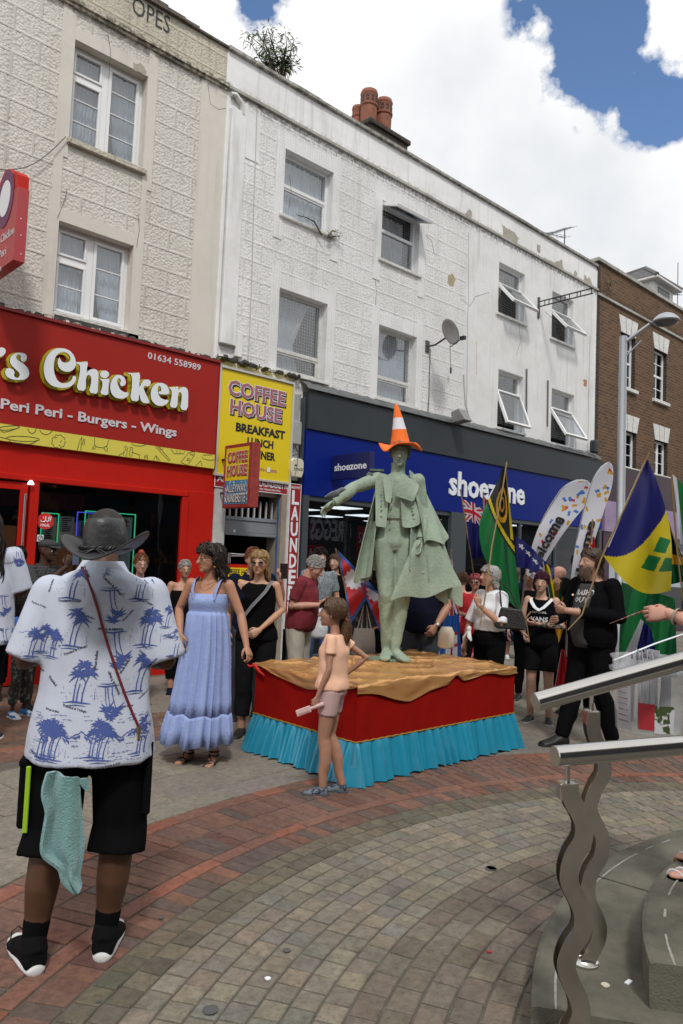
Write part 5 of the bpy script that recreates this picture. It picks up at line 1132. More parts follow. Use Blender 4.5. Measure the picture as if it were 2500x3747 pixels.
 def leg(s, mb, side, grow=0., t=2.0, g2=None):
  A, K, N_ = s.leg_pts(side); k = s.k*s.legr*(.78 if s.child else 1)*(1+(s.fat-1)*.35); g2 = grow if g2 is None else g2
  R = [.088, .082, .073, .063, .054, .055, .053, .042, .034]
  back = s.fy*(-.018*s.k); pts = []; rad = []
  for i in range(9):
   q = i/4.0
   if q > t+1e-6: break
   p = A.lerp(K, q) if q <= 1 else K.lerp(N_, q-1)
   if i in (5, 6): p = p+back
   pts.append(p); rad.append(R[i]*k+grow+(g2-grow)*(q/t))
  limb(mb, pts, rad, end=grow <= 0); return pts[-1], rad[-1]
 def hand(s, mb, side, curl=None, spread=1., sc_=1.):
  wst = s.arm_pts(side)[2]; hd = s.d(s.P['rh'] if side > 0 else s.P['lh']).normalized(); pn = s.d(s.P['rp'] if side > 0 else s.P['lp']).normalized(); pn = (pn-hd*pn.dot(hd)).normalized(); th = hd.cross(pn)
  if side < 0: th = -th     # thumb side
  if s.P.get('flipr' if side > 0 else 'flipl'): th = -th
  c = (s.P['rc'] if side > 0 else s.P['lc']) if curl is None else curl; k = s.k*sc_*(.93 if s.fem else 1)*(.82 if s.child else 1)
  def pt(a, b, c_): return wst+hd*(a*k)+th*(b*k)+pn*(c_*k)
  W0 = hd; rings = []
  for a, wd, tk in ((-.015, .027, .020), (.01, .030, .019), (.04, .040, .017), (.07, .043, .015), (.09, .041, .012)): rings.append((pt(a, 0, 0), th, wd*k, tk*k, pn))
  eloft(mb, rings, 12)
  for i, (b, L_, r_) in enumerate(((.031, .070, .0088), (.011, .078, .009), (-.010, .072, .0086), (-.030, .058, .0076))):
   p = Vector((.086-.004*abs(i-1), b, .0)); an = c*.5+.05*i; pts = [pt(p.x-.012, p.y, 0)]; rr = [r_*k*1.05]; pts.append(pt(*p)); rr.append(r_*k*1.05)
   for j, f in enumerate((.45, .32, .23)):
    p = p+Vector((math.cos(an), (b*.10*spread if j == 0 else 0), math.sin(an)))*(L_*f); pts.append(pt(*p)); rr.append(r_*k*(1-.08*j)); an += c*1.1+.05*i*c
   mb.tube(pts, rr, 8); mb.ball(pts[-1], rr[-1]*.98, 8, 6)
  q = [Vector((.015, .026, .004)), Vector((.040, .046, .012+.01*c)), Vector((.062, .055-.01*c, .020+.02*c)), Vector((.082, .055-.02*c, .026+.03*c))]
  mb.tube([pt(*v) for v in q], [.0125*k, .0115*k, .0095*k, .008*k], 8); mb.ball(pt(*q[-1]), .008*k, 8, 6)
 def head_mb(s, mb):
  K = s.k*s.hk; h = s.h
  def E(c, r, m_=None):
   Mx = s.hm.to_3x3(); mb.ball(h(c), 1, 18, 12, 0, r, Mx)
  E((0, -.012, .032), (.076, .096, .085)); E((0, .015, -.02), (.066, .078, .078)); E((0, .03, -.066), (.050, .055, .040)); E((0, .066, -.092), (.024, .022, .018))
  E((0, .074, .012), (.054, .020, .014))       # brow
  mb.tube([h((0, .088, .010)), h((0, .100, -.012)), h((0, .112, -.030))], [.008*K, .011*K, .014*K], 8); E((0, .108, -.032), (.0165, .014, .011))
  E((0, .079, -.062), (.022, .013, .011));
  for sd_ in (-1, 1): E((.035*sd_, .062, -.022), (.020, .018, .018)); E((.076*sd_, -.008, -.008), (.008, .017, .030))
 def build_body(s, legs=2., hands=(1, 1), arms=(1, 1), head=True, foot=True, t0=0.):
  mb = MB(); eloft(mb, s.rings(-.012, t0), 22)
  for sd_ in (1, -1):
   s.arm(mb, sd_); s.leg(mb, sd_, t=legs)
   A = s.w(s.sh(sd_)); nk = s.rings()[-3][0]; mb.tube([A, A.lerp(nk, .55)], [.05*s.k*(.85 if s.fem else 1)*(.8 if s.child else 1), .05*s.k*(.85 if s.child else 1)], 10)
  nk = s.w(s.P['neck']); hc = s.h((0, -.02, -.05)); nr = (.047 if s.fem else .056)*s.k*(.85 if s.child else 1)
  mb.tube([nk-s.up*.03*s.k, nk.lerp(hc, .5), hc], [nr*1.15, nr, nr], 14)
  if head: s.head_mb(mb)
  if foot:
   for sd_ in (1, -1):
    if legs >= 2: s.foot_mb(mb, sd_)
  me = voxel(mb, s.vox, 4); hb = MB()
  for sd_, f in ((1, hands[0]), (-1, hands[1])):
   if f: s.hand(hb, sd_)
  if hb.v: addmesh(me, hb)
  me.polygons.foreach_set('use_smooth', [True]*len(me.polygons)); me.materials.clear(); me.materials.append(s.skm)
  s.body = link('body', me, s.root); s.body_me = me
  if head and s.skm is not None and not getattr(s, 'noface', 0): s.face()
  return s.body
 def foot_dir(s, side):
  t = s.P['toe_r'] if side > 0 else s.P['toe_l']; return (s.fx*t[0]+s.fy*t[1]).normalized()
 def foot_mb(s, mb, side, grow=0., k=None):
  an = s.leg_pts(side)[2]; f = s.foot_dir(side); la = Vector((f.y, -f.x, 0)); k = s.k*(.85 if s.fem else 1)*(.95 if s.child else 1); zb = an.z-.085*s.k
  rings = []
  for a, wd, z0, z1 in ((-.055, .024, .012, .06), (-.045, .032, .0, .085), (0, .034, .0, .095), (.05, .036, .002, .078), (.10, .043, .0, .052), (.15, .046, .0, .036), (.185, .038, .0, .028), (.20, .02, .004, .020)):
   z0, z1 = z0*k-grow*.3, z1*k+grow; rings.append((Vector((an.x, an.y, zb+(z0+z1)/2))+f*(a*k*(1+grow*3)), la, wd*k+grow, (z1-z0)/2, Vector((0, 0, 1))))
  eloft(mb, rings, 14)
 def face(s, brow=(.03, .02, .015), lip=None):
  K = s.k*s.hk; mb = MB(); Mx = s.hm.to_3x3()
  for sd_ in (-1, 1):
   mb.ball(s.h((.031*sd_, .073, -.003)), .0125*K, 12, 8, 0); mb.ball(s.h((.031*sd_, .0815, -.004)), .0062*K, 10, 6, 1)
   mb.tube([s.h((.014*sd_, .087, .018)), s.h((.030*sd_, .086, .023)), s.h((.048*sd_, .073, .018))], [.0028*K, .0035*K, .002*K], 6, 2)
   mb.tube([s.h((.017*sd_, .082, .003)), s.h((.031*sd_, .0855, .008)), s.h((.046*sd_, .074, .002))], [.0016*K]*3, 5, 2)
  mb.build('eyes', [M_eye, M_iris, mat('brow hair', s.P.get('browc', brow), .8)], s.root, smooth=True)
  c = s.sk; lc = tuple(min(1, x*y) for x, y in zip(c, (.95, .55, .55))); mb = MB(); y = .0905
  mb.tube([s.h((-.021, y-.010, -.062)), s.h((-.008, y+.002, -.059)), s.h((0, y+.003, -.0605)), s.h((.008, y+.002, -.059)), s.h((.021, y-.010, -.062))], [.0012*K, .0034*K, .003*K, .0034*K, .0012*K], 6)
  mb.tube([s.h((-.019, y-.009, -.064)), s.h((0, y+.002, -.069)), s.h((.019, y-.009, -.064))], [.0012*K, .0042*K, .0012*K], 6)
  mb.build('lips', mat('lips', lc, .45), s.root, smooth=True)
 # ---- clothing
 def cloth(s, name, m_, mb, vox=None, amp=.004, freq=11, seed=1, sm=4, ridge=True):
  me = voxel(mb, vox or max(s.vox, .009), sm); wrinkle(me, amp, freq, seed, ridge=ridge); me.polygons.foreach_set('use_smooth', [True]*len(me.polygons)); me.materials.clear(); me.materials.append(m_); return link(name, me, s.root)
 def top(s, m_, sleeve=.75, name='shirt', t0=.06, t1=.965, grow=.008, flare=.010, sg=.007, amp=.009, g2=None, seed=1, collar=None, vox=None):
  mb = MB(); eloft(mb, s.rings(grow, t0, t1, flare), 24)
  for sd_ in (1, -1):
   A = s.w(s.sh(sd_)); nk = s.rings()[-3][0]; r_ = .05*s.k*(.85 if s.fem else 1)*(.8 if s.child else 1)*.93+grow*.7
   if sleeve > 0: mb.tube([A, A.lerp(nk, .55)], [r_, r_], 10); s.arm(mb, sd_, sg, sleeve, g2=g2 if g2 is not None else sg+.008)
   elif sleeve < 0: mb.tube([A.lerp(nk, .35), A.lerp(nk, .75)], [r_*1.04, r_*1.06], 10)
  o = s.cloth(name, m_, mb, amp=amp, seed=seed, vox=vox)
  if collar:
   nk = s.w(s.P['neck']); c = MB(); n = 20; rr = (.062 if s.fem else .070)*s.k
   vs = []
   for z, g_ in ((-.035, .022), (.012, .008), (.022, .006), (.0, .022), (-.03, .040)):
    for j in range(n):
     t = 2*math.pi*j/n; vs.append(nk+s.fx*((rr+g_)*math.cos(t))+s.fy*((rr+g_)*math.sin(t)-.005)+s.up*(z-.018*max(0, math.sin(t))*1.5))
   fs = [(i*n+j, i*n+(j+1) % n, (i+1)*n+(j+1) % n, (i+1)*n+j) for i in range(4) for j in range(n) if not (i < 4 and abs(j-n/4) < 1)]
   c.add(vs, fs); c.build('collar', collar if not isinstance(collar, bool) else m_, o, smooth=True)
  return o
 def bottom(s, m_, length=1.9, name='trousers', grow=.009, g2=None, amp=.008, seed=2, top_t=.30, vox=None):
  mb = MB(); eloft(mb, s.rings(min(grow, .013)*.9, 0, top_t, .004), 24)
  for sd_ in (1, -1): s.leg(mb, sd_, grow, length, g2=g2)
  return s.cloth(name, m_, mb, amp=amp, seed=seed, vox=vox)
 def shoes(s, m_, sole=None, grow=.009):
  for sd_ in (1, -1):
   mb = MB(); s.foot_mb(mb, sd_, grow); me = voxel(mb, .008, 3); me.polygons.foreach_set('use_smooth', [True]*len(me.polygons)); me.materials.clear(); me.materials.append(m_); o = link('shoe', me, s.root)
   an = s.leg_pts(sd_)[2]; f = s.foot_dir(sd_); la = Vector((f.y, -f.x, 0)); k = s.k*(.85 if s.fem else 1); zb = an.z-.085*s.k
   pr = [(-.075, 0), (-.06, .034), (0, .038), (.05, .036), (.10, .047), (.16, .048), (.20, .036), (.218, .0), (.20, -.036), (.16, -.048), (.10, -.047), (.05, -.036), (0, -.038), (-.06, -.034)]
   mb = MB(); mb.prism([Vector((an.x, an.y, zb-.006+.0))+f*(a*k*1.05)+la*(b*k*1.12+(.005 if b > 0 else -.005)) for a, b in pr], (0, 0, 1), .024); mb.build('sole', sole or m_, o, bevel=.004)
 # ---- hair
 def strands(s, name, m_, n, length, rad=.006, wav=.0, part=0., seed=1, cap=True, zmin=-.02, front=.25, back=1., lift=.012, clump=None, grav=1.0, taper=.4):
  r_ = random.Random(seed); mb = MB(); K = s.k*s.hk; n = int(n*1.8); rad *= .55 if name != 'dreadlocks' else 1
  if cap: s.cap(mb)
  for i in range(n):
   th = r_.uniform(0, 2*math.pi); u = r_.uniform(.05, 1.0)
   x, y = math.sin(th), math.cos(th)
   if y > front and u > .62 : continue
   el = math.acos(min(1, u))*0+ (u**.8)*math.pi*.62
   p = Vector((math.sin(el)*x*.082, math.sin(el)*y*.100-.012, math.cos(el)*.090+.034))
   if p.y > .045 and p.z < .055: continue
   nrm = Vector((p.x/.082**2, (p.y+.012)/.1**2, (p.z-.034)/.09**2)).normalized()
   L_ = length*r_.uniform(.75, 1.1); pts = [p]; q = p.copy(); dr = (nrm*.35+Vector((x*.6, -.15+y*.2, -.1))).normalized(); seg = 8; ph = r_.random()*6; sx_ = 1 if p.x >= 0 else -1; ins = []
   lim = 1.07+lift*6*r_.random()
   for j in range(seg):
    dr = (dr+Vector((0, -.12, -.6*grav))*.7).normalized(); q = q+dr*(L_/seg)
    e = Vector((q.x/.078, (q.y+.012)/.098, (q.z-.028)/.100)); l_ = e.length
    if q.z > -.06 and (l_ < 1.06 or l_ > lim): e = e*((1.06 if l_ < 1.06 else lim)/l_); q = Vector((e.x*.078, e.y*.098-.012, e.z*.100+.028))
    if q.z < .052 and q.y > .012: q.y = .012-.02*r_.random(); q.x = sx_*max(abs(q.x), .080)
    if q.z < -.05 and q.y > -.03: q.y -= .02
    if q.z < -.05 and abs(q.x) > .095: q.x *= .93
    if q.z < -.11: q.y = max(q.y, -.10)
    if q.z < -.15: q.y = min(q.y, -.075)
    wv = Vector((math.sin(j*1.7+ph), math.cos(j*1.9+ph*2), math.sin(j*1.3+ph)*.5))*wav*min(1, (j+1)/3); pts.append(q+wv)
   rr = [rad*K*r_.uniform(.8, 1.2)*(1-taper*(j/seg)**2) for j in range(seg+1)]
   mb.tube([s.h(v) for v in pts], rr, 5, cap=True, flat=.6)
  return mb.build(name, m_, s.root, smooth=True)
 def cap(s, mb, g=.006, low=-.03, front_z=.055, mi=0, jit=0.):
  n, m_ = 32, 14; vs = []; fs = []
  for i in range(m_+1):
   for j in range(n):
    th = 2*math.pi*j/n; y = math.cos(th); lim = .45+.30*(1-y)/2*1.25 if y > 0 else .66+.06*(-y)
    lim = .40+.32*((1-y)/2)**.6; el = math.pi*lim*i/m_
    g2 = g+(rnd.uniform(-jit, jit) if jit else 0)
    vs.append(s.h((math.sin(el)*math.sin(th)*(.076+g2), math.sin(el)*y*(.096+g2)-.012, math.cos(el)*(.085+g2)+.032)))
  for i in range(m_):
   for j in range(n): fs.append((i*n+j, i*n+(j+1) % n, (i+1)*n+(j+1) % n, (i+1)*n+j))
  mb.add(vs, fs, mi)
 def glasses(s, dark=False, col=None):
  mb = MB(); K = s.k*s.hk; m2 = MB()
  for sd_ in (-1, 1):
   pts = [s.h((.034*sd_+.022*math.cos(t), .098-.006*abs(math.cos(t)), -.003+.017*math.sin(t))) for t in [i*math.pi/8 for i in range(16)]]
   mb.tube(pts, .0018*K, 5, closed=True); m2.add(pts, [tuple(range(16))], 0)
   mb.tube([s.h((.056*sd_, .092, .0)), s.h((.078*sd_, .03, .002)), s.h((.080*sd_, -.01, -.002))], .0018*K, 5)
  mb.tube([s.h((-.012, .101, .0)), s.h((.012, .101, .0))], .0018*K, 5); g_ = mb.build('glasses', M_frame if col is None else mat('coloured frame', col, .4), s.root, smooth=True); m2.build('lenses', M_lens if dark else M_clear, g_)
  return g_
 def strap(s, m_, pts, wd=.02, name='strap'):
  mb = MB(); mb.tube(pts, wd, 8, flat=.25); return mb.build(name, m_, s.root, smooth=True)
def locp(px, dep, py=2070):
 p = DP(px, py, dep); return (p.x, p.y)
def snap_up(o, P): return P
## parade float
FX0, FX1, FY0, FY1, FT = 3.86, 5.84, 3.90, 5.12, .69
fl = thing('parade_float', 'red draped parade float platform with gold satin top and turquoise pleated skirt', 'parade float', (4.85, 4.5, 0))
M_redcl = mat('red stage cloth', (.27, .006, .004), .85, spec=.08, var=.12, vscale=5)
M_gold = mat('gold satin', (.66, .35, .13), .27, metal=.55, spec=.6, var=.10, vscale=6); M_turq = mat('turquoise satin', (.012, .225, .35), .3, spec=.7, var=.08, vscale=12); M_braid = mat('gold braid', (.35, .2, .03), .5, metal=.3)
def perim(n):   # points round the box with outward normals
 out = []; cor = [(FX0, FY0), (FX1, FY0), (FX1, FY1), (FX0, FY1)]
 for i in range(4):
  a = Vector(cor[i]); b = Vector(cor[(i+1) % 4]); t = (b-a).normalized(); nr = Vector((t.y, -t.x)); m_ = int(n*(b-a).length)
  for k in range(m_): out.append((a.lerp(b, k/m_), nr, i, k/m_))
 return out
P_ = perim(60); n = len(P_)
def loopmesh(levels, fn):
 vs = []; fs = []
 for lv in levels:
  for i, (p, nr, sd_, u) in enumerate(P_): vs.append(fn(i, p, nr, sd_, u, lv))
 for a in range(len(levels)-1):
  for i in range(n): fs.append((a*n+i, a*n+(i+1) % n, (a+1)*n+(i+1) % n, (a+1)*n+i))
 mb = MB(); mb.add(vs, fs); return mb
def f_red(i, p, nr, sd_, u, z):
 k = .010*mnoise.noise(Vector((p.x*4+sd_*5, p.y*4, z*1.2)))+.004*mnoise.noise(Vector((p.x*9, p.y*9, z*3))); return (p.x+nr.x*k, p.y+nr.y*k, z)
loopmesh([.26+(FT-.01-.26)*i/10 for i in range(11)], f_red).build('side_cloth', M_redcl, fl, smooth=True)
mb = MB(); mb.box(FX0+.01, FX1-.01, FY0+.01, FY1-.01, .1, FT-.02); mb.build('platform', M_redcl, fl)
ph = [rnd.uniform(0, 6.28) for _ in range(n)]
def pleat(i, amp):
 s_ = i/n*2*math.pi; v = math.sin(s_*46+3.0*math.sin(s_*7)+1.6*math.sin(s_*13)); w_ = math.sin(s_*88+2.4*math.sin(s_*11)); return (v*.7+w_*.35)*amp
P_ = perim(150); n = len(P_)
def f_sk(i, p, nr, sd_, u, t):
 z = .295-.275*t; out = .008+.075*t**.9; c = Vector(((FX0+FX1)/2, (FY0+FY1)/2))
 e = min(u, 1-u)*(4 if sd_ % 2 else 6)
 dd = (p-c).normalized(); o_ = nr*out+ (dd*out*.5*max(0, 1-e))
 k = pleat(i, .007+.024*t**.6)+.006*t*mnoise.noise(Vector((p.x*7, p.y*7, t*2))); ctr = nr*k
 lat = Vector((-nr.y, nr.x))*(pleat(i+3, .006*t)); return (p.x+o_.x+ctr.x+lat.x, p.y+o_.y+ctr.y+lat.y, z+.012*t*mnoise.noise(Vector((i*.05, 1, 2)))-.01*t*max(0, 1-e))
loopmesh([i/12 for i in range(13)], f_sk).build('pleated_skirt', M_turq, fl, smooth=80)
P_ = perim(40); n = len(P_)
mb = MB(); mb.tube([(p.x+nr.x*.008, p.y+nr.y*.008, .300+.0025*math.sin(i*2)) for i, (p, nr, sd_, u) in enumerate(P_)], .0065, 6, closed=True); mb.build('braid_trim', M_braid, fl, smooth=True)
# gold cloth
hang_f = lambda x: .045+.105*max(0, 1-abs(x-4.42)/.62)**.8-.06*math.exp(-((x-4.98)/.06)**2)+.015*math.sin(x*9)      # front side
hang_l = lambda y: max(.012, .11*max(0, 1-abs(y-4.45)/.60)**.7)                                                       # left side
NX, NY = 220, 140; e_ = .2; vs = []; fs = []
for j in range(NY+1):
 for i in range(NX+1):
  x = FX0-e_+(FX1-FX0+2*e_)*i/NX; y = FY0-e_+(FY1-FY0+2*e_)*j/NY
  ox = max(0, FX0-x)-max(0, x-FX1); oy = max(0, FY0-y)-max(0, y-FY1)
  cx = min(max(x, FX0), FX1); cy = min(max(y, FY0), FY1)
  over = max(abs(ox), abs(oy))/e_
  hl = hang_l(cy); hf = hang_f(cx); h_ = 0
  if abs(oy) > 0 and abs(oy) >= abs(ox): h_ = hf if oy > 0 else .05
  elif abs(ox) > 0: h_ = hl if ox > 0 else .06
  q = Vector((x*1.2, y*1.2, 0)); r1 = 1-abs(mnoise.noise(Vector((x*2.3+y*1.7, (y-x*.4)*2.1, 3.1))))*2; r2 = 1-abs(mnoise.noise(Vector((x*5+1.5*y, y*4-x*2, 9))))*2
  r3 = 1-abs(mnoise.noise(Vector((x*1.6+y*.9+r1*.4, (y-x*.55)*8, 4))))*2; r4 = 1-abs(mnoise.noise(Vector(((x+y*.8)*6, (y-x*.2)*1.5+r1*.3, 7))))*2; wr = .024*max(0, r1)**3+.006*max(0, r3)**3+.005*max(0, r4)**3
  rad_ = math.hypot(x-4.62, y-4.72); wr += .02*math.exp(-(rad_/.25)**2)*math.sin(math.atan2(y-4.72, x-4.62)*9)
  z = FT+.012+wr*(1 if over == 0 else max(.25, 1-over*2))-h_*min(1, over*1.0)**.9
  bulge = .016+.012*mnoise.noise(Vector((cx*6, cy*6, over*2)))
  sx = (-1 if ox > 0 else 1) if ox else 0; sy_ = (-1 if oy > 0 else 1) if oy else 0
  vs.append((cx+sx*bulge*min(1, over*5), cy+sy_*bulge*min(1, over*5), z))
for j in range(NY):
 for i in range(NX): fs.append((j*(NX+1)+i, j*(NX+1)+i+1, (j+1)*(NX+1)+i+1, (j+1)*(NX+1)+i))
mb = MB(); mb.add(vs, fs); mb.build('gold_cloth', M_gold, fl, smooth=80)
M_rr = mat('red ribbon', (.5, .02, .01), .4)
mb = MB(); c = Vector((FX0-.01, FY1-.02, FT-.01)); mb.tube([c+Vector((.0, .05, .02)), c, c+Vector((-.01, -.06, -.03)), c+Vector((-.012, -.13, -.05))], [.012, .018, .012, .005], 8); mb.tube([c+Vector((0, .02, .01)), c+Vector((-.03, .06, .0)), c+Vector((-.02, .10, .01))], [.008, .01, .006], 8); mb.build('ribbon_tie', M_rr, fl, smooth=True)
## statue
def greenmat(n, c, **k): return mat(n, c, .8, spec=.2, var=.22, vscale=6, bump=.6, bscale=45, **k)
M_vg = greenmat('verdigris paint', (.285, .36, .28)); M_vg2 = greenmat('verdigris coat', (.30, .375, .295)); M_vgd = greenmat('dark verdigris', (.12, .17, .14))
sb = G(1428, 2412, FT+.02)
SPOSE = dict(pel=(0, 0, .96), neck=(-.01, 0, 1.50), head=(-.02, .035, 1.66), rk=(.055, .05, .53), ra=(.03, -.05, .10), lk=(-.085, .03, .53), la=(-.035, .01, .10),
 re=(.37, .10, 1.36), rw=(.54, .17, 1.23), le=(-.25, -.03, 1.20), lw=(-.22, .10, .97), rh=(.75, .2, -.62), rp=(-.2, .6, -.8), lh=(0, .3, -1), lp=(1, 0, 0), rc=.25, lc=.5, hy=-6, hp=-6, hipw=.085, toe_r=(.15, 1), toe_l=(-.5, .8))
S = Fig('pale green painted figure in tailcoat and cape standing on the gold cloth, right arm outstretched', (sb.x, sb.y), 4, 2.0, vox=.0065, pose=SPOSE, name='statue', cat='statue', z0=sb.z-.018, skmat=M_vg, sk=(.25, .33, .25))
S.noface = 1; S.legr = 1.16; S.build_body()
K = S.k
mb = MB(); s = S
for sd_ in (-1, 1):
 mb.ball(s.h((.031*sd_, .075, -.003)), .012*K, 12, 8, 0); mb.tube([s.h((.012*sd_, .090, .018)), s.h((.030*sd_, .088, .022)), s.h((.050*sd_, .074, .016))], [.003*K, .004*K, .002*K], 6, 1); mb.tube([s.h((.017*sd_, .082, .004)), s.h((.031*sd_, .086, .009)), s.h((.046*sd_, .075, .003))], [.002*K]*3, 5, 1)
mb.tube([s.h((-.021, .082, -.062)), s.h((0, .094, -.0605)), s.h((.021, .082, -.062))], [.0015*K, .0042*K, .0015*K], 6, 1); mb.tube([s.h((-.018, .082, -.066)), s.h((0, .093, -.071)), s.h((.018, .082, -.066))], [.0015*K, .0045*K, .0015*K], 6, 0)
mb.build('face_detail', [M_vg, M_vgd], S.root, smooth=True)
S.strands('hair', M_vgd, 220, .11, .008, .006, seed=3, front=.3)
S.bottom(M_vg, 1.45, 'breeches', .006, .010, .005, top_t=.45, vox=.008)
mb = MB()
for sd_ in (1, -1):
 A, Kn, An = S.leg_pts(sd_); limb(mb, [Kn.lerp(An, .15), Kn.lerp(An, .45), Kn.lerp(An, .8), An+Vector((0, 0, .0))], [.064*K, .062*K, .052*K, .047*K]); S.foot_mb(mb, sd_, .008)
S.cloth('boots', M_vg, mb, .0075, .006, 14, 5)
# waistcoat and jacket
mb = MB(); eloft(mb, S.rings(.006, .36, .965, .0), 24); S.cloth('waistcoat', M_vg2, mb, .008, .002, 8, 4)
mb = MB(); eloft(mb, S.rings(.020, .40, .93, .012), 24)
for sd_ in (1, -1):
 A = S.w(S.sh(sd_)); nk = S.rings()[-3][0]; mb.tube([A, A.lerp(nk, .5)], [.062*K, .056*K], 10)
 S.arm(mb, sd_, .012, 2.0, g2=.020)
jk = S.cloth('tailcoat', M_vg2, mb, .008, .005, 10, 6)
# cut the jacket front open: a V of waistcoat in front made by lapels and panel
def F(x, y, z): return S.w((x, y, z))
def sheetmesh(name, grid, m_, parent, th=.006, sm=True, seed=0, amp=0.):
 """grid of points -> solid sheet"""
 R, C = len(grid), len(grid[0]); me = bpy.data.meshes.new(name); vs = [p for r in grid for p in r]
 me.from_pydata([tuple(v) for v in vs], [], [(i*C+j, i*C+j+1, (i+1)*C+j+1, (i+1)*C+j) for i in range(R-1) for j in range(C-1)])
 o = bpy.data.objects.new(name, me); sc.collection.objects.link(o); a = o.modifiers.new('u', 'SUBSURF'); a.levels = a.render_levels = 1; b = o.modifiers.new('s', 'SOLIDIFY'); b.thickness = th; b.offset = 0
 dg = bpy.context.evaluated_depsgraph_get(); dg.update(); out = bpy.data.meshes.new_from_object(o.evaluated_get(dg)); bpy.data.objects.remove(o); bpy.data.meshes.remove(me)
 out.polygons.foreach_set('use_smooth', [True]*len(out.polygons)); out.materials.clear(); out.materials.append(m_); out.set_sharp_from_angle(angle=R_(60)); return link(name, out, parent)
def lerp(a, b, t): return tuple(x+(y-x)*t for x, y in zip(a, b))
def fourgrid(tl, tr, bl, br, R, C, fn=None):
 g_ = []
 for i in range(R+1):
  row = []
  for j in range(C+1):
   u, v = j/C, i/R; p = Vector(lerp(lerp(tl, tr, u), lerp(bl, br, u), v))
   if fn: p = fn(Vector(p), u, v)
   row.append(F(*p))
  g_.append(row)
 return g_
# viewer sees figure's right (+x) on the left. big turned-back front panel on its left (screen right), narrow on the other
sheetmesh('front_panel', fourgrid((.06, .125, 1.47), (.19, .10, 1.44), (.085, .165, 1.05), (.175, .14, 1.06), 8, 5, lambda p, u, v: p+Vector((.0, .012*math.sin(v*6+u*3), 0))), M_vg2, S.root)
sheetmesh('front_panel', fourgrid((-.015, .145, 1.46), (-.17, .11, 1.44), (-.05, .185, 1.06), (-.215, .12, 1.10), 8, 6, lambda p, u, v: p+Vector((.0, .016*math.sin(v*5+u*4), -.02*math.sin(u*3)))), M_vg2, S.root)
sheetmesh('lapel', fourgrid((.02, .13, 1.50), (.13, .125, 1.45), (.055, .175, 1.24), (.10, .18, 1.26), 6, 4), M_vg, S.root)
sheetmesh('lapel', fourgrid((-.03, .14, 1.49), (-.19, .13, 1.40), (.02, .195, 1.30), (-.14, .185, 1.26), 6, 5, lambda p, u, v: p+Vector((0, .02*math.sin(v*3.1), 0))), M_vg, S.root)
mb = MB(); nk = S.w(S.P['neck'])
for z, r_ in ((-.02, .078), (.02, .070), (.055, .066), (.085, .070)): pass
eloft(mb, [(nk+S.up*z, S.fx, r_, r_, S.fy) for z, r_ in ((-.03, .082), (.01, .072), (.05, .066), (.09, .069), (.095, .060), (.02, .058))], 20); mb.build('high_collar', M_vg2, S.root, smooth=True)
mb = MB()
for i in range(5): mb.ball(F(.045, .150+.0*i, 1.36-.068*i), .011, 10, 6)
for i in range(5): mb.ball(F(-.12-.008*i, .172-.006*i, 1.30-.042*i), .012, 10, 6)
for i in range(5): mb.ball(F(.13, .15, 1.34-.05*i), .009, 10, 6)
mb.ball(S.arm_pts(1)[2]+Vector((0, 0, .03)), .010, 10, 6); mb.build('buttons', M_vg, S.root, smooth=True)
mb = MB(); A = F(.175, 0, 1.50)
for i in range(15):
 a = -1.1+2.3*i/14; p = F(.19+.055*math.cos(a), .06*math.sin(a)+.01, 1.50-.012*abs(a)); mb.tube([p, p+S.fx*.02+Vector((0, 0, -.025)), p+S.fx*.026+Vector((0, 0, -.06))], .0065, 6)
mb.box(-.07, .07, -.045, .045, -.008, .010, M=Matrix.Translation(F(.175, .0, 1.515)) @ Matrix((S.fx, S.fy, S.up)).transposed().to_4x4()); mb.build('epaulette', M_vgd, S.root, smooth=30)
# cape: falls from both shoulders; long hanging right side (screen left), swept wide on the left side (screen right)
def capeL(p, u, v):   # folds
 return p+Vector((.022*math.sin(u*14+v*2), .03*math.cos(u*11+v*2), 0))*(.3+v)
sheetmesh('cape_side', fourgrid((.15, .06, 1.50), (.13, -.16, 1.48), (.325, .10, .60), (.18, -.20, .64), 12, 10, capeL), M_vg2, S.root, .008)
sheetmesh('cape_back', fourgrid((.14, -.15, 1.49), (-.16, -.13, 1.49), (.20, -.24, .72), (-.36, -.24, .60), 12, 14, capeL), M_vg2, S.root, .008)
def sweep(p, u, v): return p+Vector((-.03*math.sin(u*9+v*3)*v, .035*math.cos(u*8+v*2)*v, .03*math.sin(u*7)*v))
sheetmesh('cape_shoulder', fourgrid((-.10, .10, 1.52), (-.19, -.12, 1.49), (-.245, .17, .93), (-.52, -.10, .98), 12, 9, sweep), M_vg2, S.root, .008)
sheetmesh('cape_side', fourgrid((-.21, .02, 1.15), (-.36, -.12, 1.15), (-.30, .10, .62), (-.62, -.12, .62), 10, 8, sweep), M_vg2, S.root, .008)
# forward swept tail of the cape across the thigh
sheetmesh('cape_tail', fourgrid((-.17, .15, .96), (-.34, .02, 1.02), (.045, .20, .475), (-.60, .04, .60), 10, 12, lambda p, u, v: p+Vector((0, .03*math.sin(u*7+v), .025*math.sin(u*9)*v))), M_vg2, S.root, .008)
for tl, br in (((-.36, -.05, .62), (-.47, -.05, .46)), ((-.50, -.08, .62), (-.60, -.08, .44))):
 m_ = lerp(tl, br, .5); sheetmesh('cape_point', fourgrid((tl[0]+.1, tl[1], tl[2]), (tl[0]-.12, tl[1], tl[2]), (br[0]+.05, br[1], br[2]+.03), (br[0]-.03, br[1], br[2]), 3, 4), M_vg2, S.root, .007)
sheetmesh('coat_skirt', fourgrid((.17, .13, 1.10), (.20, -.02, 1.10), (.20, .15, .66), (.30, .0, .64), 8, 6, lambda p, u, v: p+Vector((.012*math.sin(u*8)*v, .015*math.cos(u*7+v)*v, 0))), M_vg2, S.root, .008)
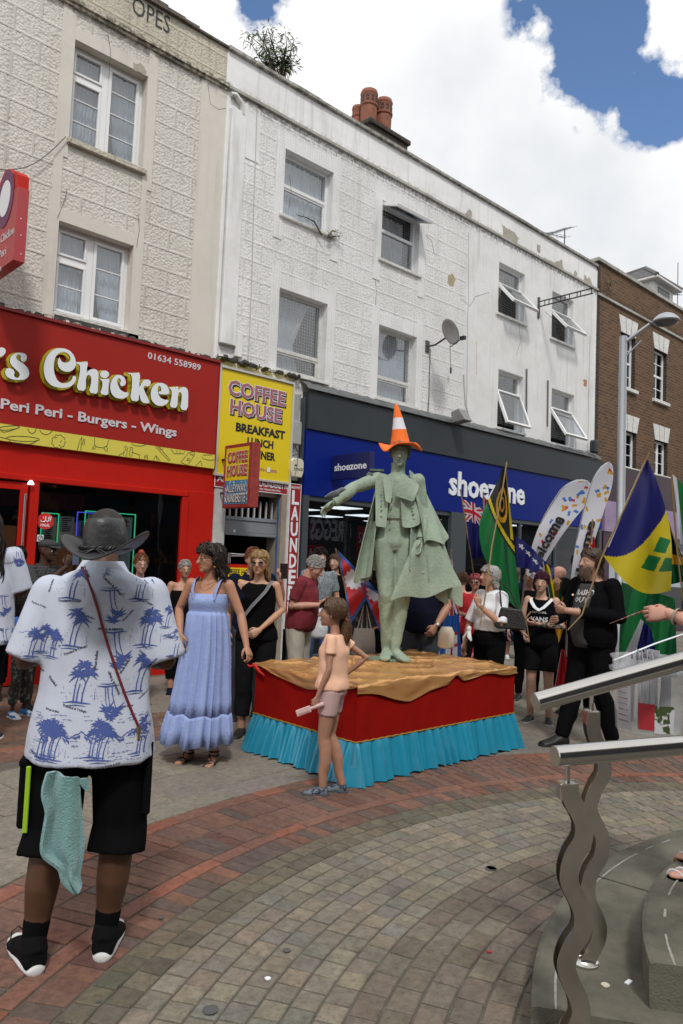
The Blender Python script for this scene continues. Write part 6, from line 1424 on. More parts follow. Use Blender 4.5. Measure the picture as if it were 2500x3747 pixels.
sheetmesh('coat_skirt', fourgrid((-.13, .15, 1.10), (-.21, .0, 1.12), (-.12, .19, .72), (-.30, .05, .70), 8, 6, lambda p, u, v: p+Vector((0, .015*math.cos(u*7+v)*v, 0))), M_vg2, S.root, .008)
# rocky foot patch
mb = MB(); r_ = random.Random(5)
for i in range(70):
 a = r_.uniform(0, 6.28); q = r_.uniform(0, 1)**.6; p = Vector((sb.x-.0, sb.y, sb.z-.002))+S.fx*(math.cos(a)*.20*q+.03)+S.fy*(math.sin(a)*.12*q+.02); mb.ball(p, r_.uniform(.012, .028), 7, 5, 0, (1, 1, .7), jit=.2)
mb.build('moss_base', greenmat('mossy base', (.15, .235, .18)), S.root)
# cone hat
hatc = S.h((0, -.005, .052)); M_or = mat('orange felt', (.85, .17, .02), .75, var=.08, vscale=9, bump=.3, bscale=120); M_fw = mat('white felt', (.68, .68, .74), .8)
ht = thing('cone_hat', 'orange and white traffic cone shaped felt hat with wavy brim on the statue head', 'hat', hatc)
axis = (S.hm.to_3x3() @ Vector((.06, -.05, 1))).normalized(); la = axis.orthogonal().normalized(); fb = axis.cross(la)
def ringat(z, r_, lean=0): return (hatc+axis*z+S.fx*(lean), la, r_, r_, fb)
mb = MB(); prof = [(.0, .105, 0), (.05, .093, 0), (.10, .082, .002), (.155, .072, .006)]; eloft(mb, [ringat(*p) for p in prof], 24); n0 = len(mb.f)
mb.build('cone_lower', M_or, ht, smooth=50); mb = MB(); eloft(mb, [ringat(.155, .0715, .006), ringat(.20, .061, .010), ringat(.262, .049, .016)], 24); mb.build('cone_band', M_fw, ht, smooth=50)
mb = MB(); eloft(mb, [ringat(.262, .049, .016), ringat(.31, .037, .022), ringat(.37, .022, .030), ringat(.385, .015, .032)], 24); mb.build('cone_tip', M_or, ht, smooth=50)
mb = MB(); nn_ = 48; vs = []
for rr, z in ((.100, .01), (.13, .002), (.165, -.004), (.195, -.008)):
 for j in range(nn_):
  t = 2*math.pi*j/nn_; k = (rr-.10)/.095; sq = 1+.10*k*abs(math.cos(2*t)); vs.append(hatc+la*(rr*sq*math.cos(t))+fb*(rr*sq*math.sin(t))+axis*(z+k*(.035*math.cos(3*t+2.2)+.015*math.sin(5*t))))
fs = [(i*nn_+j, i*nn_+(j+1) % nn_, (i+1)*nn_+(j+1) % nn_, (i+1)*nn_+j) for i in range(3) for j in range(nn_)]
me = bpy.data.meshes.new('brim'); me.from_pydata([tuple(v) for v in vs], [], fs); o = bpy.data.objects.new('b', me); sc.collection.objects.link(o); md = o.modifiers.new('s', 'SOLIDIFY'); md.thickness = .008
dg = bpy.context.evaluated_depsgraph_get(); dg.update(); out = bpy.data.meshes.new_from_object(o.evaluated_get(dg)); bpy.data.objects.remove(o); out.polygons.foreach_set('use_smooth', [True]*len(out.polygons)); out.materials.clear(); out.materials.append(M_or); link('brim', out, ht)
# toy pigeon on the forearm
A, E, W = S.arm_pts(1); pc_ = E.lerp(W, .95)+Vector((0, 0, .065)); pg = thing('pigeon', 'small grey pigeon perched on the outstretched statue wrist', 'pigeon', pc_)
mb = MB(); dv = -S.fx; dv = (S.fx*.9+Vector((0, 0, -.05))).normalized(); sd2 = Vector((0, 0, 1)); lt = dv.cross(sd2)
eloft(mb, [(pc_+dv*a+sd2*z, lt, w_, h_, sd2) for a, z, w_, h_ in ((-.10, .045, .006, .008), (-.07, .045, .022, .024), (-.04, .028, .026, .03), (0, .0, .042, .040), (.04, -.008, .042, .038), (.075, -.014, .028, .022), (.105, -.022, .02, .008))], 14)
me = voxel(mb, .006, 3); me.materials.clear(); me.materials.append(mat('pigeon grey', (.13, .14, .17), .7, var=.5, vscale=40)); me.polygons.foreach_set('use_smooth', [True]*len(me.polygons)); link('body', me, pg)
mb = MB(); mb.tube([pc_-dv*.10+sd2*.045, pc_-dv*.125+sd2*.040], [.005, .001], 6);
for q in (-.012, .012): mb.tube([pc_+lt*q-sd2*.03, pc_+lt*q-sd2*.065], .003, 5)
mb.build('beak_and_legs', mat('pigeon pink', (.4, .12, .1), .6), pg); mb = MB()
for q in (-1, 1): eloft(mb, [(pc_+dv*a+sd2*z+lt*q*.036, lt, .006, h_, sd2) for a, z, h_ in ((-.04, .01, .01), (0, .005, .026), (.045, -.006, .02), (.085, -.015, .006))], 10)
mb.build('wings', mat('pigeon wing', (.07, .075, .09), .7, var=.4, vscale=30), pg, smooth=True)
# the statue is taller and slimmer than a person
SX, SZ = .93, 1.015
for o in (S.root, ht, pg):
 d_ = o.location-S.loc; o.location = S.loc+Vector((d_.x*SX, d_.y*SX, d_.z*SZ)); o.scale = (SX, SX, SZ)
## stainless handrails
M_ss = mat('polished stainless steel', (.60, .58, .55), .17, metal=1, var=.05, vscale=8); M_ss2 = mat('brushed stainless steel', (.64, .61, .56), .2, metal=1, var=.22, vscale=6)
latv = Vector((AX.x, AY.x, 0)).normalized(); fwv = Vector((0, 0, 1)).cross(latv).normalized()
def catmull(P, m_=5):
 out = []
 for i in range(len(P)-1):
  p0, p1, p2, p3 = P[max(0, i-1)], P[i], P[i+1], P[min(len(P)-1, i+2)]
  for k in range(m_):
   t = k/m_; out.append((p1*2+(p2-p0)*t+(p0*2-p1*5+p2*4-p3)*t*t+(p1*3-p0-p2*3+p3)*t**3)*.5)
 out.append(P[-1]); return out
def on_plane(px, py, o):
 d = ray(px, py); n_ = fwv; t = (o-Vector((0, 0, EYE))).dot(n_)/d.dot(n_); return Vector((0, 0, EYE))+d*t
def post(t, line, w_, o, base_z, extend=None):
 P = [on_plane(x, y, o) for x, y in line]
 if extend: P += extend
 P = catmull(P)
 for q, col in ((0, 0), (.046, 0)):
  mb = MB(); vs = []; n = len(P)
  for i, c in enumerate(P):
   tg = (P[min(i+1, n-1)]-P[max(i-1, 0)]).normalized(); sdv = fwv.cross(tg).normalized()
   if sdv.dot(latv) < 0: sdv = -sdv
   c2 = c+fwv*q
   for a, b in ((-w_/2, -.003), (w_/2, -.003), (w_/2, .003), (-w_/2, .003)): vs.append(c2+sdv*a+fwv*b)
  fs = [(i*4+j, i*4+(j+1) % 4, (i+1)*4+(j+1) % 4, (i+1)*4+j) for i in range(n-1) for j in range(4)]+[(0, 1, 2, 3), (n*4-4, n*4-1, n*4-2, n*4-3)]
  mb.add(vs, fs); mb.build('post_plate', M_ss2, t, smooth=35)
 mb = MB(); vs = []; c = P[0]; Mx = Matrix.Translation(c+fwv*.023) @ Matrix((latv, fwv, Vector((0, 0, 1)))).transposed().to_4x4(); mb.box(-w_/2, w_/2, -.0265, .0265, -.055, .001, M=Mx); mb.build('clamp', M_ss2, t, bevel=.005)
 return P
def rail(label, e_px, e_dep, f_px, f_dep, rad, ext=1.0):
 e = DP(*e_px, e_dep); f = DP(*f_px, f_dep); t = thing('handrail', label, 'handrail', (e.x, e.y, .1)); f2 = f+(f-e)*ext
 mb = MB(); mb.tube([e-(f-e).normalized()*.002, e, f2], [rad-.002, rad, rad], 48); mb.build('rail', M_ss, t, smooth=30); return t, e, f
dr_ = 2.71; df_ = 2.37
t1, e, f = rail('upper stainless steel handrail sloping upward on a post with a round base', (1961, 2570), 2.66, (2500, 2418), 2.82, .0335)
bz = G(2147, 3537, .15); o1 = Vector((bz.x, bz.y, 0))
P = post(t1, [(2172, 2603), (2172, 2640), (2176, 2685), (2198, 2745), (2213, 2800), (2209, 2840), (2182, 2888), (2164, 2940), (2165, 2975), (2181, 3010), (2204, 3060), (2206, 3100), (2196, 3145), (2166, 3195), (2153, 3250), (2159, 3300), (2182, 3350), (2196, 3395), (2190, 3445), (2168, 3488), (2147, 3537)], .050, o1, .15)
r0 = e.lerp(f, (2169-1961)/539.); mb = MB(); c = P[0]+fwv*.023; mb.tube([Vector((c.x, c.y, c.z-.01)), Vector((c.x, c.y, r0.z-.02))], .0085, 14); mb.tube([Vector((c.x, c.y, r0.z-.040)), Vector((c.x, c.y, r0.z-.026))], .013, 14); mb.build('stub', M_ss, t1, smooth=40)
mb = MB(); mb.lathe([(.050, 0), (.050, .009), (.043, .014), (.0, .0145)], 36, (P[-1].x+fwv.x*.02, P[-1].y+fwv.y*.02, .1505)); mb.build('base_disc', M_ss, t1, smooth=35)
t2, e, f = rail('lower stainless steel handrail nearest the camera on a wavy post', (2032, 2767), 2.345, (2500, 2727), 2.46, .0325)
o2 = DP(2085, 2870, df_)
P = post(t2, [(2084, 2870), (2088, 2905), (2104, 2945), (2122, 2975), (2138, 3015), (2139, 3050), (2130, 3085), (2100, 3135), (2084, 3190), (2087, 3235), (2108, 3280), (2129, 3325), (2138, 3370), (2128, 3415), (2095, 3465), (2075, 3520), (2077, 3560), (2097, 3610), (2117, 3655), (2127, 3700), (2122, 3740), (2095, 3790), (2080, 3840)], .057, o2, 0)
r0 = e.lerp(f, (2085-2032)/468.); mb = MB(); c = P[0]+fwv*.023; mb.tube([Vector((c.x, c.y, c.z-.01)), Vector((c.x, c.y, r0.z-.02))], .0085, 14); mb.build('stub', M_ss, t2, smooth=40)
cb = P[-1]; mb = MB(); mb.lathe([(.055, 0), (.055, .010), (.046, .015), (.0, .0155)], 36, (cb.x, cb.y, .008));
mb.box(cb.x-.03, cb.x+.03, cb.y-.004, cb.y+.004, .01, cb.z); mb.build('base_disc', M_ss, t2, smooth=35)
# litter on the step and paving
def disc(px, py, z, r_, m_, label, name='litter', cat='litter', col=None):
 g_ = G(px, py, z); mb = MB(); mb.prism([(g_.x+r_*math.cos(i*.52)*(1+.1*math.sin(i*2)), g_.y+r_*math.sin(i*.52), z+.001) for i in range(12)], (0, 0, 1), .003); tag(mb.build(name, m_), label, cat)
M_lit = mat('litter cream', (.50, .47, .36), .7); M_gum = mat('old gum', (.085, .083, .08), .85); M_redl = mat('red litter', (.4, .01, .02), .5)
disc(2216, 3607, .15, .015, M_lit, 'round cream scrap lying on the lower stone step', 'paper_scrap')
g_ = G(2301, 3597, .15); mb = MB(); mb.box(g_.x-.016, g_.x+.016, g_.y-.008, g_.y+.008, .151, .155); tag(mb.build('paper_scrap', M_sw), 'small torn white paper near the edge of the lower step', 'litter')
disc(980, 3583, .008, .012, M_sw, 'white blob of gum on the pale setts', 'gum_spot'); disc(1790, 3485, .008, .010, M_redl, 'tiny red scrap on the brown block paving', 'red_scrap')
for i, (x, y, r_) in enumerate(((770, 3698, .028), (1050, 3480, .016), (2095-300, 3180, .03), (1800, 3178, .028), (590, 3360, .012), (360, 3667, .008))):
 disc(x, y, .0085, r_, M_gum, ('large dark gum spot on the pale setts near the bottom edge', 'small dark gum spot in the middle of the pale setts', 'dark stain spot on brown blocks, left one of a pair', 'dark stain spot on brown blocks left of the handrail', 'tiny gum spot beside the left of the pale setts', 'tiny pale gum spot at the bottom left paving')[i], 'gum_spot')
## people
bpy.context.view_layer.update()
dbk, dbr, brn, ltan, pale, pink = (.055, .028, .018), (.12, .055, .03), (.22, .11, .06), (.42, .23, .15), (.50, .30, .22), (.50, .27, .20)
M_bcl = mat('black cloth', (.005, .005, .006), .95, spec=.05); M_bcl2 = mat('washed black cloth', (.010, .010, .011), .95, spec=.05); M_navy = mat('navy cloth', (.007, .009, .022), .95, spec=.08)
M_wcl = mat('white cotton', (.66, .68, .72), .85, spec=.2); M_bshoe = mat('black shoe', (.012, .012, .013), .5); M_wsole = mat('white sole', (.60, .60, .60), .6)
M_hdk = mat('dark hair', (.012, .008, .006), .5, spec=.4, var=.5, vscale=70); M_hbr = mat('brown hair', (.075, .035, .017), .5, spec=.4, var=.5, vscale=70); M_hgr = mat('grey hair', (.38, .37, .35), .6, spec=.3, var=.55, vscale=70); M_hbl = mat('blonde hair', (.34, .22, .10), .5, spec=.4, var=.5, vscale=60); M_hau = mat('auburn hair', (.16, .055, .02), .5); M_hpu = mat('plum hair', (.07, .012, .03), .5, spec=.4)
def patmat(name, base, c2, scale=60, thr=.55, kind='noise', rough=.85):
 M = bpy.data.materials.new(name); M.use_nodes = True; t = M.node_tree; b = t.nodes['Principled BSDF']; b.inputs['Roughness'].default_value = rough; b.inputs['Specular IOR Level'].default_value = .2
 o = N(t, 'ShaderNodeTexCoord')
 if kind == 'noise': n = N(t, 'ShaderNodeTexNoise'); n.inputs['Scale'].default_value = scale; n.inputs['Detail'].default_value = 3; f = n.outputs[0]; L(t, o.outputs['Object'], n.inputs['Vector']); f = ramp(t, f, [(thr, (0, 0, 0)), (thr+.03, (1, 1, 1))])
 elif kind == 'dots': n = N(t, 'ShaderNodeTexVoronoi'); n.inputs['Scale'].default_value = scale; L(t, o.outputs['Object'], n.inputs['Vector']); f = ramp(t, n.outputs[0], [(thr-.02, (1, 1, 1)), (thr, (0, 0, 0))])
 else:
  sx = N(t, 'ShaderNodeSeparateXYZ'); L(t, o.outputs['Object'], sx.inputs[0]); h = None
  a = mth(t, 'ADD', mth(t, 'MULTIPLY', sx.outputs[0], .7), mth(t, 'MULTIPLY', sx.outputs[1], -.7))
  f = mth(t, 'MAXIMUM', mth(t, 'GREATER_THAN', mth(t, 'FRACT', mth(t, 'MULTIPLY', sx.outputs[2], scale)), thr), mth(t, 'GREATER_THAN', mth(t, 'FRACT', mth(t, 'MULTIPLY', a, scale)), thr))
 m = N(t, 'ShaderNodeMix', data_type='RGBA'); L(t, f, m.inputs[0]); m.inputs[6].default_value = (*base, 1); m.inputs[7].default_value = (*c2, 1); L(t, m.outputs[2], b.inputs['Base Color']); return M
M_redpurse = mat('maroon cord', (.14, .008, .015), .6)
# the man in the leather hat
def project_decals(fig, meshobj, shapes, mats, back=True, off=.0025, name='shirt_print'):
 bm = bmesh.new(); bm.from_mesh(meshobj.data); bv = BVHTree.FromBMesh(bm); bm.free(); mb = MB(); sg = 1 if back else -1
 for pts, fs, mi in shapes:
  out = []; okv = []
  for x, z in pts:
   o = fig.w((x, -sg*1.2, z)); h = bv.ray_cast(o, fig.fy*sg)
   if h[0] is None: out.append(None); continue
   out.append(h[0]-fig.fy*sg*off+h[1]*0)
  idx = {}; vs = []
  for i, p in enumerate(out):
   if p is not None: idx[i] = len(vs); vs.append(p)
  ff = []
  for f in fs:
   if all(i in idx for i in f) and max((out[i]-out[f[0]]).length for i in f) < .06: ff.append([idx[i] for i in f])
  if ff: mb.add(vs, ff, mi)
 return mb.build(name, mats, meshobj)
def palm(cx, cz, s_=.1, flip=1, rot=0., seed=0, isl=True):
 r_ = random.Random(seed); out = []
 def T(x, z):
  c, s2 = math.cos(rot), math.sin(rot); x, z = x*s_*.86, z*s_*flip*.86; return (cx+x*c-z*s2, cz+x*s2+z*c)
 def rib(P, W):
  v = [];
  for i, (x, z) in enumerate(P):
   a = P[min(i+1, len(P)-1)]; b = P[max(i-1, 0)]; dx, dz = a[0]-b[0], a[1]-b[1]; l = math.hypot(dx, dz) or 1; v += [T(x-dz/l*W[i], z+dx/l*W[i]), T(x+dz/l*W[i], z-dx/l*W[i])]
  out.append((v, [(2*i, 2*i+1, 2*i+3, 2*i+2) for i in range(len(P)-1)], 0))
 for k, (x0, top) in enumerate(((0, (.18, .62)), (.16, (.36, .38)), (-.1, (.02, .34)))[:2+seed % 2]):
  tx, tz = top; rib([(x0, -.5), (x0+.02, -.2), (x0+(tx-x0)*.45, .1), (tx, tz)], [.024, .020, .016, .013])
  for i in range(10):
   a = R_(-30+i*26+r_.uniform(-8, 8)); l = r_.uniform(.25, .38); rib([(tx, tz), (tx+math.cos(a)*l*.5, tz+math.sin(a)*l*.5+.03), (tx+math.cos(a)*l, tz+math.sin(a)*l-.06)], [.012, .034, .004])
 if isl:
  rib([(-.42, -.5), (-.1, -.46), (.2, -.5), (.45, -.52)], [.006, .03, .024, .006]); rib([(-.3, -.58), (0, -.56), (.3, -.6)], [.005, .02, .005]); rib([(.55, -.4), (.55, -.1)], [.008, .003])
 for i in range(26): x, z = r_.uniform(-.5, .6), r_.uniform(-.45, .1); out.append(([T(x, z), T(x+.022, z), T(x+.022, z+.018), T(x, z+.018)], [(0, 1, 2, 3)], 0))
 return out
def dtext(s, cx, cz, w_, rot=0., mi=1, bold=.01, h=None):
 vs, fs, asp = text_raw(s, bold, res=1); hh = (w_/asp) if h is None else h; c, s2 = math.cos(rot), math.sin(rot)
 fl_ = [f for f in fs if all(vs[i][2] > .5 for i in f)]
 pts = [(cx+(a-.5)*w_*c-(b-.5)*hh*s2, cz+(a-.5)*w_*s2+(b-.5)*hh*c) for a, b, _ in vs]; return (pts, fl_, mi)
M_blueprint = mat('blue print ink', (.055, .09, .30), .8); M_textink = mat('print lettering ink', (.03, .03, .06), .8)
M_shirt = mat('white island shirt cotton', (.50, .54, .64), .85, spec=.2, var=.05, vscale=9)
def island_shirt(f, hem, sleeve, halfw, seed=1, place=None, arms_extra=.035):
 mb = MB(); k = f.k; R = [];
 for z, a, b, y in ((hem, halfw[0], halfw[0]*.78, .0), (hem+.10, halfw[0]*.97, halfw[0]*.76, .01), (hem+.25, halfw[1], halfw[1]*.76, .01), (1.22, halfw[2], halfw[2]*.66, .0), (1.34, halfw[3], halfw[3]*.60, -.005), (1.41, halfw[3]*.93, .115, -.01), (1.455, .155, .10, -.01), (1.485, .095, .08, -.005), (1.51, .07, .068, 0)):
  R.append((f.w((0, y, z)), f.fx, a*k, b*k, f.fy))
 eloft(mb, R, 28)
 for sd_ in (1, -1):
  A = f.w(f.sh(sd_)); nk = f.w((0, 0, 1.46)); mb.tube([A-f.up*.02, A.lerp(nk, .5)-f.up*.01], [.066*k, .066*k], 12); f.arm(mb, sd_, arms_extra, sleeve, g2=arms_extra+.026)
 o = f.cloth('shirt', M_shirt, mb, vox=.011, amp=.011, freq=5.5, seed=seed, sm=5); return o
hp_ = dict(pel=(0, 0, .95), neck=(.0, .03, 1.475), head=(.0, .10, 1.615), shw=.185, rk=(.12, .04, .50), ra=(.09, .03, .09), lk=(-.13, .03, .50), la=(-.165, -.03, .09),
 shz=(-.085, -.085), re=(.262, .0, 1.14), rw=(.15, .27, 1.12), le=(-.262, .0, 1.14), lw=(-.17, .27, 1.16), rh=(-.6, .7, .2), lh=(.6, .7, .2), rp=(-.5, -.5, .5), lp=(.5, -.5, .5), rc=.7, lc=.7, hp=-12, toe_r=(.12, 1), toe_l=(-.42, 1), hipw=.10)
HX_ = DP(378, 2040, 3.03)
HM = Fig('man seen from behind in black leather hat and white shirt with blue palm print', (HX_.x, HX_.y), 176, 1.79, fat=1.18, vox=.008, pose=hp_, sk=(.085, .038, .02), armr=1.15, legr=1.12)
HM.noface = 1; HM.build_body(); HM.legr = 1.05
HM.bottom(M_bcl, 1.37, 'shorts', .012, .056, .006, top_t=.35, vox=.010)
hsh = island_shirt(HM, .765, 1.0, (.245, .212, .200, .198), 3, arms_extra=.016)
c0 = 380.; kx = lambda px, py=2040: (px-c0+.055*(py-2040))/2750*2.95/HM.k; kz = lambda py: (1.6-(py-2032)/2750*2.97)/HM.k
zs = zf(0, 1700, .5107); SH = []
for i, (x, y, fl_, sz_) in enumerate(((530, 900, 1, .118), (1000, 900, 1, .11), (800, 1010, -1, .11), (780, 775, 1, .05), (540, 1220, 1, .125), (1045, 1215, 1, .125), (830, 1310, -1, .12), (590, 1590, 1, .135), (985, 1540, 1, .12), (790, 1670, -1, .11), (1190, 1130, 1, .07), (420, 1300, 1, .05))):
 X, Y = zs(x, y); SH += palm(kx(X, Y), kz(Y), sz_, fl_, seed=i)
for x, y in ((330, 1300), (260, 1330), (1250, 1320), (400, 1330)): X, Y = zs(x, y); SH += palm(kx(X, Y), kz(Y), .09, 1, seed=x)
for s_, x, y, wpx, ro in (('Trinidad & Tobago', 530, 1010, 160, 3), ('Trinidad & Tobago', 1030, 1000, 150, -22), ('West Indies', 655, 1110, 95, -20), ('Trinidad & Tobago', 575, 1345, 165, 24), ('West Indies', 712, 1410, 128, 88), ('Trinidad & Tobago', 820, 895, 190, -42), ('West Indies', 925, 1100, 105, 50), ('Trinidad & Tobago', 808, 1195, 170, 180), ('West Indies', 905, 1455, 110, 60), ('Trinidad & Tobago', 835, 1565, 180, 118), ('Trinidad & Tobago', 575, 1735, 165, -14), ('West Indies', 424, 1752, 95, -8), ('West Indies', 918, 1727, 88, 4), ('West Indies', 640, 800, 90, -55), ('Trinidad', 420, 1560, 80, -45), ('Trinidad & Tobago', 1050, 1650, 120, 40), ('West Indies', 1090, 1440, 100, 45), ('Tobago', 1025, 1370, 60, -35), ('West Indies', 390, 910, 90, 80), ('Trinidad & Tobago', 310, 1045, 110, -18), ('TRINIDAD & TOBAGO', 250, 1490, 210, -8), ('TRINIDAD & TOBAGO', 1225, 1490, 150, 6)):
 X, Y = zs(x, y); SH.append(dtext(s_, kx(X, Y), kz(Y), wpx*.5107/2750*2.95, R_(ro), bold=.03))
Yb = lambda y: kz(1700+.5107*y)
for s_, x, y, wpx, ro in (('TRINIDAD & TOBAGO', 760, 2120, 240, 10), ('& TOBAGO', 480, 2140, 120, -10), ('NIDAD &', 310, 2050, 80, -22)): X, Y = zs(x, y); SH.append(dtext(s_, kx(X, Y), kz(Y), wpx*.5107/2750*2.95, R_(ro), bold=.02))
for i, x in enumerate((380, 420, 700, 740, 1010, 330)): X, Y = zs(x, 1960+20*(i % 2)); SH += palm(kx(X, Y), kz(Y), .115, 1, seed=i+31)
r_ = random.Random(6)
for i in range(150):
 x = r_.uniform(250, 1120); y = r_.choice((r_.uniform(1780, 1840), r_.uniform(2020, 2090), r_.uniform(1900, 1990), r_.uniform(1230, 1270))); w_ = r_.uniform(10, 55)
 if y < 1300: x = r_.choice((r_.uniform(180, 430), r_.uniform(1150, 1290)))
 X, Y = zs(x, y); a = kx(X, Y); b = kz(Y); ww = w_*.5107/2750*2.95; SH.append(([(a, b), (a+ww/2, b+.0015), (a+ww, b), (a+ww, b+.002), (a, b+.002)], [(0, 1, 2, 3, 4)], 0))
for i in range(34):   # mountain outline
 x0 = 330+i*24; y0 = 1905+22*math.sin(i*.9)+r_.uniform(-8, 8); X, Y = zs(x0, y0); X2, Y2 = zs(x0+24, 1905+22*math.sin((i+1)*.9)); a, b, c, d = kx(X, Y), kz(Y), kx(X2, Y2), kz(Y2)
 SH.append(([(a, b), (c, d), (c, d-.004), (a, b-.004)], [(0, 1, 2, 3)], 0)); SH.append(([(a, b-.008), (c, d-.010), (c, d-.022), (a, b-.012)], [(0, 1, 2, 3)], 0)) if i % 3 else None
project_decals(HM, hsh, SH, [M_blueprint, M_textink])
FR = []
for i in range(14): FR += palm(r_.uniform(-.2, .2), r_.uniform(.85, 1.4), .12, r_.choice((1, -1)), seed=i+60)
project_decals(HM, hsh, FR, [M_blueprint, M_textink], back=False)
mb = MB(); n = 22; nk = HM.w((0, .015, 1.495)); vs = []
for z, rr in ((-.035, .100), (.01, .078), (.028, .073), (.030, .080), (-.002, .098), (-.03, .118)):
 for j in range(n): t = 2*math.pi*j/n; vs.append(nk+HM.fx*(rr*math.cos(t))+HM.fy*(rr*.95*math.sin(t))+HM.up*z)
mb.add(vs, [(i*n+j, i*n+(j+1) % n, (i+1)*n+(j+1) % n, (i+1)*n+j) for i in range(5) for j in range(n)]); mb.build('collar', M_shirt, hsh, smooth=True)
# cord, socks, shoes, pocket, towel, hat
def on_surf(fig, meshobj, P, off=.006):
 bm = bmesh.new(); bm.from_mesh(meshobj.data); bv = BVHTree.FromBMesh(bm); bm.free(); out = []
 for x, z in P:
  h = bv.ray_cast(fig.w((x, -1.2, z)), fig.fy); out.append(h[0]-fig.fy*off if h[0] is not None else fig.w((x, -.2, z)))
 return out
Pc = [zs(*q) for q in ((600, 775), (640, 830), (690, 950), (730, 1080), (760, 1200), (800, 1330), (850, 1480), (905, 1640), (960, 1780), (1000, 1870))]
cp = on_surf(HM, hsh, [(kx(a, b), kz(b)) for a, b in Pc], .005); mb = MB(); mb.tube(cp, .0052, 8); cord = mb.build('cord', M_redpurse, HM.root, smooth=True)
mb = MB(); mb.tube([cp[-1]-Vector((0, 0, .0)), cp[-1]-Vector((0, 0, .03))], .009, 10); mb.tube([cp[-1]-Vector((0, 0, .03)), cp[-1]-Vector((0, 0, .05))], [.006, .010], 10); mb.build('cord_toggle', mat('brass', (.5, .38, .16), .3, metal=1), cord, smooth=40)
for sd_ in (1, -1):
 A, Kn, An = HM.leg_pts(sd_); mb = MB(); limb(mb, [Kn.lerp(An, .80), An+Vector((0, 0, -.01))], [.050*HM.k, .043*HM.k]); HM.cloth('sock', M_bcl, mb, .007, 0)
M_knit = mat('black knit shoe', (.006, .006, .007), .85, spec=.1, bump=.5, bscale=250);
for sd_ in (1, -1):
 mb = MB(); HM.foot_mb(mb, sd_, .012); an = HM.leg_pts(sd_)[2]; f = HM.foot_dir(sd_); mb.tube([an-f*.02-Vector((0, 0, .02)), an+Vector((0, 0, .035))], [.052, .045], 14)
 me = voxel(mb, .007, 4); me.materials.clear(); me.materials.append(M_knit); me.polygons.foreach_set('use_smooth', [True]*len(me.polygons)); sh_ = link('shoe', me, HM.root)
 la = Vector((f.y, -f.x, 0)); rings = []
 for a, wd, z0, z1 in ((-.070, .016, .008, .032), (-.064, .030, .002, .036), (-.045, .038, 0, .034), (.0, .046, .0, .036), (.06, .049, .0, .034), (.12, .056, .0, .036), (.18, .054, .003, .034), (.225, .038, .012, .034), (.24, .015, .02, .032)):
  rings.append((Vector((an.x, an.y, (z0+z1)/2+.001))+f*a, la, wd, (z1-z0)/2+.004, Vector((0, 0, 1))))
 mb = MB(); eloft(mb, rings, 20); mb.build('sole', M_wsole, sh_, smooth=60)
 mb = MB(); t = an+f*.10+Vector((0, 0, .0)); mb.tube([t, t+la*(-.03)+Vector((0, 0, .035)), t+la*(-.055)+Vector((0, 0, .02)), t+la*(-.06)-Vector((0, 0, .03))], .0028, 6); mb.tube([t, t+la*(.02)+Vector((0, 0, .03)), t+la*.02+f*.03, t], .0028, 6); mb.build('lace', M_bshoe, sh_, smooth=True)
mb = MB(); A, Kn, An = HM.leg_pts(-1); c = A.lerp(Kn, .72)-HM.fx*.112+Vector((0, 0, .03)); Mx = Matrix.Translation(c) @ Matrix((HM.fx, HM.fy, HM.up)).transposed().to_4x4()
mb.box(-.02, .018, -.07, .07, -.14, .12, M=Mx); mb.box(-.024, .02, -.074, .074, .09, .125, M=Mx); mb.build('cargo_pocket', M_bcl, HM.root, bevel=.01)
M_lime = mat('lime trim', (.30, .52, .015), .6); mb = MB(); mb.box(.006, .024, -.084, -.074, -.15, .10, M=Mx); mb.build('lime_stripe', M_lime, HM.root, bevel=.003)
A, Kn, An = HM.leg_pts(1); mb = MB(); c = A.lerp(Kn, .60)+HM.fx*.105; Mx = Matrix.Translation(c) @ Matrix((HM.fx, HM.fy, HM.up)).transposed().to_4x4(); mb.box(-.015, .018, -.075, .06, -.13, .16, M=Mx); mb.build('cargo_pocket', M_bcl, HM.root, bevel=.01)
# towel
Zb = zf(0, 2500, .5307); M_tow = mat('aqua towelling', (.17, .36, .36), .95, bump=1., bscale=160, var=.12, vscale=60, sheen=.5)
tow = thing('towel', 'pale aqua towel hanging from the back waistband of the man in the leather hat', 'towel', HM.w((-.08, -.16, .85)))
def tz(x, y, d_=0.): X, Y = Zb(x, y); return HM.w((kx(X, Y), -.17-d_, kz(Y)))
L_ = [(395, 545), (365, 680), (395, 790), (380, 900), (368, 1060), (470, 1150), (495, 1240), (575, 1325)]; Rr = [(590, 600), (595, 700), (600, 800), (610, 930), (618, 1020), (605, 1130), (590, 1220), (605, 1290)]
g_ = []
L2 = catmull([Vector((a, b, 0)) for a, b in L_], 3); R2 = catmull([Vector((a, b, 0)) for a, b in Rr], 3)
for i, (a, b) in enumerate(zip(L2, R2)):
 row = []
 for j in range(13):
  u = j/12; q = a.lerp(b, u); fold = .020*math.cos(u*2*math.pi*1.5+.6)+.008*math.sin(u*17+i*.2); row.append(tz(q.x, q.y, fold+.008))
 g_.append(row)
tw = sheetmesh('towel_cloth', g_, M_tow, tow, .012); mb = MB(); g2 = [[tz(590+30*j, 600+i*25, .01*math.sin(j*2)) for j in range(3)] for i in range(2)]+[[tz(630+8*j, 680, 0) for j in range(3)]]; sheetmesh('towel_corner', g2, M_tow, tow, .01)
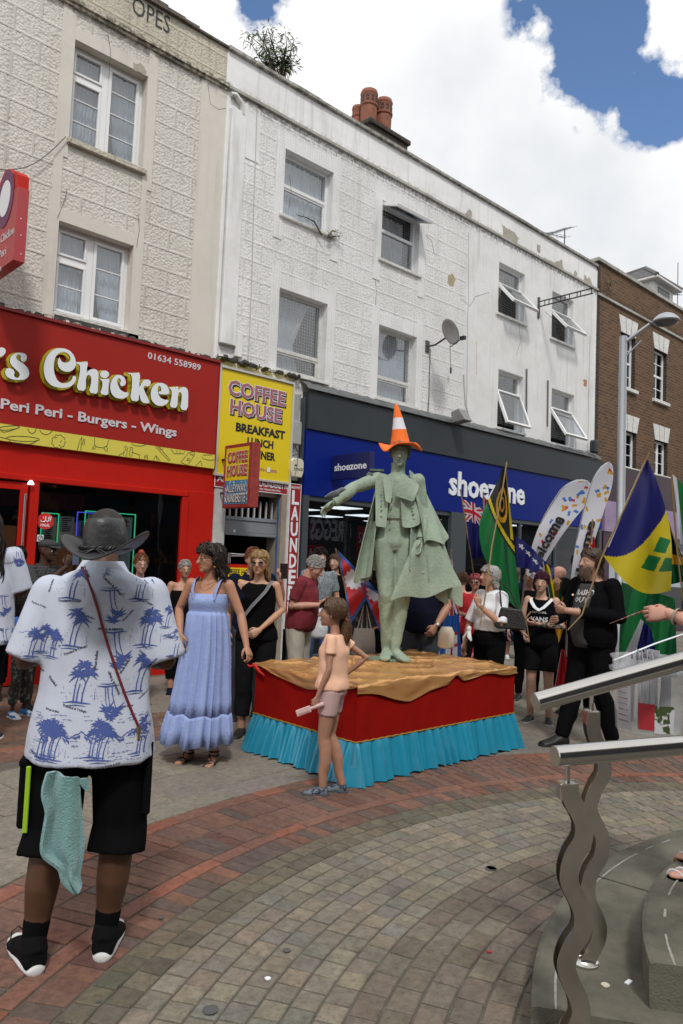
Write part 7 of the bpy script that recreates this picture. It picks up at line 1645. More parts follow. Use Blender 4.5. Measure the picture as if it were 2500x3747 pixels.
# hat
M_lea = mat('black leather', (.028, .029, .032), .42, spec=.6, var=.25, vscale=12, bump=.25, bscale=60); M_lea2 = mat('black leather braid', (.012, .012, .013), .5, spec=.5)
hc = DP(490*.0+ (245+532)/2-2, 2012, 2.80); hat = thing('leather_hat', 'black leather bush hat with wide curled brim and braided band', 'hat', hc)
tilt = Matrix.Rotation(R_(4), 3, latv) @ Matrix.Rotation(R_(-3), 3, fwv)
def hv(x, y, z): return hc+tilt @ (latv*x+fwv*y+Vector((0, 0, z)))
n = 56; rows = []
for rr in (.088, .105, .122, .138, .150):
 row = []
 for j in range(n):
  t = 2*math.pi*j/n; cx, cy = math.cos(t), math.sin(t); k = (rr-.088)/.062; X = (.078+.078*k)*cx; Y = (.098+.072*k)*cy; Z = .060*k*abs(cx)**1.6-.030*k*abs(cy)**2+.006*k; row.append((X, Y, Z))
 rows.append(row)
vs = [hv(*p) for r in rows for p in r]; mb = MB(); mb.add(vs, [(i*n+j, i*n+(j+1) % n, (i+1)*n+(j+1) % n, (i+1)*n+j) for i in range(4) for j in range(n)])
br = mb.build('brim', M_lea, hat, smooth=True); md = br.modifiers.new('s', 'SOLIDIFY'); md.thickness = .0035; mb = MB(); mb.tube([hv(*p) for p in rows[-1]], .0028, 6, closed=True); mb.build('brim_edge', M_lea2, hat, smooth=True)
mb = MB(); vs = []; prof = [(.080, .100, -.005), (.079, .099, .02), (.077, .096, .06), (.073, .092, .095), (.068, .087, .110), (.062, .080, .1135), (.056, .073, .105), (.040, .055, .095), (.0, .001, .092)]
for a, b, z in prof:
 for j in range(n): t = 2*math.pi*j/n; vs.append(hv(a*math.cos(t)*(1-.10*abs(math.sin(t))*(z > .09)), b*math.sin(t), z-.010*math.sin(t)*0+.006*abs(math.sin(t))))
mb.add(vs, [(i*n+j, i*n+(j+1) % n, (i+1)*n+(j+1) % n, (i+1)*n+j) for i in range(len(prof)-1) for j in range(n)]); mb.build('crown', M_lea, hat, smooth=60)
mb = MB()
for ph_ in (0, 2.1, 4.2):
 mb.tube([hv((.084+.005*math.cos(t*14+ph_))*math.cos(t), (.104+.005*math.cos(t*14+ph_))*math.sin(t), .010+.0065*math.sin(t*14+ph_)) for t in [q*2*math.pi/120 for q in range(120)]], .0048, 6, closed=True)
mb.tube([hv(-.01, -.112, .008), hv(-.03, -.122, -.004), hv(-.06, -.118, -.012)], .004, 6); mb.tube([hv(.0, -.112, .008), hv(.03, -.124, -.010), hv(.05, -.130, -.012)], .003, 6); mb.tube([hv(.0, -.112, .008), hv(.02, -.122, .006), hv(.045, -.128, -.006)], .003, 6); mb.tube([hv(-.005, -.112, .008), hv(-.045, -.118, .0), hv(-.062, -.112, .004)], .003, 6)
mb.build('braided_band', M_lea2, hat, smooth=True)
mb = MB(); HM.cap(mb, .002); mb.build('hair', M_hdk, HM.root, smooth=True)
# gourd-like drum he holds
c = DP(108, 2352, 3.3); mb = MB(); mb.ball(c, .065, 20, 14); mb.tube([c-latv*.05, c-latv*.072+Vector((0, 0, .01))], [.012, .008], 8); tag(mb.build('coconut', mat('tan husk', (.42, .22, .09), .7, var=.3, vscale=20), smooth=True), 'tan round gourd shaker held by the man in the leather hat', 'gourd')
# woman in the blue dress
bp_ = dict(re=(.265, -.02, 1.20), rw=(.165, .15, 1.02), le=(-.275, -.01, 1.19), lw=(-.37, .08, .945), rh=(-.2, .15, -1), rp=(-.6, -.6, 0), lh=(-.35, .25, -.6), lp=(.4, 0, -.8), rc=.3, lc=.8, hy=-38, hp=-2, hr=2, toe_r=(.2, 1), toe_l=(-.1, 1), rk=(.10, .03, .50), lk=(-.09, .03, .5), hipw=.085, browc=(.03, .018, .012))
BW = Fig('woman in long pale blue sundress and glasses holding the float corner', (3.30, 5.03), -22, 1.69, fem=True, fat=1.18, vox=.0065, pose=bp_, sk=(.40, .20, .125), armr=1.12, bust=.018)
BW.build_body()
M_bd = mat('pale blue cotton', (.28, .355, .62), .85, spec=.15, var=.10, vscale=14, bump=.5, bscale=70); f = BW; k = f.k
mb = MB(); eloft(mb, f.rings(.010, .52, .80, 0), 28); bod = f.cloth('bodice', M_bd, mb, .008, .0015, 10, 2)
def skirt(f, name, prof, m_, nf, amp, n=120, parent=None, seed=1, cx=0, wob=.0):
 vs = []; fs = []; r_ = random.Random(seed); ph = [r_.uniform(0, 6.28) for _ in range(6)]
 for z, a, b, dx, dy, am in prof:
  for j in range(n):
   t = 2*math.pi*j/n; q = amp*am*(math.sin(nf*t+ph[0]+1.5*math.sin(3*t+ph[1]))+.5*math.sin(nf*1.7*t+ph[2])+.6*math.sin(nf*.37*t+ph[3])+.5*mnoise.noise(Vector((t*4, z*9, seed))))
   vs.append(f.w((dx+(a+q)*math.cos(t), dy+(b+q)*math.sin(t), z+wob*am*math.sin(nf*.5*t+ph[4]))))
 m_rows = len(prof)
 for i in range(m_rows-1):
  for j in range(n): fs.append((i*n+j, i*n+(j+1) % n, (i+1)*n+(j+1) % n, (i+1)*n+j))
 mb = MB(); mb.add(vs, fs); o = mb.build(name, m_, parent or f.root, smooth=80); md = o.modifiers.new('s', 'SOLIDIFY'); md.thickness = .003; return o
sk_ = skirt(f, 'skirt', [(1.205, .150, .125, 0, .01, .2), (1.17, .165, .14, 0, .01, .6), (1.05, .178, .155, 0, .0, .9), (.90, .192, .168, 0, 0, 1.0), (.70, .205, .182, .01, 0, 1.3), (.50, .226, .205, .02, 0, 1.5), (.385, .240, .220, .03, 0, 1.4)], M_bd, 17, .011)
skirt(f, 'skirt_tier', [(.395, .241, .221, .03, 0, 1.4), (.37, .250, .228, .032, 0, 1.5), (.27, .262, .240, .04, 0, 1.8), (.16, .274, .250, .048, 0, 2.1)], M_bd, 17, .011, parent=sk_, seed=1, wob=.008)
mb = MB()
for sd_ in (1, -1): mb.tube([f.w((.088*sd_, .122, 1.30)), f.w((.100*sd_, .112, 1.38)), f.w((.108*sd_, .06, 1.445)), f.w((.108*sd_, .0, 1.465)), f.w((.10*sd_, -.06, 1.43)), f.w((.085*sd_, -.10, 1.33))], .021*k, 10, flat=.22)
mb.build('strap', M_bd, bod, smooth=True)
BW.strands('hair', mat('dark brown curls', (.022, .012, .008), .5, spec=.4), 700, .34, .0065, .014, seed=5, front=-.1, lift=.05, grav=.7)
BW.glasses(False, (.10, .03, .02))
mb = MB(); mb.tube([f.h((.086*math.cos(t), -.012+.02*math.sin(t)*0+.0, .035+.094*math.sin(t))) for t in [math.pi*i/14 for i in range(15)]], .006*k, 8, flat=.5); mb.build('headband', mat('pale blue band', (.35, .45, .6), .5), f.root, smooth=True)
mb = MB(); mb.tube([f.w((.07*math.cos(t), .02+.085*math.sin(t), 1.47-.055*math.sin(t))) for t in [math.pi*i/12 for i in range(13)]], .0025, 6); mb.build('necklace', mat('gold', (.7, .45, .12), .3, metal=1), f.root, smooth=True)
mb = MB(); c = f.h((-.085, .0, -.065)); mb.ball(c, .011, 10, 8); mb.tube([c, c+Vector((0, 0, .03))], .0015, 5); mb.build('earring', mat('amber', (.45, .18, .04), .3), f.root)
M_sand = mat('black sandal', (.014, .013, .012), .6); M_cork = mat('tan insole', (.16, .09, .05), .7)
def sandals(f, m_=M_sand):
 for sd_ in (1, -1):
  an = f.leg_pts(sd_)[2]; d_ = f.foot_dir(sd_); la = Vector((d_.y, -d_.x, 0)); k = f.k*.86; zb = an.z-.085*f.k
  pr = [(-.065, 0), (-.05, .032), (.05, .036), (.13, .048), (.18, .044), (.205, .015), (.205, -.015), (.18, -.044), (.13, -.048), (.05, -.036), (-.05, -.032)]
  mb = MB(); mb.prism([Vector((an.x, an.y, zb-.018))+d_*(a*k)+la*(b*k) for a, b in pr], (0, 0, 1), .018, 1)
  for a, z, r_ in ((.155, .030, .050), (.12, .045, .048)): mb.tube([Vector((an.x, an.y, zb-.01))+d_*((a+.03*math.cos(t))*k)+la*(math.cos(t)*r_*k)+Vector((0, 0, 1))*((z+.012)*k*math.sin(t)+.004) for t in [math.pi*i/8 for i in range(9)]], .009, 6, flat=.5)
  for z in (.06, .09): mb.tube([Vector((an.x, an.y, zb+z))+d_*(math.cos(t)*.046*k)+la*(math.sin(t)*.042*k) for t in [2*math.pi*i/12 for i in range(12)]], .008, 6, closed=True)
  mb.tube([Vector((an.x, an.y, zb+.06))+d_*.03*k+la*.03, Vector((an.x, an.y, zb+.04))+d_*.09*k, Vector((an.x, an.y, zb+.02))+d_*.12*k-la*.04], .008, 6)
  mb.build('sandal', [m_, M_cork], f.root, smooth=40)
sandals(BW)
# girl
gp_ = dict(neck=(0, .0, 1.43), head=(0, .03, 1.60), le=(-.185, .0, 1.12), lw=(-.19, .10, .86), re=(.19, -.26, 1.20), rw=(.16, -.06, 1.02), lh=(0, .25, -.95), lp=(1, .2, 0), rh=(-.4, .5, -.3), rp=(-1, 0, 0), lc=1.1, rc=.4, hy=2, hp=4, rk=(.07, .03, .50), ra=(.07, -.10, .085), lk=(-.075, .05, .50), la=(-.075, .04, .085), toe_r=(0, 1), toe_l=(-.1, 1), browc=(.05, .025, .012))
GR = Fig('young girl in peach t-shirt and pale pink shorts standing before the float, ponytail', (3.58, 3.86), -103, 1.345, fem=True, vox=.006, pose=gp_, sk=(.38, .20, .135), child=True, armr=1.08, legr=1.24, fat=1.15)
GR.P['shw'] = .165; GR.build_body(); GR.top(mat('peach jersey', (.78, .47, .33), .85, spec=.15, bump=.3, bscale=200), .62, 't_shirt', .14, .97, .012, .016, .007, .005, g2=.020, seed=3, vox=.008)
GR.bottom(mat('pale pink jersey', (.52, .36, .35), .85, spec=.15), .74, 'shorts', .006, .010, .002, top_t=.36, vox=.007)
M_brh = mat('girl brown hair', (.085, .042, .020), .45, spec=.4, var=.5, vscale=70)
GR.strands('hair', M_brh, 420, .12, .0065, .002, seed=8, front=2., grav=.6)
mb = MB(); r_ = random.Random(3); f = GR
for i in range(60):
 o = Vector((r_.gauss(0, .012), r_.gauss(0, .012), 0)); b = f.h((0, -.105, -.02))
 P = [f.h((o.x, -.095+o.y*.4, .0+o.x)), f.h((o.x*.6, -.118+o.y*.5, -.035)), f.h((o.x*1.2, -.130+o.y, -.09)), f.h((o.x*1.3, -.128+o.y*1.2, -.15)), f.h((o.x*.8, -.120+o.y, -.22-r_.uniform(0, .05)))]; mb.tube(P, [.006, .005, .007, .006, .002], 5)
for i in range(26):
 a = r_.uniform(-.06, .06); mb.tube([f.h((a, .065, .095)), f.h((a*1.2, .096, .062)), f.h((a*1.25, .098, .028))], [.006, .006, .002], 5, flat=.5)
mb.build('ponytail', M_brh, f.root, smooth=True); mb = MB(); c = f.h((0, -.117, -.035)); mb.tube([c+f.fx*.016*math.cos(t)+f.up*.006*math.sin(t)+f.fy*.014*math.sin(t) for t in [i*.6 for i in range(11)]], .005, 6, closed=True); mb.build('hair_tie', mat('red tie', (.35, .03, .04), .6), f.root, smooth=True)
M_croc = patmat('grey swirl rubber', (.14, .16, .19), (.03, .04, .06), 28, .52, rough=.6)
GR.shoes(M_croc, mat('dark rubber sole', (.05, .055, .07), .7), .012)
hw_ = GR.arm_pts(-1)[2]; hd_ = GR.d(GR.P['lh']).normalized(); pc2 = hw_+hd_*.06; ax = (GR.fy*.92+Vector((0, 0, -.40))).normalized()
fan = thing('hand_fan_stick', 'pale pink folded hand fan held low by the young girl', 'hand fan', pc2); mb = MB(); lt2 = ax.cross(Vector((0, 0, 1))).normalized(); up2 = lt2.cross(ax)
mb.tube([pc2-ax*.075, pc2-ax*.06, pc2+ax*.03], [.014, .017, .012], 10); Mx = Matrix.Translation(pc2+ax*.075) @ Matrix((ax, lt2, up2)).transposed().to_4x4(); mb.box(-.05, .055, -.012, .012, -.022, .022, M=Mx); mb.build('body', mat('pale pink plastic', (.62, .42, .40), .4), fan, bevel=.004)
mb = MB()
for i in range(7): mb.box(-.04+i*.012, -.034+i*.012, -.0135, .0135, -.021, -.006, M=Mx)
mb.build('slots', mat('rose print', (.30, .10, .12), .5), fan)
# the rest of the crowd
def crowd(label, px, dep, face, H, pose=None, sk=pale, fem=False, fat=1.0, group=None, **k):
 return Fig(label, locp(px, dep), face, H, fem=fem, fat=fat, vox=k.pop('vox', .0095), pose=pose, sk=sk, **k)
hands_front = dict(re=(.24, .0, 1.16), rw=(.07, .24, 1.16), le=(-.24, .0, 1.16), lw=(-.07, .24, 1.16), rh=(-.8, .5, .2), lh=(.8, .5, .2), rp=(0, -.3, 1), lp=(0, -.3, 1), rc=.8, lc=.8)
# man with the flat cap filming
c = crowd('man in dark flat cap and dark check shirt filming with a phone', 165, 7.5, 42, 1.70, dict(re=(.22, .16, 1.22), rw=(.06, .36, 1.47), le=(-.20, .18, 1.24), lw=(-.06, .36, 1.47), rh=(-.3, .3, 1), lh=(.3, .3, 1), rp=(-.5, -1, 0), lp=(.5, -1, 0), rc=.8, lc=.8, hy=8), dbk, fat=1.1, armr=1.1)
c.build_body(); c.top(patmat('dark check shirt', (.028, .028, .031), (.075, .075, .078), 38, .86, 'check'), .95, 'shirt', .0, grow=.014, sg=.010, amp=.006, collar=True); c.bottom(M_bcl2, 1.05, 'shorts', .02, .035); c.shoes(M_bshoe)
mb = MB(); vs = []; f = c; mb.ball(f.h((0, -.005, .062)), 1, 20, 10, 0, (.088, .108, .052), f.hm.to_3x3()); mb.ball(f.h((0, .085, .040)), 1, 16, 8, 0, (.068, .055, .010), f.hm.to_3x3() @ Matrix.Rotation(R_(-14), 3, 'X')); mb.build('flat_cap', patmat('cap tweed', (.035, .036, .04), (.06, .062, .065), 60, .85, 'check'), f.root, smooth=True)
def phone_at(f, label, side=1, col=(.02, .03, .06), off=(0, 0, .08), sz=(.036, .005, .075)):
 W = (f.arm_pts(1)[2]+f.arm_pts(-1)[2])/2 if side == 0 else f.arm_pts(side)[2]; c = W+f.d(off); Mx = Matrix.Translation(c) @ Matrix((f.fx, f.fy, f.up)).transposed().to_4x4(); mb = MB(); mb.box(-sz[0], sz[0], -sz[1], sz[1], -sz[2], sz[2], M=Mx)
 mb.box(sz[0]*.1, sz[0]*.85, sz[1], sz[1]+.002, sz[2]*.35, sz[2]*.88, 1, M=Mx); return tag(mb.build('phone', [mat('phone body', col, .25), M_lens], bevel=.003), label, 'phone')
phone_at(c, 'phone held up by the man in the flat cap', 0, (.10, .14, .22), (0, .06, .10))
# dark haired person in black behind the child
c = crowd('person in black with long dark hair at the red shop door', 62, 8.0, 10, 1.62, None, dbk, True, 1.1); c.build_body(); c.top(M_bcl, 1.9, 'top', .0, grow=.018); c.bottom(M_bcl, 1.95, 'trousers', .015, .02); c.strands('hair', M_hdk, 260, .36, .011, .014, seed=21); c.shoes(M_bshoe)
# child
c = crowd('small boy in blue and white top and camouflage trousers beside the door', 103, 7.2, 40, 1.16, dict(head=(0, .03, 1.60), neck=(0, 0, 1.43), re=(.20, .05, 1.12), rw=(.08, .22, 1.38), rh=(-.3, .3, .8), rp=(0, -1, 0), rc=.7, shw=.165, hy=10), dbk, child=True, vox=.008)
c.build_body(); c.top(mat('blue and white jersey', (.05, .12, .42), .8), .9, 't_shirt', .05, grow=.012, sg=.010); c.bottom(patmat('camouflage cloth', (.035, .035, .03), (.14, .14, .12), 26, .56), 1.85, 'trousers', .014, .02, .006); c.strands('hair', M_hdk, 300, .035, .008, .008, seed=22, front=2, grav=.1)
for sd_ in (1, -1): pass
c.shoes(patmat('blue white trainer', (.03, .16, .38), (.6, .62, .65), 14, .53, rough=.5), M_wsole, .014)
mb = MB(); W = c.arm_pts(1)[2]+Vector((0, 0, .06)); mb.ball(W+c.fy*.03, .028, 8, 6, jit=.25); tag(mb.build('tissue', M_wcl, smooth=True), 'crumpled white tissue held to the small boy mouth', 'tissue')
# man with dreadlocks, left edge
dp_ = dict(head=(.02, .0, 1.63), le=(-.29, .0, 1.16), lw=(-.18, .22, 1.1), re=(.29, .02, 1.15), rw=(.20, .24, 1.10), shw=.2, ra=(.13, -.20, .10), la=(-.12, .1, .085))
c = crowd('man with long black dreadlocks in white island print shirt at the left edge', -58, 6.3, 172, 1.88, dp_, dbk, fat=1.15, armr=1.1); c.noface = 1; c.build_body(); c.bottom(M_bcl, 1.2, 'shorts', .02, .03); s2 = island_shirt(c, .74, 1.15, (.26, .24, .22, .20), 8, arms_extra=.028)
SH = []
for i in range(16): SH += palm(random.Random(i).uniform(-.24, .26), .80+i*.042, .13, 1 if i % 3 else -1, seed=i+80)
for i in range(12): SH.append(dtext(('Trinidad & Tobago', 'West Indies')[i % 2], random.Random(i+5).uniform(-.2, .24), .82+i*.055, (.16, .10)[i % 2], R_(random.Random(i).uniform(-60, 60))))
SH.append(dtext('TRINIDAD & TOBAGO', .14, .765, .24, 0)); project_decals(c, s2, SH, [M_blueprint, M_textink]); c.strands('dreadlocks', M_hdk, 150, .50, .012, .010, seed=23, grav=1.2, taper=.3); c.shoes(mat('navy trainer', (.012, .015, .025), .5), M_wsole, .012)
# woman with red bun and glasses
c = crowd('woman with auburn bun and black glasses behind the man in the leather hat', 514, 8.0, 12, 1.585, hands_front, pink, True, 1.15); c.build_body(); c.top(mat('sky blue top', (.10, .28, .55), .8), .6, 'top', .05, grow=.016); c.bottom(M_bcl2, 1.9); c.strands('hair', M_hau, 160, .04, .009, .003, seed=24, front=2, grav=.1); c.glasses(False, (.01, .01, .01)); mb = MB(); mb.ball(c.h((0, -.02, .135)), .038*c.k, 12, 8, jit=.12); mb.build('hair_bun', mat('bright red bun', (.30, .03, .012), .5), c.root, smooth=True); c.shoes(M_bshoe)
# grey haired woman, black strappy top
c = crowd('older woman with short silver hair, glasses and black strappy top at the red pilaster', 676, 8.75, 15, 1.53, dict(hy=-5), (.46, .25, .17), True, 1.3, armr=1.15); c.build_body(); c.top(M_bcl, 0, 'vest', .05, .80, .014); c.bottom(M_bcl, 1.9, 'trousers', .02); c.strands('hair', M_hgr, 240, .05, .009, .002, seed=25, front=.3, grav=.1); c.glasses(False, (.2, .12, .06)); c.shoes(M_navy)
# man in navy behind the blonde
c = crowd('man in navy polo with red and yellow badge behind the blonde woman, phone raised', 925, 7.55, 5, 1.69, dict(le=(-.30, .10, 1.22), lw=(-.27, .24, 1.42), lh=(0, .1, 1), lp=(1, -.5, 0), lc=.9, re=(.255, -.04, 1.14), rw=(.22, .06, .90), shz=(-.06, -.04)), pink, fat=1.12, armr=1.1); c.build_body(); ns = c.top(M_navy, .8, 'polo_shirt', .02, grow=.012, sg=.012, collar=True); c.bottom(mat('dark denim', (.03, .035, .05), .8), 2.0); c.strands('hair', M_hau, 200, .05, .010, .004, seed=26, front=.3, grav=.1); c.shoes(M_bshoe)
phone_at(c, 'dark phone held up beside the launderette board', -1, (.02, .015, .015), (-.02, .03, .10)); mb = MB(); b = c.w((.13, .15, 1.40)); mb.ball(b, .028, 12, 6, 0, (1, .3, .8)); mb.ball(b+c.fy*.004-Vector((0, 0, .018)), .02, 8, 6, 1, (1, .4, .7)); mb.build('badge', [mat('yellow badge', (.7, .5, .02), .5), mat('red badge', (.6, .06, .02), .5)], ns)
# blonde woman
c = crowd('blonde woman in sunglasses and black sleeveless top by the coffee menu', 951, 6.8, -8, 1.665, dict(le=(-.235, .0, 1.19), lw=(-.05, .21, 1.01), lh=(.75, .35, -.5), lp=(.3, -.9, 0), lc=.9, re=(.25, .03, 1.16), rw=(.21, .24, 1.25), rh=(.3, .5, .8), rp=(-.8, .1, .4), rc=.5, hy=-6), (.47, .27, .18), True, 1.0, vox=.0075)
c.build_body(); c.top(M_bcl, -1, 'vest', .10, .93, .012, .03); c.bottom(M_bcl2, 1.85, 'trousers', .018, .03); c.strands('hair', M_hbl, 420, .30, .009, .005, seed=27, front=-.1); c.glasses(True); c.shoes(M_bshoe)
c.strap(mat('grey bag strap', (.14, .145, .155), .7), [c.w((-.13, .06, 1.46)), c.w((-.08, .135, 1.36)), c.w((.04, .150, 1.22)), c.w((.14, .12, 1.08))], .024, 'bag_strap')
mb = MB(); W = c.arm_pts(1)[2]; Mx = Matrix.Translation(W+Vector((0, 0, .10))+c.fy*.03-c.fx*.03) @ Matrix((c.fx, c.fy, c.up)).transposed().to_4x4() @ Matrix.Rotation(R_(35), 4, 'Y'); mb.box(-.055, .055, -.008, .008, -.09, .09, M=Mx); tag(mb.build('wallet', M_navy, bevel=.004), 'navy folding wallet held up by the blonde woman', 'wallet')
# man in maroon polo
c = crowd('grey haired man in maroon polo shirt and beige trousers looking down at his hands', 1103, 8.0, 68, 1.70, dict(neck=(0, .07, 1.44), head=(0, .16, 1.555), hp=-32, re=(.23, .0, 1.14), rw=(.08, .27, 1.16), le=(-.23, .0, 1.14), lw=(-.08, .27, 1.18), rh=(-.3, .8, .1), lh=(.4, .8, .1), rp=(-1, 0, .3), lp=(1, 0, .3), rc=.7, lc=.7), pink, fat=1.25, armr=1.1, vox=.008); c.build_body(); ms_ = c.top(mat('maroon polo', (.16, .012, .022), .85), .85, 'polo_shirt', .02, grow=.014, flare=.02, sg=.012, collar=True); c.bottom(mat('beige trousers', (.46, .42, .36), .85), 2.0, 'trousers', .014, .02, .006); c.strands('hair', M_hgr, 260, .04, .009, .003, seed=28, front=.3, grav=.1); c.shoes(mat('brown shoe', (.08, .05, .03), .6))
A, E, W = c.arm_pts(1); A2, E2, W2 = c.arm_pts(-1); mb = MB()
for q in (.35, .52, .69):
 p = A2.lerp(E2, q); a_ = (E2-A2).normalized(); o_ = a_.orthogonal().normalized(); p2 = a_.cross(o_); mb.tube([p+(o_*math.cos(t)+p2*math.sin(t))*(.078-.004*q) for t in [i*math.pi/9 for i in range(18)]], .009, 6, 0, closed=True, flat=.5)
 p = p+a_*.014; mb.tube([p+(o_*math.cos(t)+p2*math.sin(t))*(.078-.004*q) for t in [i*math.pi/9 for i in range(18)]], .003, 6, 1, closed=True)
mb.build('sleeve_stripes', [M_navy, M_wcl], ms_, smooth=True)
# young bearded man
c = crowd('young man with dark hair and moustache in grey patterned t-shirt with carrier bag', 1170, 9.4, 8, 1.74, dict(hy=10), pink, vox=.009); c.build_body(); c.top(patmat('grey fleck jersey', (.22, .25, .27), (.10, .12, .14), 70, .52), .9, 't_shirt', .02, grow=.016); c.bottom(mat('blue jeans', (.03, .06, .15), .8), 2.0); c.strands('hair', M_hdk, 380, .08, .010, .012, seed=29, front=.55, grav=.3); mb = MB(); mb.tube([c.h((-.03, .084, -.060)), c.h((0, .096, -.050)), c.h((.03, .084, -.060))], [.004, .008, .004], 6); mb.ball(c.h((0, .072, -.088)), .022, 8, 6); mb.build('moustache', M_hdk, c.root, smooth=True); c.shoes(M_bshoe)
W = c.arm_pts(1)[2]; bag = thing('carrier_bag', 'white plastic carrier bag hanging beside the man in the maroon polo', 'bag', DP(1160, 2300, 8.6));
M_pl = mat('white plastic', (.60, .62, .64), .4, spec=.4, bump=.6, bscale=18); mb = MB(); b0 = DP(1163, 2170, 8.7); fx_, fy_ = latv, fwv
eloft(mb, [(b0+Vector((0, 0, z)), fx_, a, b_, fy_) for z, a, b_ in ((0, .012, .01), (-.06, .022, .012), (-.14, .05, .025), (-.26, .115, .05), (-.42, .135, .06), (-.50, .13, .055), (-.515, .10, .03))], 20)
me = voxel(mb, .012, 3); wrinkle(me, .016, 9, 3); me.materials.clear(); me.materials.append(M_pl); me.polygons.foreach_set('use_smooth', [True]*len(me.polygons)); link('bag_body', me, bag)
# long haired woman
c = crowd('woman with very long auburn hair in black top at the shoe shop window', 1228, 10.2, -12, 1.69, dict(hy=-14), pale, True); c.build_body(); c.top(M_bcl, 1.2, 'top', .05); c.bottom(M_bcl, 2.0); c.strands('hair', mat('long dark auburn', (.06, .022, .012), .5), 380, .58, .010, .008, seed=30, front=-.1); c.shoes(M_bshoe)
# man behind the statue
c = crowd('man in dark navy shirt with wristwatch standing behind the green figure', 1548, 8.0, -10, 1.80, dict(le=(-.275, .02, 1.13), lw=(-.18, .16, .93), lh=(.55, .3, -.8), lp=(.5, -.8, 0), lc=.7, re=(.25, 0, 1.13)), (.40, .21, .145), fat=1.3, armr=1.15, vox=.008); c.build_body(); c.top(M_navy, .85, 'shirt', -.0, grow=.014, flare=.02, sg=.012, amp=.006); c.bottom(mat('slate trousers', (.035, .045, .055), .85), 2.0, 'trousers', .02); c.strands('hair', M_hgr, 140, .03, .009, .002, seed=31, grav=.1, front=.3); c.shoes(M_bshoe)
W = c.arm_pts(-1)[2]; E = c.arm_pts(-1)[1]; a_ = (W-E).normalized(); o_ = a_.orthogonal().normalized(); p2 = a_.cross(o_); mb = MB(); mb.tube([W-a_*.03+(o_*math.cos(t)+p2*math.sin(t))*.034 for t in [i*math.pi/8 for i in range(16)]], .008, 8, closed=True, flat=.5); mb.ball(W-a_*.03-fwv*.036, .018, 12, 6, 1, (1, 1, 1)); mb.build('wristwatch', [M_steel, M_wcl], c.root, smooth=True)
# floral dress back
M_flo = patmat('red floral cloth', (.36, .03, .07), (.55, .20, .26), 22, .52)
c = crowd('woman seen from behind in red floral strapless dress near the shoe shop', 1694, 10.2, 172, 1.50, None, pink, True, 1.25, armr=1.1); c.noface = 1; c.build_body(); c.top(M_flo, 0, 'dress_top', .05, .80, .016); skirt(c, 'dress_skirt', [(1.03, .17, .14, 0, 0, .4), (.8, .2, .18, 0, 0, .7), (.45, .24, .21, 0, 0, 1), (.25, .26, .23, 0, 0, 1.2)], M_flo, 14, .010); c.strands('hair', M_hbr, 300, .09, .011, .012, seed=32, front=2, grav=.5); c.shoes(M_bshoe)
# red top, sunglasses
c = crowd('woman with pink streaked hair, sunglasses and red top behind the singing woman', 1742, 9.4, -8, 1.50, hands_front, pink, True, 1.3); c.build_body(); c.top(mat('bright red jersey', (.42, .012, .02), .85), .8, 'top', .02, grow=.018); c.bottom(M_bcl2, 1.9); c.strands('hair', mat('pinkish red hair', (.30, .05, .07), .5), 260, .10, .010, .006, seed=33, grav=.6); c.glasses(True); c.shoes(M_bshoe)
# white shirt woman with flag
c = crowd('singing woman with silver hair in tied white shirt and black trousers holding a flag', 1800, 7.5, -48, 1.61, dict(le=(-.26, .08, 1.14), lw=(-.10, .26, 1.33), lh=(.1, .2, 1), lp=(.7, -.3, 0), lc=1.1, re=(.255, .06, 1.13), rw=(.27, .12, .88), rh=(0, .2, -1), hy=-8, hp=6), (.46, .25, .17), True, 1.22, vox=.0075, armr=1.15, bust=.03); c.build_body()
ws = c.top(M_wcl, 1.15, 'shirt', .33, .965, .018, .015, .016, .010, g2=.030, seed=12, collar=True); WS = c
mb = MB(); kn = c.w((.06, .24, 1.06)); mb.ball(kn, .03, 10, 8, 0, (1, .8, 1), jit=.1); mb.tube([kn, kn+c.d((.03, .04, -.08)), kn+c.d((.05, .03, -.14))], [.014, .024, .008], 8, flat=.5); mb.tube([kn, kn+c.d((-.04, .03, -.07)), kn+c.d((-.06, .02, -.11))], [.014, .022, .008], 8, flat=.5); mb.build('shirt_knot', M_wcl, ws, smooth=True)
c.bottom(M_bcl, 2.0, 'trousers', .016, .02, .006, top_t=.42); c.strands('hair', M_hgr, 420, .20, .010, .010, seed=34, front=.2); mb = MB(); mb.ball(c.h((0, .088, -.066)), .012, 10, 8); mb.build('open_mouth', mat('mouth dark', (.06, .01, .01), .6), c.root, smooth=True); c.shoes(M_bshoe)
hb = thing('handbag', 'large black woven leather handbag on the singing woman arm', 'handbag', DP(1868, 2250, 7.1)); mb = MB(); b0 = DP(1866, 2256, 7.25); mb.prism([b0+latv*x+Vector((0, 0, z))-fwv*.05 for x, z in ((-.09, .09), (.11, .07), (.165, -.10), (.14, -.125), (-.13, -.115), (-.15, -.09))], fwv, .10); mb.build('bag_body', mat('woven black leather', (.012, .012, .013), .45, bump=1., bscale=90), hb, bevel=.015); mb = MB(); mb.tube([b0+latv*-.08+Vector((0, 0, .06)), b0+latv*-.10+Vector((0, 0, .22)), b0+latv*-.10+Vector((0, 0, .34)), b0+latv*.0+Vector((0, 0, .24)), b0+latv*.08+Vector((0, 0, .06))], .008, 8); mb.build('handle', M_sand, hb, smooth=True)
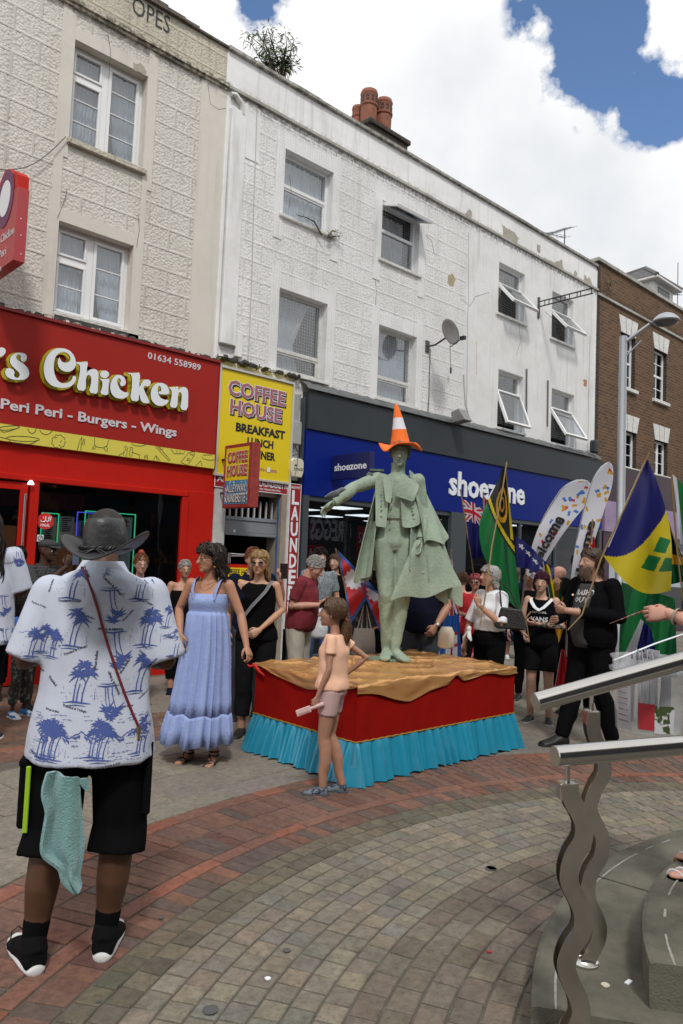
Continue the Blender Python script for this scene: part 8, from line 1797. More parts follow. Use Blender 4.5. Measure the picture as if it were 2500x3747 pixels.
# tattooed person
c = crowd('person with short plum hair and tattooed arm in black vest and shorts holding a flag', 1986, 7.9, -12, 1.56, dict(le=(-.25, .02, 1.13), lw=(.0, .25, 1.16), lh=(.9, .3, 0), lp=(0, -.6, .8), lc=.9, re=(.24, .02, 1.12), rw=(.14, .22, 1.02), rh=(-.2, .6, -.6), rp=(-1, .2, 0), rc=1.0, hy=2, hr=-4), pale, True, 1.12, vox=.0075, armr=1.12); c.build_body(); vt = c.top(M_bcl, -1, 'vest', -.02, .93, .016, .01); c.bottom(M_bcl2, .98, 'shorts', .018, .030, .006); c.strands('hair', M_hpu, 460, .065, .009, .010, seed=35, front=.6, grav=.35)
FRn = [dtext('ORIGINAL', 0, 1.285, .17, 0, 0), dtext('VANS', 0, 1.205, .20, 0, 0, .03, .055), ([(-.125, 1.245), (.125, 1.245), (.125, 1.255), (-.125, 1.255)], [(0, 1, 2, 3)], 0), ([(-.125, 1.165), (-.115, 1.165), (-.115, 1.25), (-.125, 1.25)], [(0, 1, 2, 3)], 0)]
def mirror(shapes): return [([(-x, z) for x, z in p], f, m_) for p, f, m_ in shapes]
project_decals(c, vt, mirror(FRn), [M_wcl], back=False, name='vest_print')
mb = MB(); mb.tube([c.w((.12, .0, 1.44)), c.w((.10, .09, 1.40)), c.w((.05, .14, 1.34)), c.w((0, .155, 1.31)), c.w((-.05, .14, 1.34)), c.w((-.10, .09, 1.40)), c.w((-.12, .0, 1.44))], .020, 8, flat=.4); mb.build('white_trim', M_wcl, vt, smooth=True)
A, E, W = c.arm_pts(-1); k = c.k*.85*1.12; mb = MB(); mb.tube([A.lerp(E, .2), A.lerp(E, .6), E, E.lerp(W, .5), E.lerp(W, .9)], [.0485*k, .044*k, .0385*k, .0385*k, .028*k], 14, cap=False); mb.build('tattoo', patmat('tattoo ink', (.34, .21, .16), (.05, .07, .07), 26, .50), c.root, smooth=True); c.shoes(M_bshoe, mat('off white sole', (.35, .35, .33), .6))
# black tee woman behind
c = crowd('woman in black t-shirt holding a red phone behind the tattooed person', 1938, 9.2, -5, 1.60, dict(re=(.24, 0, 1.14), le=(-.22, .06, 1.14), lw=(-.05, .28, 1.22), lh=(.3, .6, .4), lc=.8), pink, True, 1.15); c.build_body(); c.top(M_bcl, .8, 't_shirt', 0, grow=.02); c.bottom(M_bcl, 2.0); c.strands('hair', M_hdk, 200, .2, .011, .006, seed=36); c.shoes(M_bshoe); phone_at(c, 'small red phone in the hands of the woman in black', -1, (.35, .01, .02), (.02, .08, .06))
c = crowd('person in navy dotted skirt and white trainers farther along the shops', 1885, 13.2, 175, 1.6, None, pink, True, 1.1); c.noface = 1; c.build_body(); c.top(M_navy, .8, 'top', .05); skirt(c, 'skirt', [(1.0, .16, .13, 0, 0, .4), (.7, .21, .18, 0, 0, 1), (.35, .25, .22, 0, 0, 1.2)], patmat('navy dot cloth', (.012, .02, .06), (.35, .4, .5), 36, .22, 'dots'), 12, .01); c.strands('hair', M_hbr, 200, .2, .012, .006, seed=37); c.shoes(M_wcl, M_wsole)
# bald man
c = crowd('bald man with glasses in white shirt seen in profile in the crowd', 2052, 9.2, -72, 1.64, hands_front, pink, fat=1.2); c.build_body(); c.top(M_wcl, 1.8, 'shirt', 0, grow=.014, sg=.012, collar=True); c.bottom(M_bcl2, 2.0); c.glasses(False, (.2, .15, .1)); c.shoes(M_bshoe)
# dark bearded man behind
c = crowd('tall dark bearded man in black and red top holding a feather banner', 2122, 8.5, -10, 1.79, dict(re=(.26, .06, 1.16), rw=(.19, .24, 1.34), rh=(0, .2, 1), rp=(-.5, -.8, 0), rc=1.1), (.28, .14, .09)); c.build_body(); c.top(M_bcl2, .9, 'shirt', 0, grow=.02); c.strands('hair', M_hdk, 300, .045, .010, .004, seed=38, front=.4, grav=.1); mb = MB(); mb.ball(c.h((0, .052, -.072)), 1, 16, 10, 0, (.052, .045, .038), c.hm.to_3x3()); mb.build('beard', M_hdk, c.root, smooth=True); c.bottom(M_bcl, 2.0); c.shoes(M_bshoe); mb = MB(); mb.tube([c.w((-.06, .05, 1.50)), c.w((-.05, .13, 1.38)), c.w((-.03, .15, 1.25))], .03, 8, flat=.3); mb.build('red_scarf', mat('red scarf', (.45, .02, .02), .8), c.root, smooth=True)
# big bearded man with the flag
bpz = dict(neck=(0, .0, 1.48), head=(0, .05, 1.63), le=(-.30, .02, 1.16), lw=(-.02, .36, 1.20), lh=(.85, .35, .1), lp=(.1, -.9, .4), lc=1.15, re=(.30, .06, 1.14), rw=(.22, .28, 1.08), rh=(-.5, .7, .2), rp=(-1, 0, 0), rc=.7, hy=-12, shw=.20, ra=(.14, .22, .09), la=(-.12, -.12, .09), rk=(.12, .12, .5), browc=(.04, .02, .015))
c = crowd('large bearded man with long hair in black jacket holding the blue and yellow flag', 2178, 6.9, -42, 1.80, bpz, (.46, .26, .19), fat=1.42, vox=.0075, armr=1.15, legr=1.0); c.build_body(); BM = c
js = c.top(M_bcl, 1.85, 'jacket', -.08, .965,   .022, .015, .014, .008, g2=.016, seed=14); tsm = mat('dark grey jersey', (.035, .034, .036), .85); mb = MB(); eloft(mb, [(a+b*0+fr*.038, la, w_*.62, d_*1.0, fr) for a, la, w_, d_, fr in c.rings(.020, .05, .93)], 24); b=None; te = c.cloth('t_shirt', tsm, mb, .010, .004)
TS = [dtext('TRASHY', .02, 1.36, .20, 0, 0, .03, .05), dtext('OUT', .02, 1.295, .13, 0, 0, .03, .05), dtext('DOWN', .02, 1.20, .20, 0, 0, .03, .055), ([(-.09, 1.245), (.13, 1.245), (.13, 1.25), (-.09, 1.25)], [(0, 1, 2, 3)], 0)]
project_decals(c, te, mirror(TS), [mat('grey white print', (.5, .5, .5), .8)], back=False, name='shirt_print')
c.bottom(M_bcl, 2.0, 'trousers', .018, .022, .006); c.strands('hair', mat('dark brown long hair', (.045, .022, .012), .5), 300, .22, .009, .006, seed=39, front=-.05, grav=1.1)
mb = MB(); r_ = random.Random(9)
for i in range(150):
 a = r_.uniform(-1, 1); z = r_.uniform(-.105, -.045); y = .078*math.cos(a*1.2)+.012 if z > -.08 else .062*math.cos(a*1.1)+.012
 if abs(a) < .25 and z > -.072 and z < -.05: continue
 p = Vector((.058*math.sin(a*1.4), y, z)); mb.tube([c.h(p), c.h(p+Vector((0, .012, -.03))), c.h(p+Vector((-p.x*.15, .008, -.065*r_.uniform(.6, 1.2))))], [.007, .007, .003], 5)
mb.ball(c.h((0, .045, -.078)), 1, 16, 10, 0, (.055, .048, .036), c.hm.to_3x3()); mb.build('beard', mat('greying beard', (.10, .065, .045), .7), c.root, smooth=True)
c.shoes(M_bshoe, M_bshoe, .016); mb = MB(); mb.ball(c.w((-.03, .30, 1.335)), .011, 8, 6); mb.build('ribbon_badge', mat('cream badge', (.7, .6, .4), .5), js)
# woman with the bucket at the right edge
wp = dict(le=(-.24, .06, 1.12), lw=(-.13, .30, 1.20), lh=(.1, 1, -.05), lp=(1, .1, -.4), lc=1.1, re=(.24, .05, 1.15), rw=(.12, .30, 1.18), rh=(-.3, 1, 0), rp=(-1, 0, 0), rc=.9, ra=(.10, .08, .085), la=(-.09, .12, .085), rk=(.1, .07, .5), lk=(-.09, .09, .5))
wl_ = G(2690, 3215, .3); c = Fig('woman in black top and cropped jeans on the steps at the right edge', (wl_.x, wl_.y), -84, 1.64, fem=True, fat=1.25, vox=.007, pose=wp, sk=pink, armr=1.22, z0=.30); c.build_body(); c.top(M_bcl, .45, 'top', .05, grow=.018); c.bottom(mat('dark blue denim', (.015, .03, .08), .85, var=.2, vscale=60), 1.18, 'cropped_jeans', .014, .022); c.strands('hair', M_hbr, 240, .25, .010, .006, seed=40); sandals(c, M_wcl); RW = c
W = c.arm_pts(-1)[2]; E = c.arm_pts(-1)[1]; a_ = (W-E).normalized(); o_ = a_.orthogonal().normalized(); p2 = a_.cross(o_); mb = MB(); mb.tube([W-a_*.035+(o_*math.cos(t)+p2*math.sin(t))*.033 for t in [i*math.pi/10 for i in range(20)]], .010, 8, closed=True, flat=.35); mb.build('watch_strap', mat('sage watch strap', (.30, .27, .20), .5), c.root, smooth=True)
W = W+a_*.07; dd = (DP(2205, 2292, 3.6)-W).normalized(); mb = MB(); mb.tube([W-dd*.03, W+dd*.12, W+dd*.26], [.010, .008, .002], 8, flat=.4); tag(mb.build('rolled_paper_flag', patmat('paper flag print', (.45, .40, .40), (.5, .12, .08), 30, .5), smooth=True), 'rolled small paper flag pointing left from the reaching hand', 'paper flag')
## flags, banners, bucket, lamp, plants, aerials, dish
def clothmat(name, c, tr=.35):
 M = bpy.data.materials.new(name); M.use_nodes = True; t = M.node_tree; t.nodes.clear(); d = N(t, 'ShaderNodeBsdfDiffuse'); d.inputs[0].default_value = (*c, 1); q = N(t, 'ShaderNodeBsdfTranslucent'); q.inputs[0].default_value = (*c, 1); m = N(t, 'ShaderNodeMixShader'); m.inputs[0].default_value = tr; L(t, d.outputs[0], m.inputs[1]); L(t, q.outputs[0], m.inputs[2]); g_ = N(t, 'ShaderNodeBsdfGlossy'); g_.inputs['Roughness'].default_value = .45; m2 = N(t, 'ShaderNodeMixShader'); m2.inputs[0].default_value = .04; L(t, m.outputs[0], m2.inputs[1]); L(t, g_.outputs[0], m2.inputs[2]); o = N(t, 'ShaderNodeOutputMaterial'); L(t, m2.outputs[0], o.inputs[0]); return M
FM = {k: clothmat('flag '+k, c) for k, c in dict(white=(.62, .63, .70), red=(.50, .02, .03), blue=(.012, .014, .13), sky=(.05, .16, .50), black=(.012, .012, .012), yellow=(.62, .50, .02), green=(.01, .17, .045), dgreen=(.005, .08, .03), orange=(.6, .2, .02), gold=(.55, .30, .02), royal=(.02, .10, .38)).items()}
FK = list(FM); M_pole = mat('bamboo pole', (.20, .13, .06), .7)
def flag(label, corners, dep, col, nu=64, nv=44, rip=.05, pole=None, mask=None, seed=1, waves=2.2, name='flag', edge=None, sag=None, par_=None, dep2=None, grp=None):
 """corners px: tl, tr, br, bl; col(u, v) -> colour name; mask(u, v) -> bool"""
 tl, tr, br, bl = [Vector((a, b, 0)) for a, b in corners]; base = DP(tl.x, tl.y, dep); t = thing(name, label, 'flag', base, grp); vs = []; mb = MB(); dep2 = dep2 or dep
 for j in range(nv+1):
  for i in range(nu+1):
   u, v = i/nu, j/nv; p = tl.lerp(tr, u).lerp(bl.lerp(br, u), v)
   if sag: p = p+Vector(sag(u, v)+(0,))
   d_ = dep+(dep2-dep)*u+rip*(math.sin(u*waves*6.28+v*2.5+seed)*(.3+.7*u)+.4*math.sin(u*waves*13+v*4+seed*2)*v); vs.append(DP(p.x, p.y, d_))
 mb.v = vs
 for j in range(nv):
  for i in range(nu):
   u, v = (i+.5)/nu, (j+.5)/nv
   if mask and not mask(u, v): continue
   mb.f.append([j*(nu+1)+i, j*(nu+1)+i+1, (j+1)*(nu+1)+i+1, (j+1)*(nu+1)+i]); mb.mi.append(FK.index(col(u, v))); mb.c.append(None)
 mb.build('flag_cloth', [FM[k] for k in FK], t, smooth=True)
 if pole:
  m2 = MB(); P = [DP(x, y, d_) for x, y, d_ in pole]; m2.tube(P, [.008]*(len(P)-1)+[.005], 8); m2.build('pole', M_pole, t, smooth=True)
 return t
def uj(u, v):   # union flag in the unit square
 x, y = u*2-1, v*2-1
 if abs(x) < .12 or abs(y) < .2: return 'red'
 if abs(x) < .2 or abs(y) < .33: return 'white'
 d1, d2 = abs(x-y), abs(x+y)
 if min(d1, d2) < .12: return 'red'
 if min(d1, d2) < .34: return 'white'
 return 'blue'
# Nepal: two pennants
def nepcol(u, v):
 if v < .5: e = min(v*1.0, 1) ; edge_ = (u > (v/.55)*1.0-.08)
 else: edge_ = u > ((v-.45)/.55)-.08
 c1 = math.hypot((u-.50)*1.2, (v-.42)*2.2); c2 = math.hypot((u-.33)*1.6, (v-.80)*2)
 if u < .05 or v > .965 or edge_: return 'royal'
 return 'red'
def tri_flag(label, P, dep, emblem, pole=None, seed=1):
 """triangular pennant with a blue border, px corners: top, outer, bottom"""
 a, b, c_ = [Vector((x, y, 0)) for x, y in P]; t = thing('flag', label, 'flag', DP(a.x, a.y, dep)); mb = MB(); n = 48; idx = {}; vs = []
 cen = (a+b+c_)/3; ex_, ey_ = emblem
 for i in range(n+1):
  for j in range(n+1-i):
   p = a*(1-(i+j)/n)+b*(i/n)+c_*(j/n); idx[i, j] = len(vs); vs.append(DP(p.x, p.y, dep+.05*math.sin(i*.22+j*.3+seed)))
 mb.v = vs
 for i in range(n):
  for j in range(n-i):
   for tr in (((i, j), (i+1, j), (i, j+1)), ((i+1, j), (i+1, j+1), (i, j+1))):
    if not all(q in idx for q in tr): continue
    ci = sum(q[0] for q in tr)/3; cj = sum(q[1] for q in tr)/3; ck = n-ci-cj; p = a*(ck/n)+b*(ci/n)+c_*(cj/n); ang_ = math.atan2(p.y-ey_, p.x-ex_); r_ = math.hypot(p.x-ex_, p.y-ey_)
    col = 'royal' if min(ci, cj, ck) < 3.0 else ('white' if r_ < 33*(1+.25*(abs(math.sin(ang_*6))-.4)) else 'red'); mb.f.append([idx[q] for q in tr]); mb.mi.append(FK.index(col)); mb.c.append(None)
 mb.build('flag_cloth', [FM[k] for k in FK], t, smooth=True)
 if pole: m2 = MB(); m2.tube([DP(x, y, d_) for x, y, d_ in pole], .008, 8); m2.build('pole', M_pole, t, smooth=True)
 return t
tri_flag('crimson pennant flag with blue border and white moon, left of the green figure', [(1236, 2012), (1370, 2150), (1283, 2285)], 7.3, (1296, 2120), [(1228, 2006, 7.3), (1262, 2140, 7.3), (1300, 2420, 7.3)])
tri_flag('crimson pennant flag with white sun half hidden behind the cape', [(1312, 2120), (1440, 2200), (1393, 2318)], 7.2, (1378, 2165), None, 3)
# Fiji
def fiji(u, v):
 if v < .52: return uj(v/.52, 1-u)
 if .25 < u < .85 and .66 < v < .90:
  return 'red' if abs(u-.55) < .05 or abs(v-.78) < .012 or v < .69 else 'white'
 return 'royal' if (u+v) % 1 > .05 else 'sky'
flag('drooping light blue flag with union jack and shield right of the green cape', [(1633, 2030), (1652, 2020), (1688, 2450), (1600, 2450)], 8.3, lambda u, v: fiji(u, v), 30, 110, .03, [(1652, 2008, 8.3), (1640, 2200, 8.3), (1625, 2430, 8.3)], sag=lambda u, v: (18*v*(1-v)*2, 8*math.sin(u*3)))
def nz(u, v): return uj(u/.75, v/.36) if (u < .75 and v < .36) else 'blue'
flag('dark blue ensign with union jack canton in front of the shoe shop sign', [(1692, 1828), (1795, 1900), (1768, 2040), (1724, 2046)], 8.6, nz, 50, 60, .05, [(1685, 1790, 8.6), (1696, 1860, 8.6), (1728, 2060, 8.6), (1738, 2140, 8.6)], sag=lambda u, v: (0, -18*math.sin(u*3.14)*(1-v)))
# Vanuatu
def vanu(u, v):
 w_ = u+.0; d_ = v-(.36+.20*u)
 c = math.hypot((u-.55)*1.0, (v-.29)*2.0)
 if abs(c-.24) < .04 and v < .5: return 'gold'
 if abs(c-.10) < .02: return 'gold'
 if u > .90 and v < .5: return 'yellow'
 if abs(d_) < .022: return 'yellow'
 if abs(d_) < .05: return 'black'
 if d_ < 0: return 'black'
 return 'green' if (u-.2*v) < .55 or v > .9 else ('dgreen' if int(u*9) % 3 == 0 else 'green')
flag('tall flag in black, yellow and green with gold ring emblem held by the singing woman', [(1838, 1712), (1852, 1712), (1908, 2240), (1765, 2020)], 8.1, vanu, 60, 120, .05, [(1855, 1690, 8.05), (1838, 1800, 7.9), (1800, 2000, 7.4), (1775, 2190, 7.1), (1758, 2285, 6.95)], sag=lambda u, v: (-45*math.sin(v*1.57)*(1-u)*math.sin(v*3.14)*1.0, 30*math.sin(u*3)*v), waves=1.3)
mbp = MB()
flag('small red and white flag tip beside the black and green flag', [(1770, 1810), (1782, 1830), (1788, 1870), (1768, 1880)], 8.2, lambda u, v: 'white' if u < .3 else 'red', 14, 24, .02, [(1769, 1800, 8.2), (1772, 1980, 8.2), (1790, 2100, 8.2)])
# Bosnia
stars = [(.14, .26), (.32, .36), (.50, .46), (.68, .57), (.85, .68)]
def bos(u, v):
 for a, b in stars:
  r_ = math.hypot((u-a)*1.35, (v-b)*1.0); an = math.atan2(v-b, u-a)
  if r_ < .075*(1+.45*math.cos(5*an)): return 'white'
 return 'blue'
flag('dark blue flag with a diagonal row of white stars behind the plum haired person', [(1888, 1962), (2030, 2075), (2028, 2120), (1892, 2075)], 8.4, bos, 110, 60, .03, None, sag=lambda u, v: (0, -6*math.sin(u*6)))
# Sri Lanka-like banner: yellow, green, orange, hanging
def sri(u, v):
 if u < .06: return 'white'
 if v < .48: return 'yellow' if u > .35-.0*v else 'dgreen' if v > .2 else 'yellow'
 if v < .62: return 'dgreen'
 if v < .85: return 'orange'
 return 'gold'
flag('drooping yellow, green and orange flag held by the tattooed person', [(1990, 2066), (2010, 2064), (2078, 2250), (2030, 2400)], 8.4, lambda u, v: sri(u, v), 40, 80, .04, [(1984, 2040, 8.4), (1992, 2080, 8.35), (1950, 2230, 7.9), (1924, 2262, 7.6), (1938, 2350, 7.55)], sag=lambda u, v: (30*v*(1-v), 0), waves=1.2)
flag('red triangular flag hanging low beside the large bearded man', [(2055, 2375), (2068, 2380), (2098, 2490), (2030, 2515)], 7.6, lambda u, v: 'white' if u < .05 else 'red', 24, 30, .04)
flag('small red flag behind the large bearded man head', [(2166, 1960), (2176, 1966), (2186, 2022), (2156, 2020)], 7.9, lambda u, v: 'white' if u < .35 and v < .5 else 'red', 16, 20, .02, [(2169, 1900, 7.9), (2164, 1990, 7.9), (2160, 2150, 7.9)])
# St Vincent: big blue yellow green
def stv(u, v):
 if u < .035: return 'white'
 if v < .46-.0*u: return 'blue'
 for cx, cy in ((.80, .60), (.60, .74), (.93, .76)):
  if abs((u-cx)+(v-cy)*.75) < .115 and abs(v-cy) < .058: return 'green'
 return 'yellow'
def stm(u, v): return True
flag('large blue, yellow and green flag with three green diamonds raised on a bamboo pole', [(2364, 1674), (2376, 1690), (2455, 2160), (2205, 2030)], 6.75, lambda u, v: 'white' if (u < .035 and v < .9) else ('blue' if v < 1.0-.63*u else ('green' if any(abs((u-cx)*1.0+(v-cy)*.95) < .105 and abs(v-cy) < .052 for cx, cy in ((.83, .665), (.66, .80), (.94, .80))) else 'yellow')), 90, 100, .05, [(2378, 1654, 6.75), (2362, 1690, 6.75), (2290, 1850, 6.72), (2200, 2045, 6.6), (2130, 2250, 6.45), (2078, 2306, 6.4)], sag=lambda u, v: (35*math.sin(v*3.14)*u, 75*max(0, v-.55)*math.sin(u*3.14)*1.9), waves=1.0)
flag('green flag with white edge cut by the right side of the photo', [(2462, 1735), (2560, 1830), (2560, 2010), (2490, 1990)], 6.4, lambda u, v: 'white' if u < .16 else 'green', 30, 40, .05, [(2458, 1728, 6.4), (2462, 1800, 6.4), (2478, 2010, 6.4), (2500, 2200, 6.4)])
flag('black, yellow and green flag drooping behind the large blue and yellow one', [(2440, 1905), (2462, 1960), (2540, 2120), (2450, 2140)], 7.3, lambda u, v: 'black' if v < .5 else ('gold' if v < .68 else 'dgreen'), 30, 40, .05, [(2436, 1880, 7.3), (2480, 2010, 7.3), (2520, 2120, 7.3)])
flag('wide dark green flag hanging behind the large bearded man', [(2275, 2130), (2470, 2190), (2480, 2480), (2262, 2470)], 7.5, lambda u, v: 'dgreen' if (u+.3*v) % .5 < .22 else 'green', 50, 50, .08, None, waves=2)
flag('purple and white striped cloth flag low behind the reaching hand', [(2345, 2265), (2382, 2300), (2420, 2470), (2265, 2440)], 7.2, lambda u, v: 'white' if u < .3 else 'blue', 30, 30, .04)
# feather banners
def feather(label, base, tip, dep, width, seed, txt, lean):
 """base, tip px; banner bulges to the left of the line base-tip"""
 b = Vector((*base, 0)); t_ = Vector((*tip, 0)); ax_ = (t_-b); n_ = Vector((ax_.y, -ax_.x, 0)).normalized(); o = thing('feather_banner', label, 'banner', DP(base[0], base[1], dep), 'white confetti feather banners'); mb = MB(); R, C = 60, 24; vs = []; r_ = random.Random(seed)
 def prof(v): return (math.sin(min(1, v*1.0)*math.pi*.5)**.8 if v < .78 else math.sqrt(max(0, 1-((v-.78)/.22)**2)))
 def PT(u, v):
  c = b+ax_*v+n_*lean*math.sin(v*3.0); w_ = width*(.35+.65*prof(v)) if v < .78 else width*prof(v); return c+n_*(w_*(u-.5))
 conf = [(r_.uniform(.08, .92), r_.uniform(.30, .97), r_.uniform(0, 3.14), r_.choice(('gold', 'gold', 'gold', 'red', 'sky'))) for _ in range(26)]
 for j in range(R*2+1):
  for i in range(C*2+1): u, v = i/(C*2), j/(R*2); p = PT(u, v); vs.append(DP(p.x, p.y, dep+.02*math.sin(v*9+u*2)+.04*(u-.5)**2))
 mb.v = vs; Wm = C*2+1
 for j in range(R*2):
  for i in range(C*2):
   u, v = (i+.5)/(C*2), (j+.5)/(R*2); col = 'white'; L_ = ax_.length
   for cu, cv, a, cc in conf:
    dx = (u-cu)*width; dy = (v-cv)*L_; x = dx*math.cos(a)+dy*math.sin(a); y = -dx*math.sin(a)+dy*math.cos(a)
    if abs(x) < 9 and abs(y) < 5: col = cc
   mb.f.append([j*Wm+i, j*Wm+i+1, (j+1)*Wm+i+1, (j+1)*Wm+i]); mb.mi.append(FK.index(col)); mb.c.append(None)
 mb.build('banner_cloth', [FM[k] for k in FK], o, smooth=True)
 m2 = MB(); vs2, fs2, asp = text_raw(txt, .04, res=2); out = []
 u0, u1, v0, v1 = .70, .18, .02, .60;
 for x, y, z in vs2:
  p = PT(.22+.50*y, v0+(v1-v0)*x); out.append(DP(p.x, p.y, dep-.03-.004*z))
 m2.add(out, fs2); m2.build('lettering', M_blk, o)
 m3 = MB(); m3.tube([DP(*(PT(1.0, v).to_2d()), dep+.01) for v in [q/24 for q in range(25)]], .006, 6); m3.tube([DP(*(PT(1.0, 0).to_2d()), dep), DP(base[0]-ax_.x*.15, base[1]-ax_.y*.35, dep)], .012, 8); m3.build('pole', M_steel, o, smooth=True); return o
feather('left of the two white confetti feather banners reading Welcome, leaning right', (1940, 2110), (2155, 1762), 9.0, 110, 3, 'Welcome', 25)
feather('right of the two white confetti feather banners reading Welcome, standing steeper', (2092, 2230), (2232, 1692), 8.3, 78, 5, 'Welcome', 14)
# bucket of leaflets
bk = thing('bucket', 'clear plastic bucket stuffed with white leaflets behind the handrails', 'bucket', DP(2372, 2690, 3.0)); c = DP(2375, 2650, 3.02); zb_ = c.z-.03; zt_ = DP(2375, 2405, 3.02).z
M_clp = bpy.data.materials.new('frosted clear plastic'); M_clp.use_nodes = True; b = M_clp.node_tree.nodes['Principled BSDF']; b.inputs['Base Color'].default_value = (.75, .78, .82, 1); b.inputs['Alpha'].default_value = .2; b.inputs['Roughness'].default_value = .2
mb = MB(); H_ = zt_-zb_; mb.lathe([(.0, .0), (.120, .0), (.126, .01), (.144, H_*.97), (.150, H_*.97), (.152, H_), (.147, H_), (.140, H_*.96), (.122, .012)], 48, (c.x, c.y, zb_)); mb.lathe([(.1435, H_*.80), (.153, H_*.80), (.155, H_*.84), (.1445, H_*.84)], 48, (c.x, c.y, zb_)); mb.build('tub', M_clp, bk, smooth=40)
mb = MB(); h0 = Vector((c.x, c.y, zt_-.02)); Wr = RW.arm_pts(-1)[1].lerp(RW.arm_pts(-1)[2], .55); l_ = h0-latv*.145; rgt = h0+latv*.145; mb.tube([l_, l_.lerp(Wr, .5)-Vector((0, 0, .01)), Wr-Vector((0, 0, .03)), rgt.lerp(Wr, .5), rgt], .006, 8, flat=.5); mb.build('handle', M_wcl, bk, smooth=True)
r_ = random.Random(8); M_leaf = mat('leaflet paper', (.42, .42, .45), .7)
for i in range(24):
 a = r_.uniform(0, 6.28); q = r_.uniform(.0, .085); x = c.x+math.cos(a)*q; y = c.y+math.sin(a)*q; Mx = Matrix.Translation((x, y, zb_+.02)) @ Matrix.Rotation(r_.uniform(-.5, .5)+.6, 4, 'Z') @ Matrix.Rotation(r_.uniform(-.10, .10), 4, 'X'); mb = MB(); mb.box(-.035, .035, -.0012, .0012, 0, H_*r_.uniform(.86, 1.03), M=Mx); lf = mb.build('leaflet', M_leaf); tag(lf, 'white leaflet standing upright in the clear bucket among many alike', 'leaflet', 'leaflets packed in the bucket')
def wrap_label(a0, a1, z0, z1, m_, name, r0=.1275, r1=.141, th=.002):
 mb = MB(); n = 14; vs = []
 for j, z in enumerate((z0, z1)):
  for i in range(n+1):
   a = a0+(a1-a0)*i/n; rr = r0+(r1-r0)*z/H_; vs.append((c.x+rr*math.cos(a), c.y+rr*math.sin(a), zb_+z))
 mb.add(vs, [(i, i+1, n+2+i, n+1+i) for i in range(n)]); return mb.build(name, m_, bk, smooth=True)
ca = math.atan2(-c.y, -c.x); wrap_label(ca-1.15, ca-.55, .02, H_*.74, M_leaf, 'certificate_label', .123, .137); wrap_label(ca-.30, ca+.15, .03, H_*.44, mat('red card', (.38, .02, .03), .5), 'red_label', .1285, .142); wrap_label(ca+.155, ca+.75, .02, H_*.42, patmat('torn picture label', (.55, .55, .58), (.06, .08, .03), 22, .5), 'torn_label', .1285, .142)
mb = MB()
for i in range(7):
 z = .05+i*.022
 for a in [ca-1.05+q*.03 for q in range(14)]:
  if r_.random() < .75: rr = .1225+(.014)*z/H_+.0025; mb.box(-.0008, .0008, -.0016, .0016, -.0022, .0022, M=Matrix.Translation((c.x+rr*math.cos(a), c.y+rr*math.sin(a), zb_+z)) @ Matrix.Rotation(a, 4, 'Z'))
mb.build('label_lettering', M_ink, bk)
# white handbag and tote behind the float, bits of chairs
tb = thing('tote_bag', 'cream cotton tote bag hanging behind the float by the pennant flag', 'bag', DP(1330, 2370, 7.6)); mb = MB(); b0 = DP(1332, 2340, 7.6); eloft(mb, [(b0+Vector((0, 0, z)), latv, a, b_, fwv) for z, a, b_ in ((.11, .10, .02), (.0, .115, .05), (-.14, .12, .05), (-.16, .11, .03))], 16); mb.build('bag_body', mat('cream canvas', (.42, .40, .35), .9, bump=.4), tb, smooth=50); mb = MB()
for q in (-.05, .05): mb.tube([b0+latv*(q-.02)+Vector((0, 0, .10)), b0+latv*(q*.3)+Vector((0, 0, .34)), b0+latv*(q+.02)+Vector((0, 0, .10))], .009, 6, flat=.4)
mb.build('handle', bpy.data.materials['cream canvas'], tb, smooth=True)
wb = thing('white_handbag', 'small white handbag at the hip of the navy shirted man', 'handbag', DP(1632, 2340, 7.5)); mb = MB(); b0 = DP(1634, 2335, 7.4); eloft(mb, [(b0+Vector((0, 0, z)), latv, a, b_, fwv) for z, a, b_ in ((.11, .05, .02), (.05, .08, .04), (-.08, .085, .045), (-.1, .06, .03))], 16); mb.build('bag_body', mat('cream leather', (.55, .53, .46), .5), wb, smooth=50)
# pushchair silhouette behind the float
pcr = thing('pushchair', 'dark folded pushchair frame with orange trim behind the float', 'pushchair', DP(1390, 2400, 8.2)); mb = MB()
o = DP(1390, 2300, 8.2); g0 = Vector((o.x, o.y, 0))
def pp(a, z, b_=0): return g0+latv*a+fwv*b_+Vector((0, 0, z))
for s_ in (-.2, .2):
 mb.tube([pp(-.35, 1.02, s_), pp(-.25, .95, s_), pp(.05, .5, s_), pp(.3, .12, s_)], .012, 8); mb.tube([pp(.25, .9, s_), pp(-.05, .45, s_), pp(-.3, .12, s_)], .012, 8)
mb.tube([pp(-.35, 1.02, -.2), pp(-.35, 1.02, .2)], .015, 8); mb.build('frame', M_bshoe, pcr, smooth=True)
mb = MB(); eloft(mb, [(pp(-.02, z), latv, a, .2, fwv) for z, a in ((.4, .12), (.55, .2), (.75, .22), (.88, .15))], 16); mb.build('seat', M_bcl2, pcr, smooth=True); mb = MB(); mb.tube([pp(-.12, .86, -.21), pp(.0, .92, -.21), pp(.14, .85, -.21)], .014, 8); mb.build('trim', mat('tan trim', (.35, .12, .04), .6), pcr, smooth=True)
for s_ in (-1, 1):
 for q in (-.3, .3): mb = MB(); mb.tube([pp(q+.09*math.cos(t), .10+.09*math.sin(t), s_*.22) for t in [i*math.pi/10 for i in range(20)]], .014, 8, closed=True); mb.build('wheel', M_bshoe, pcr, smooth=True)
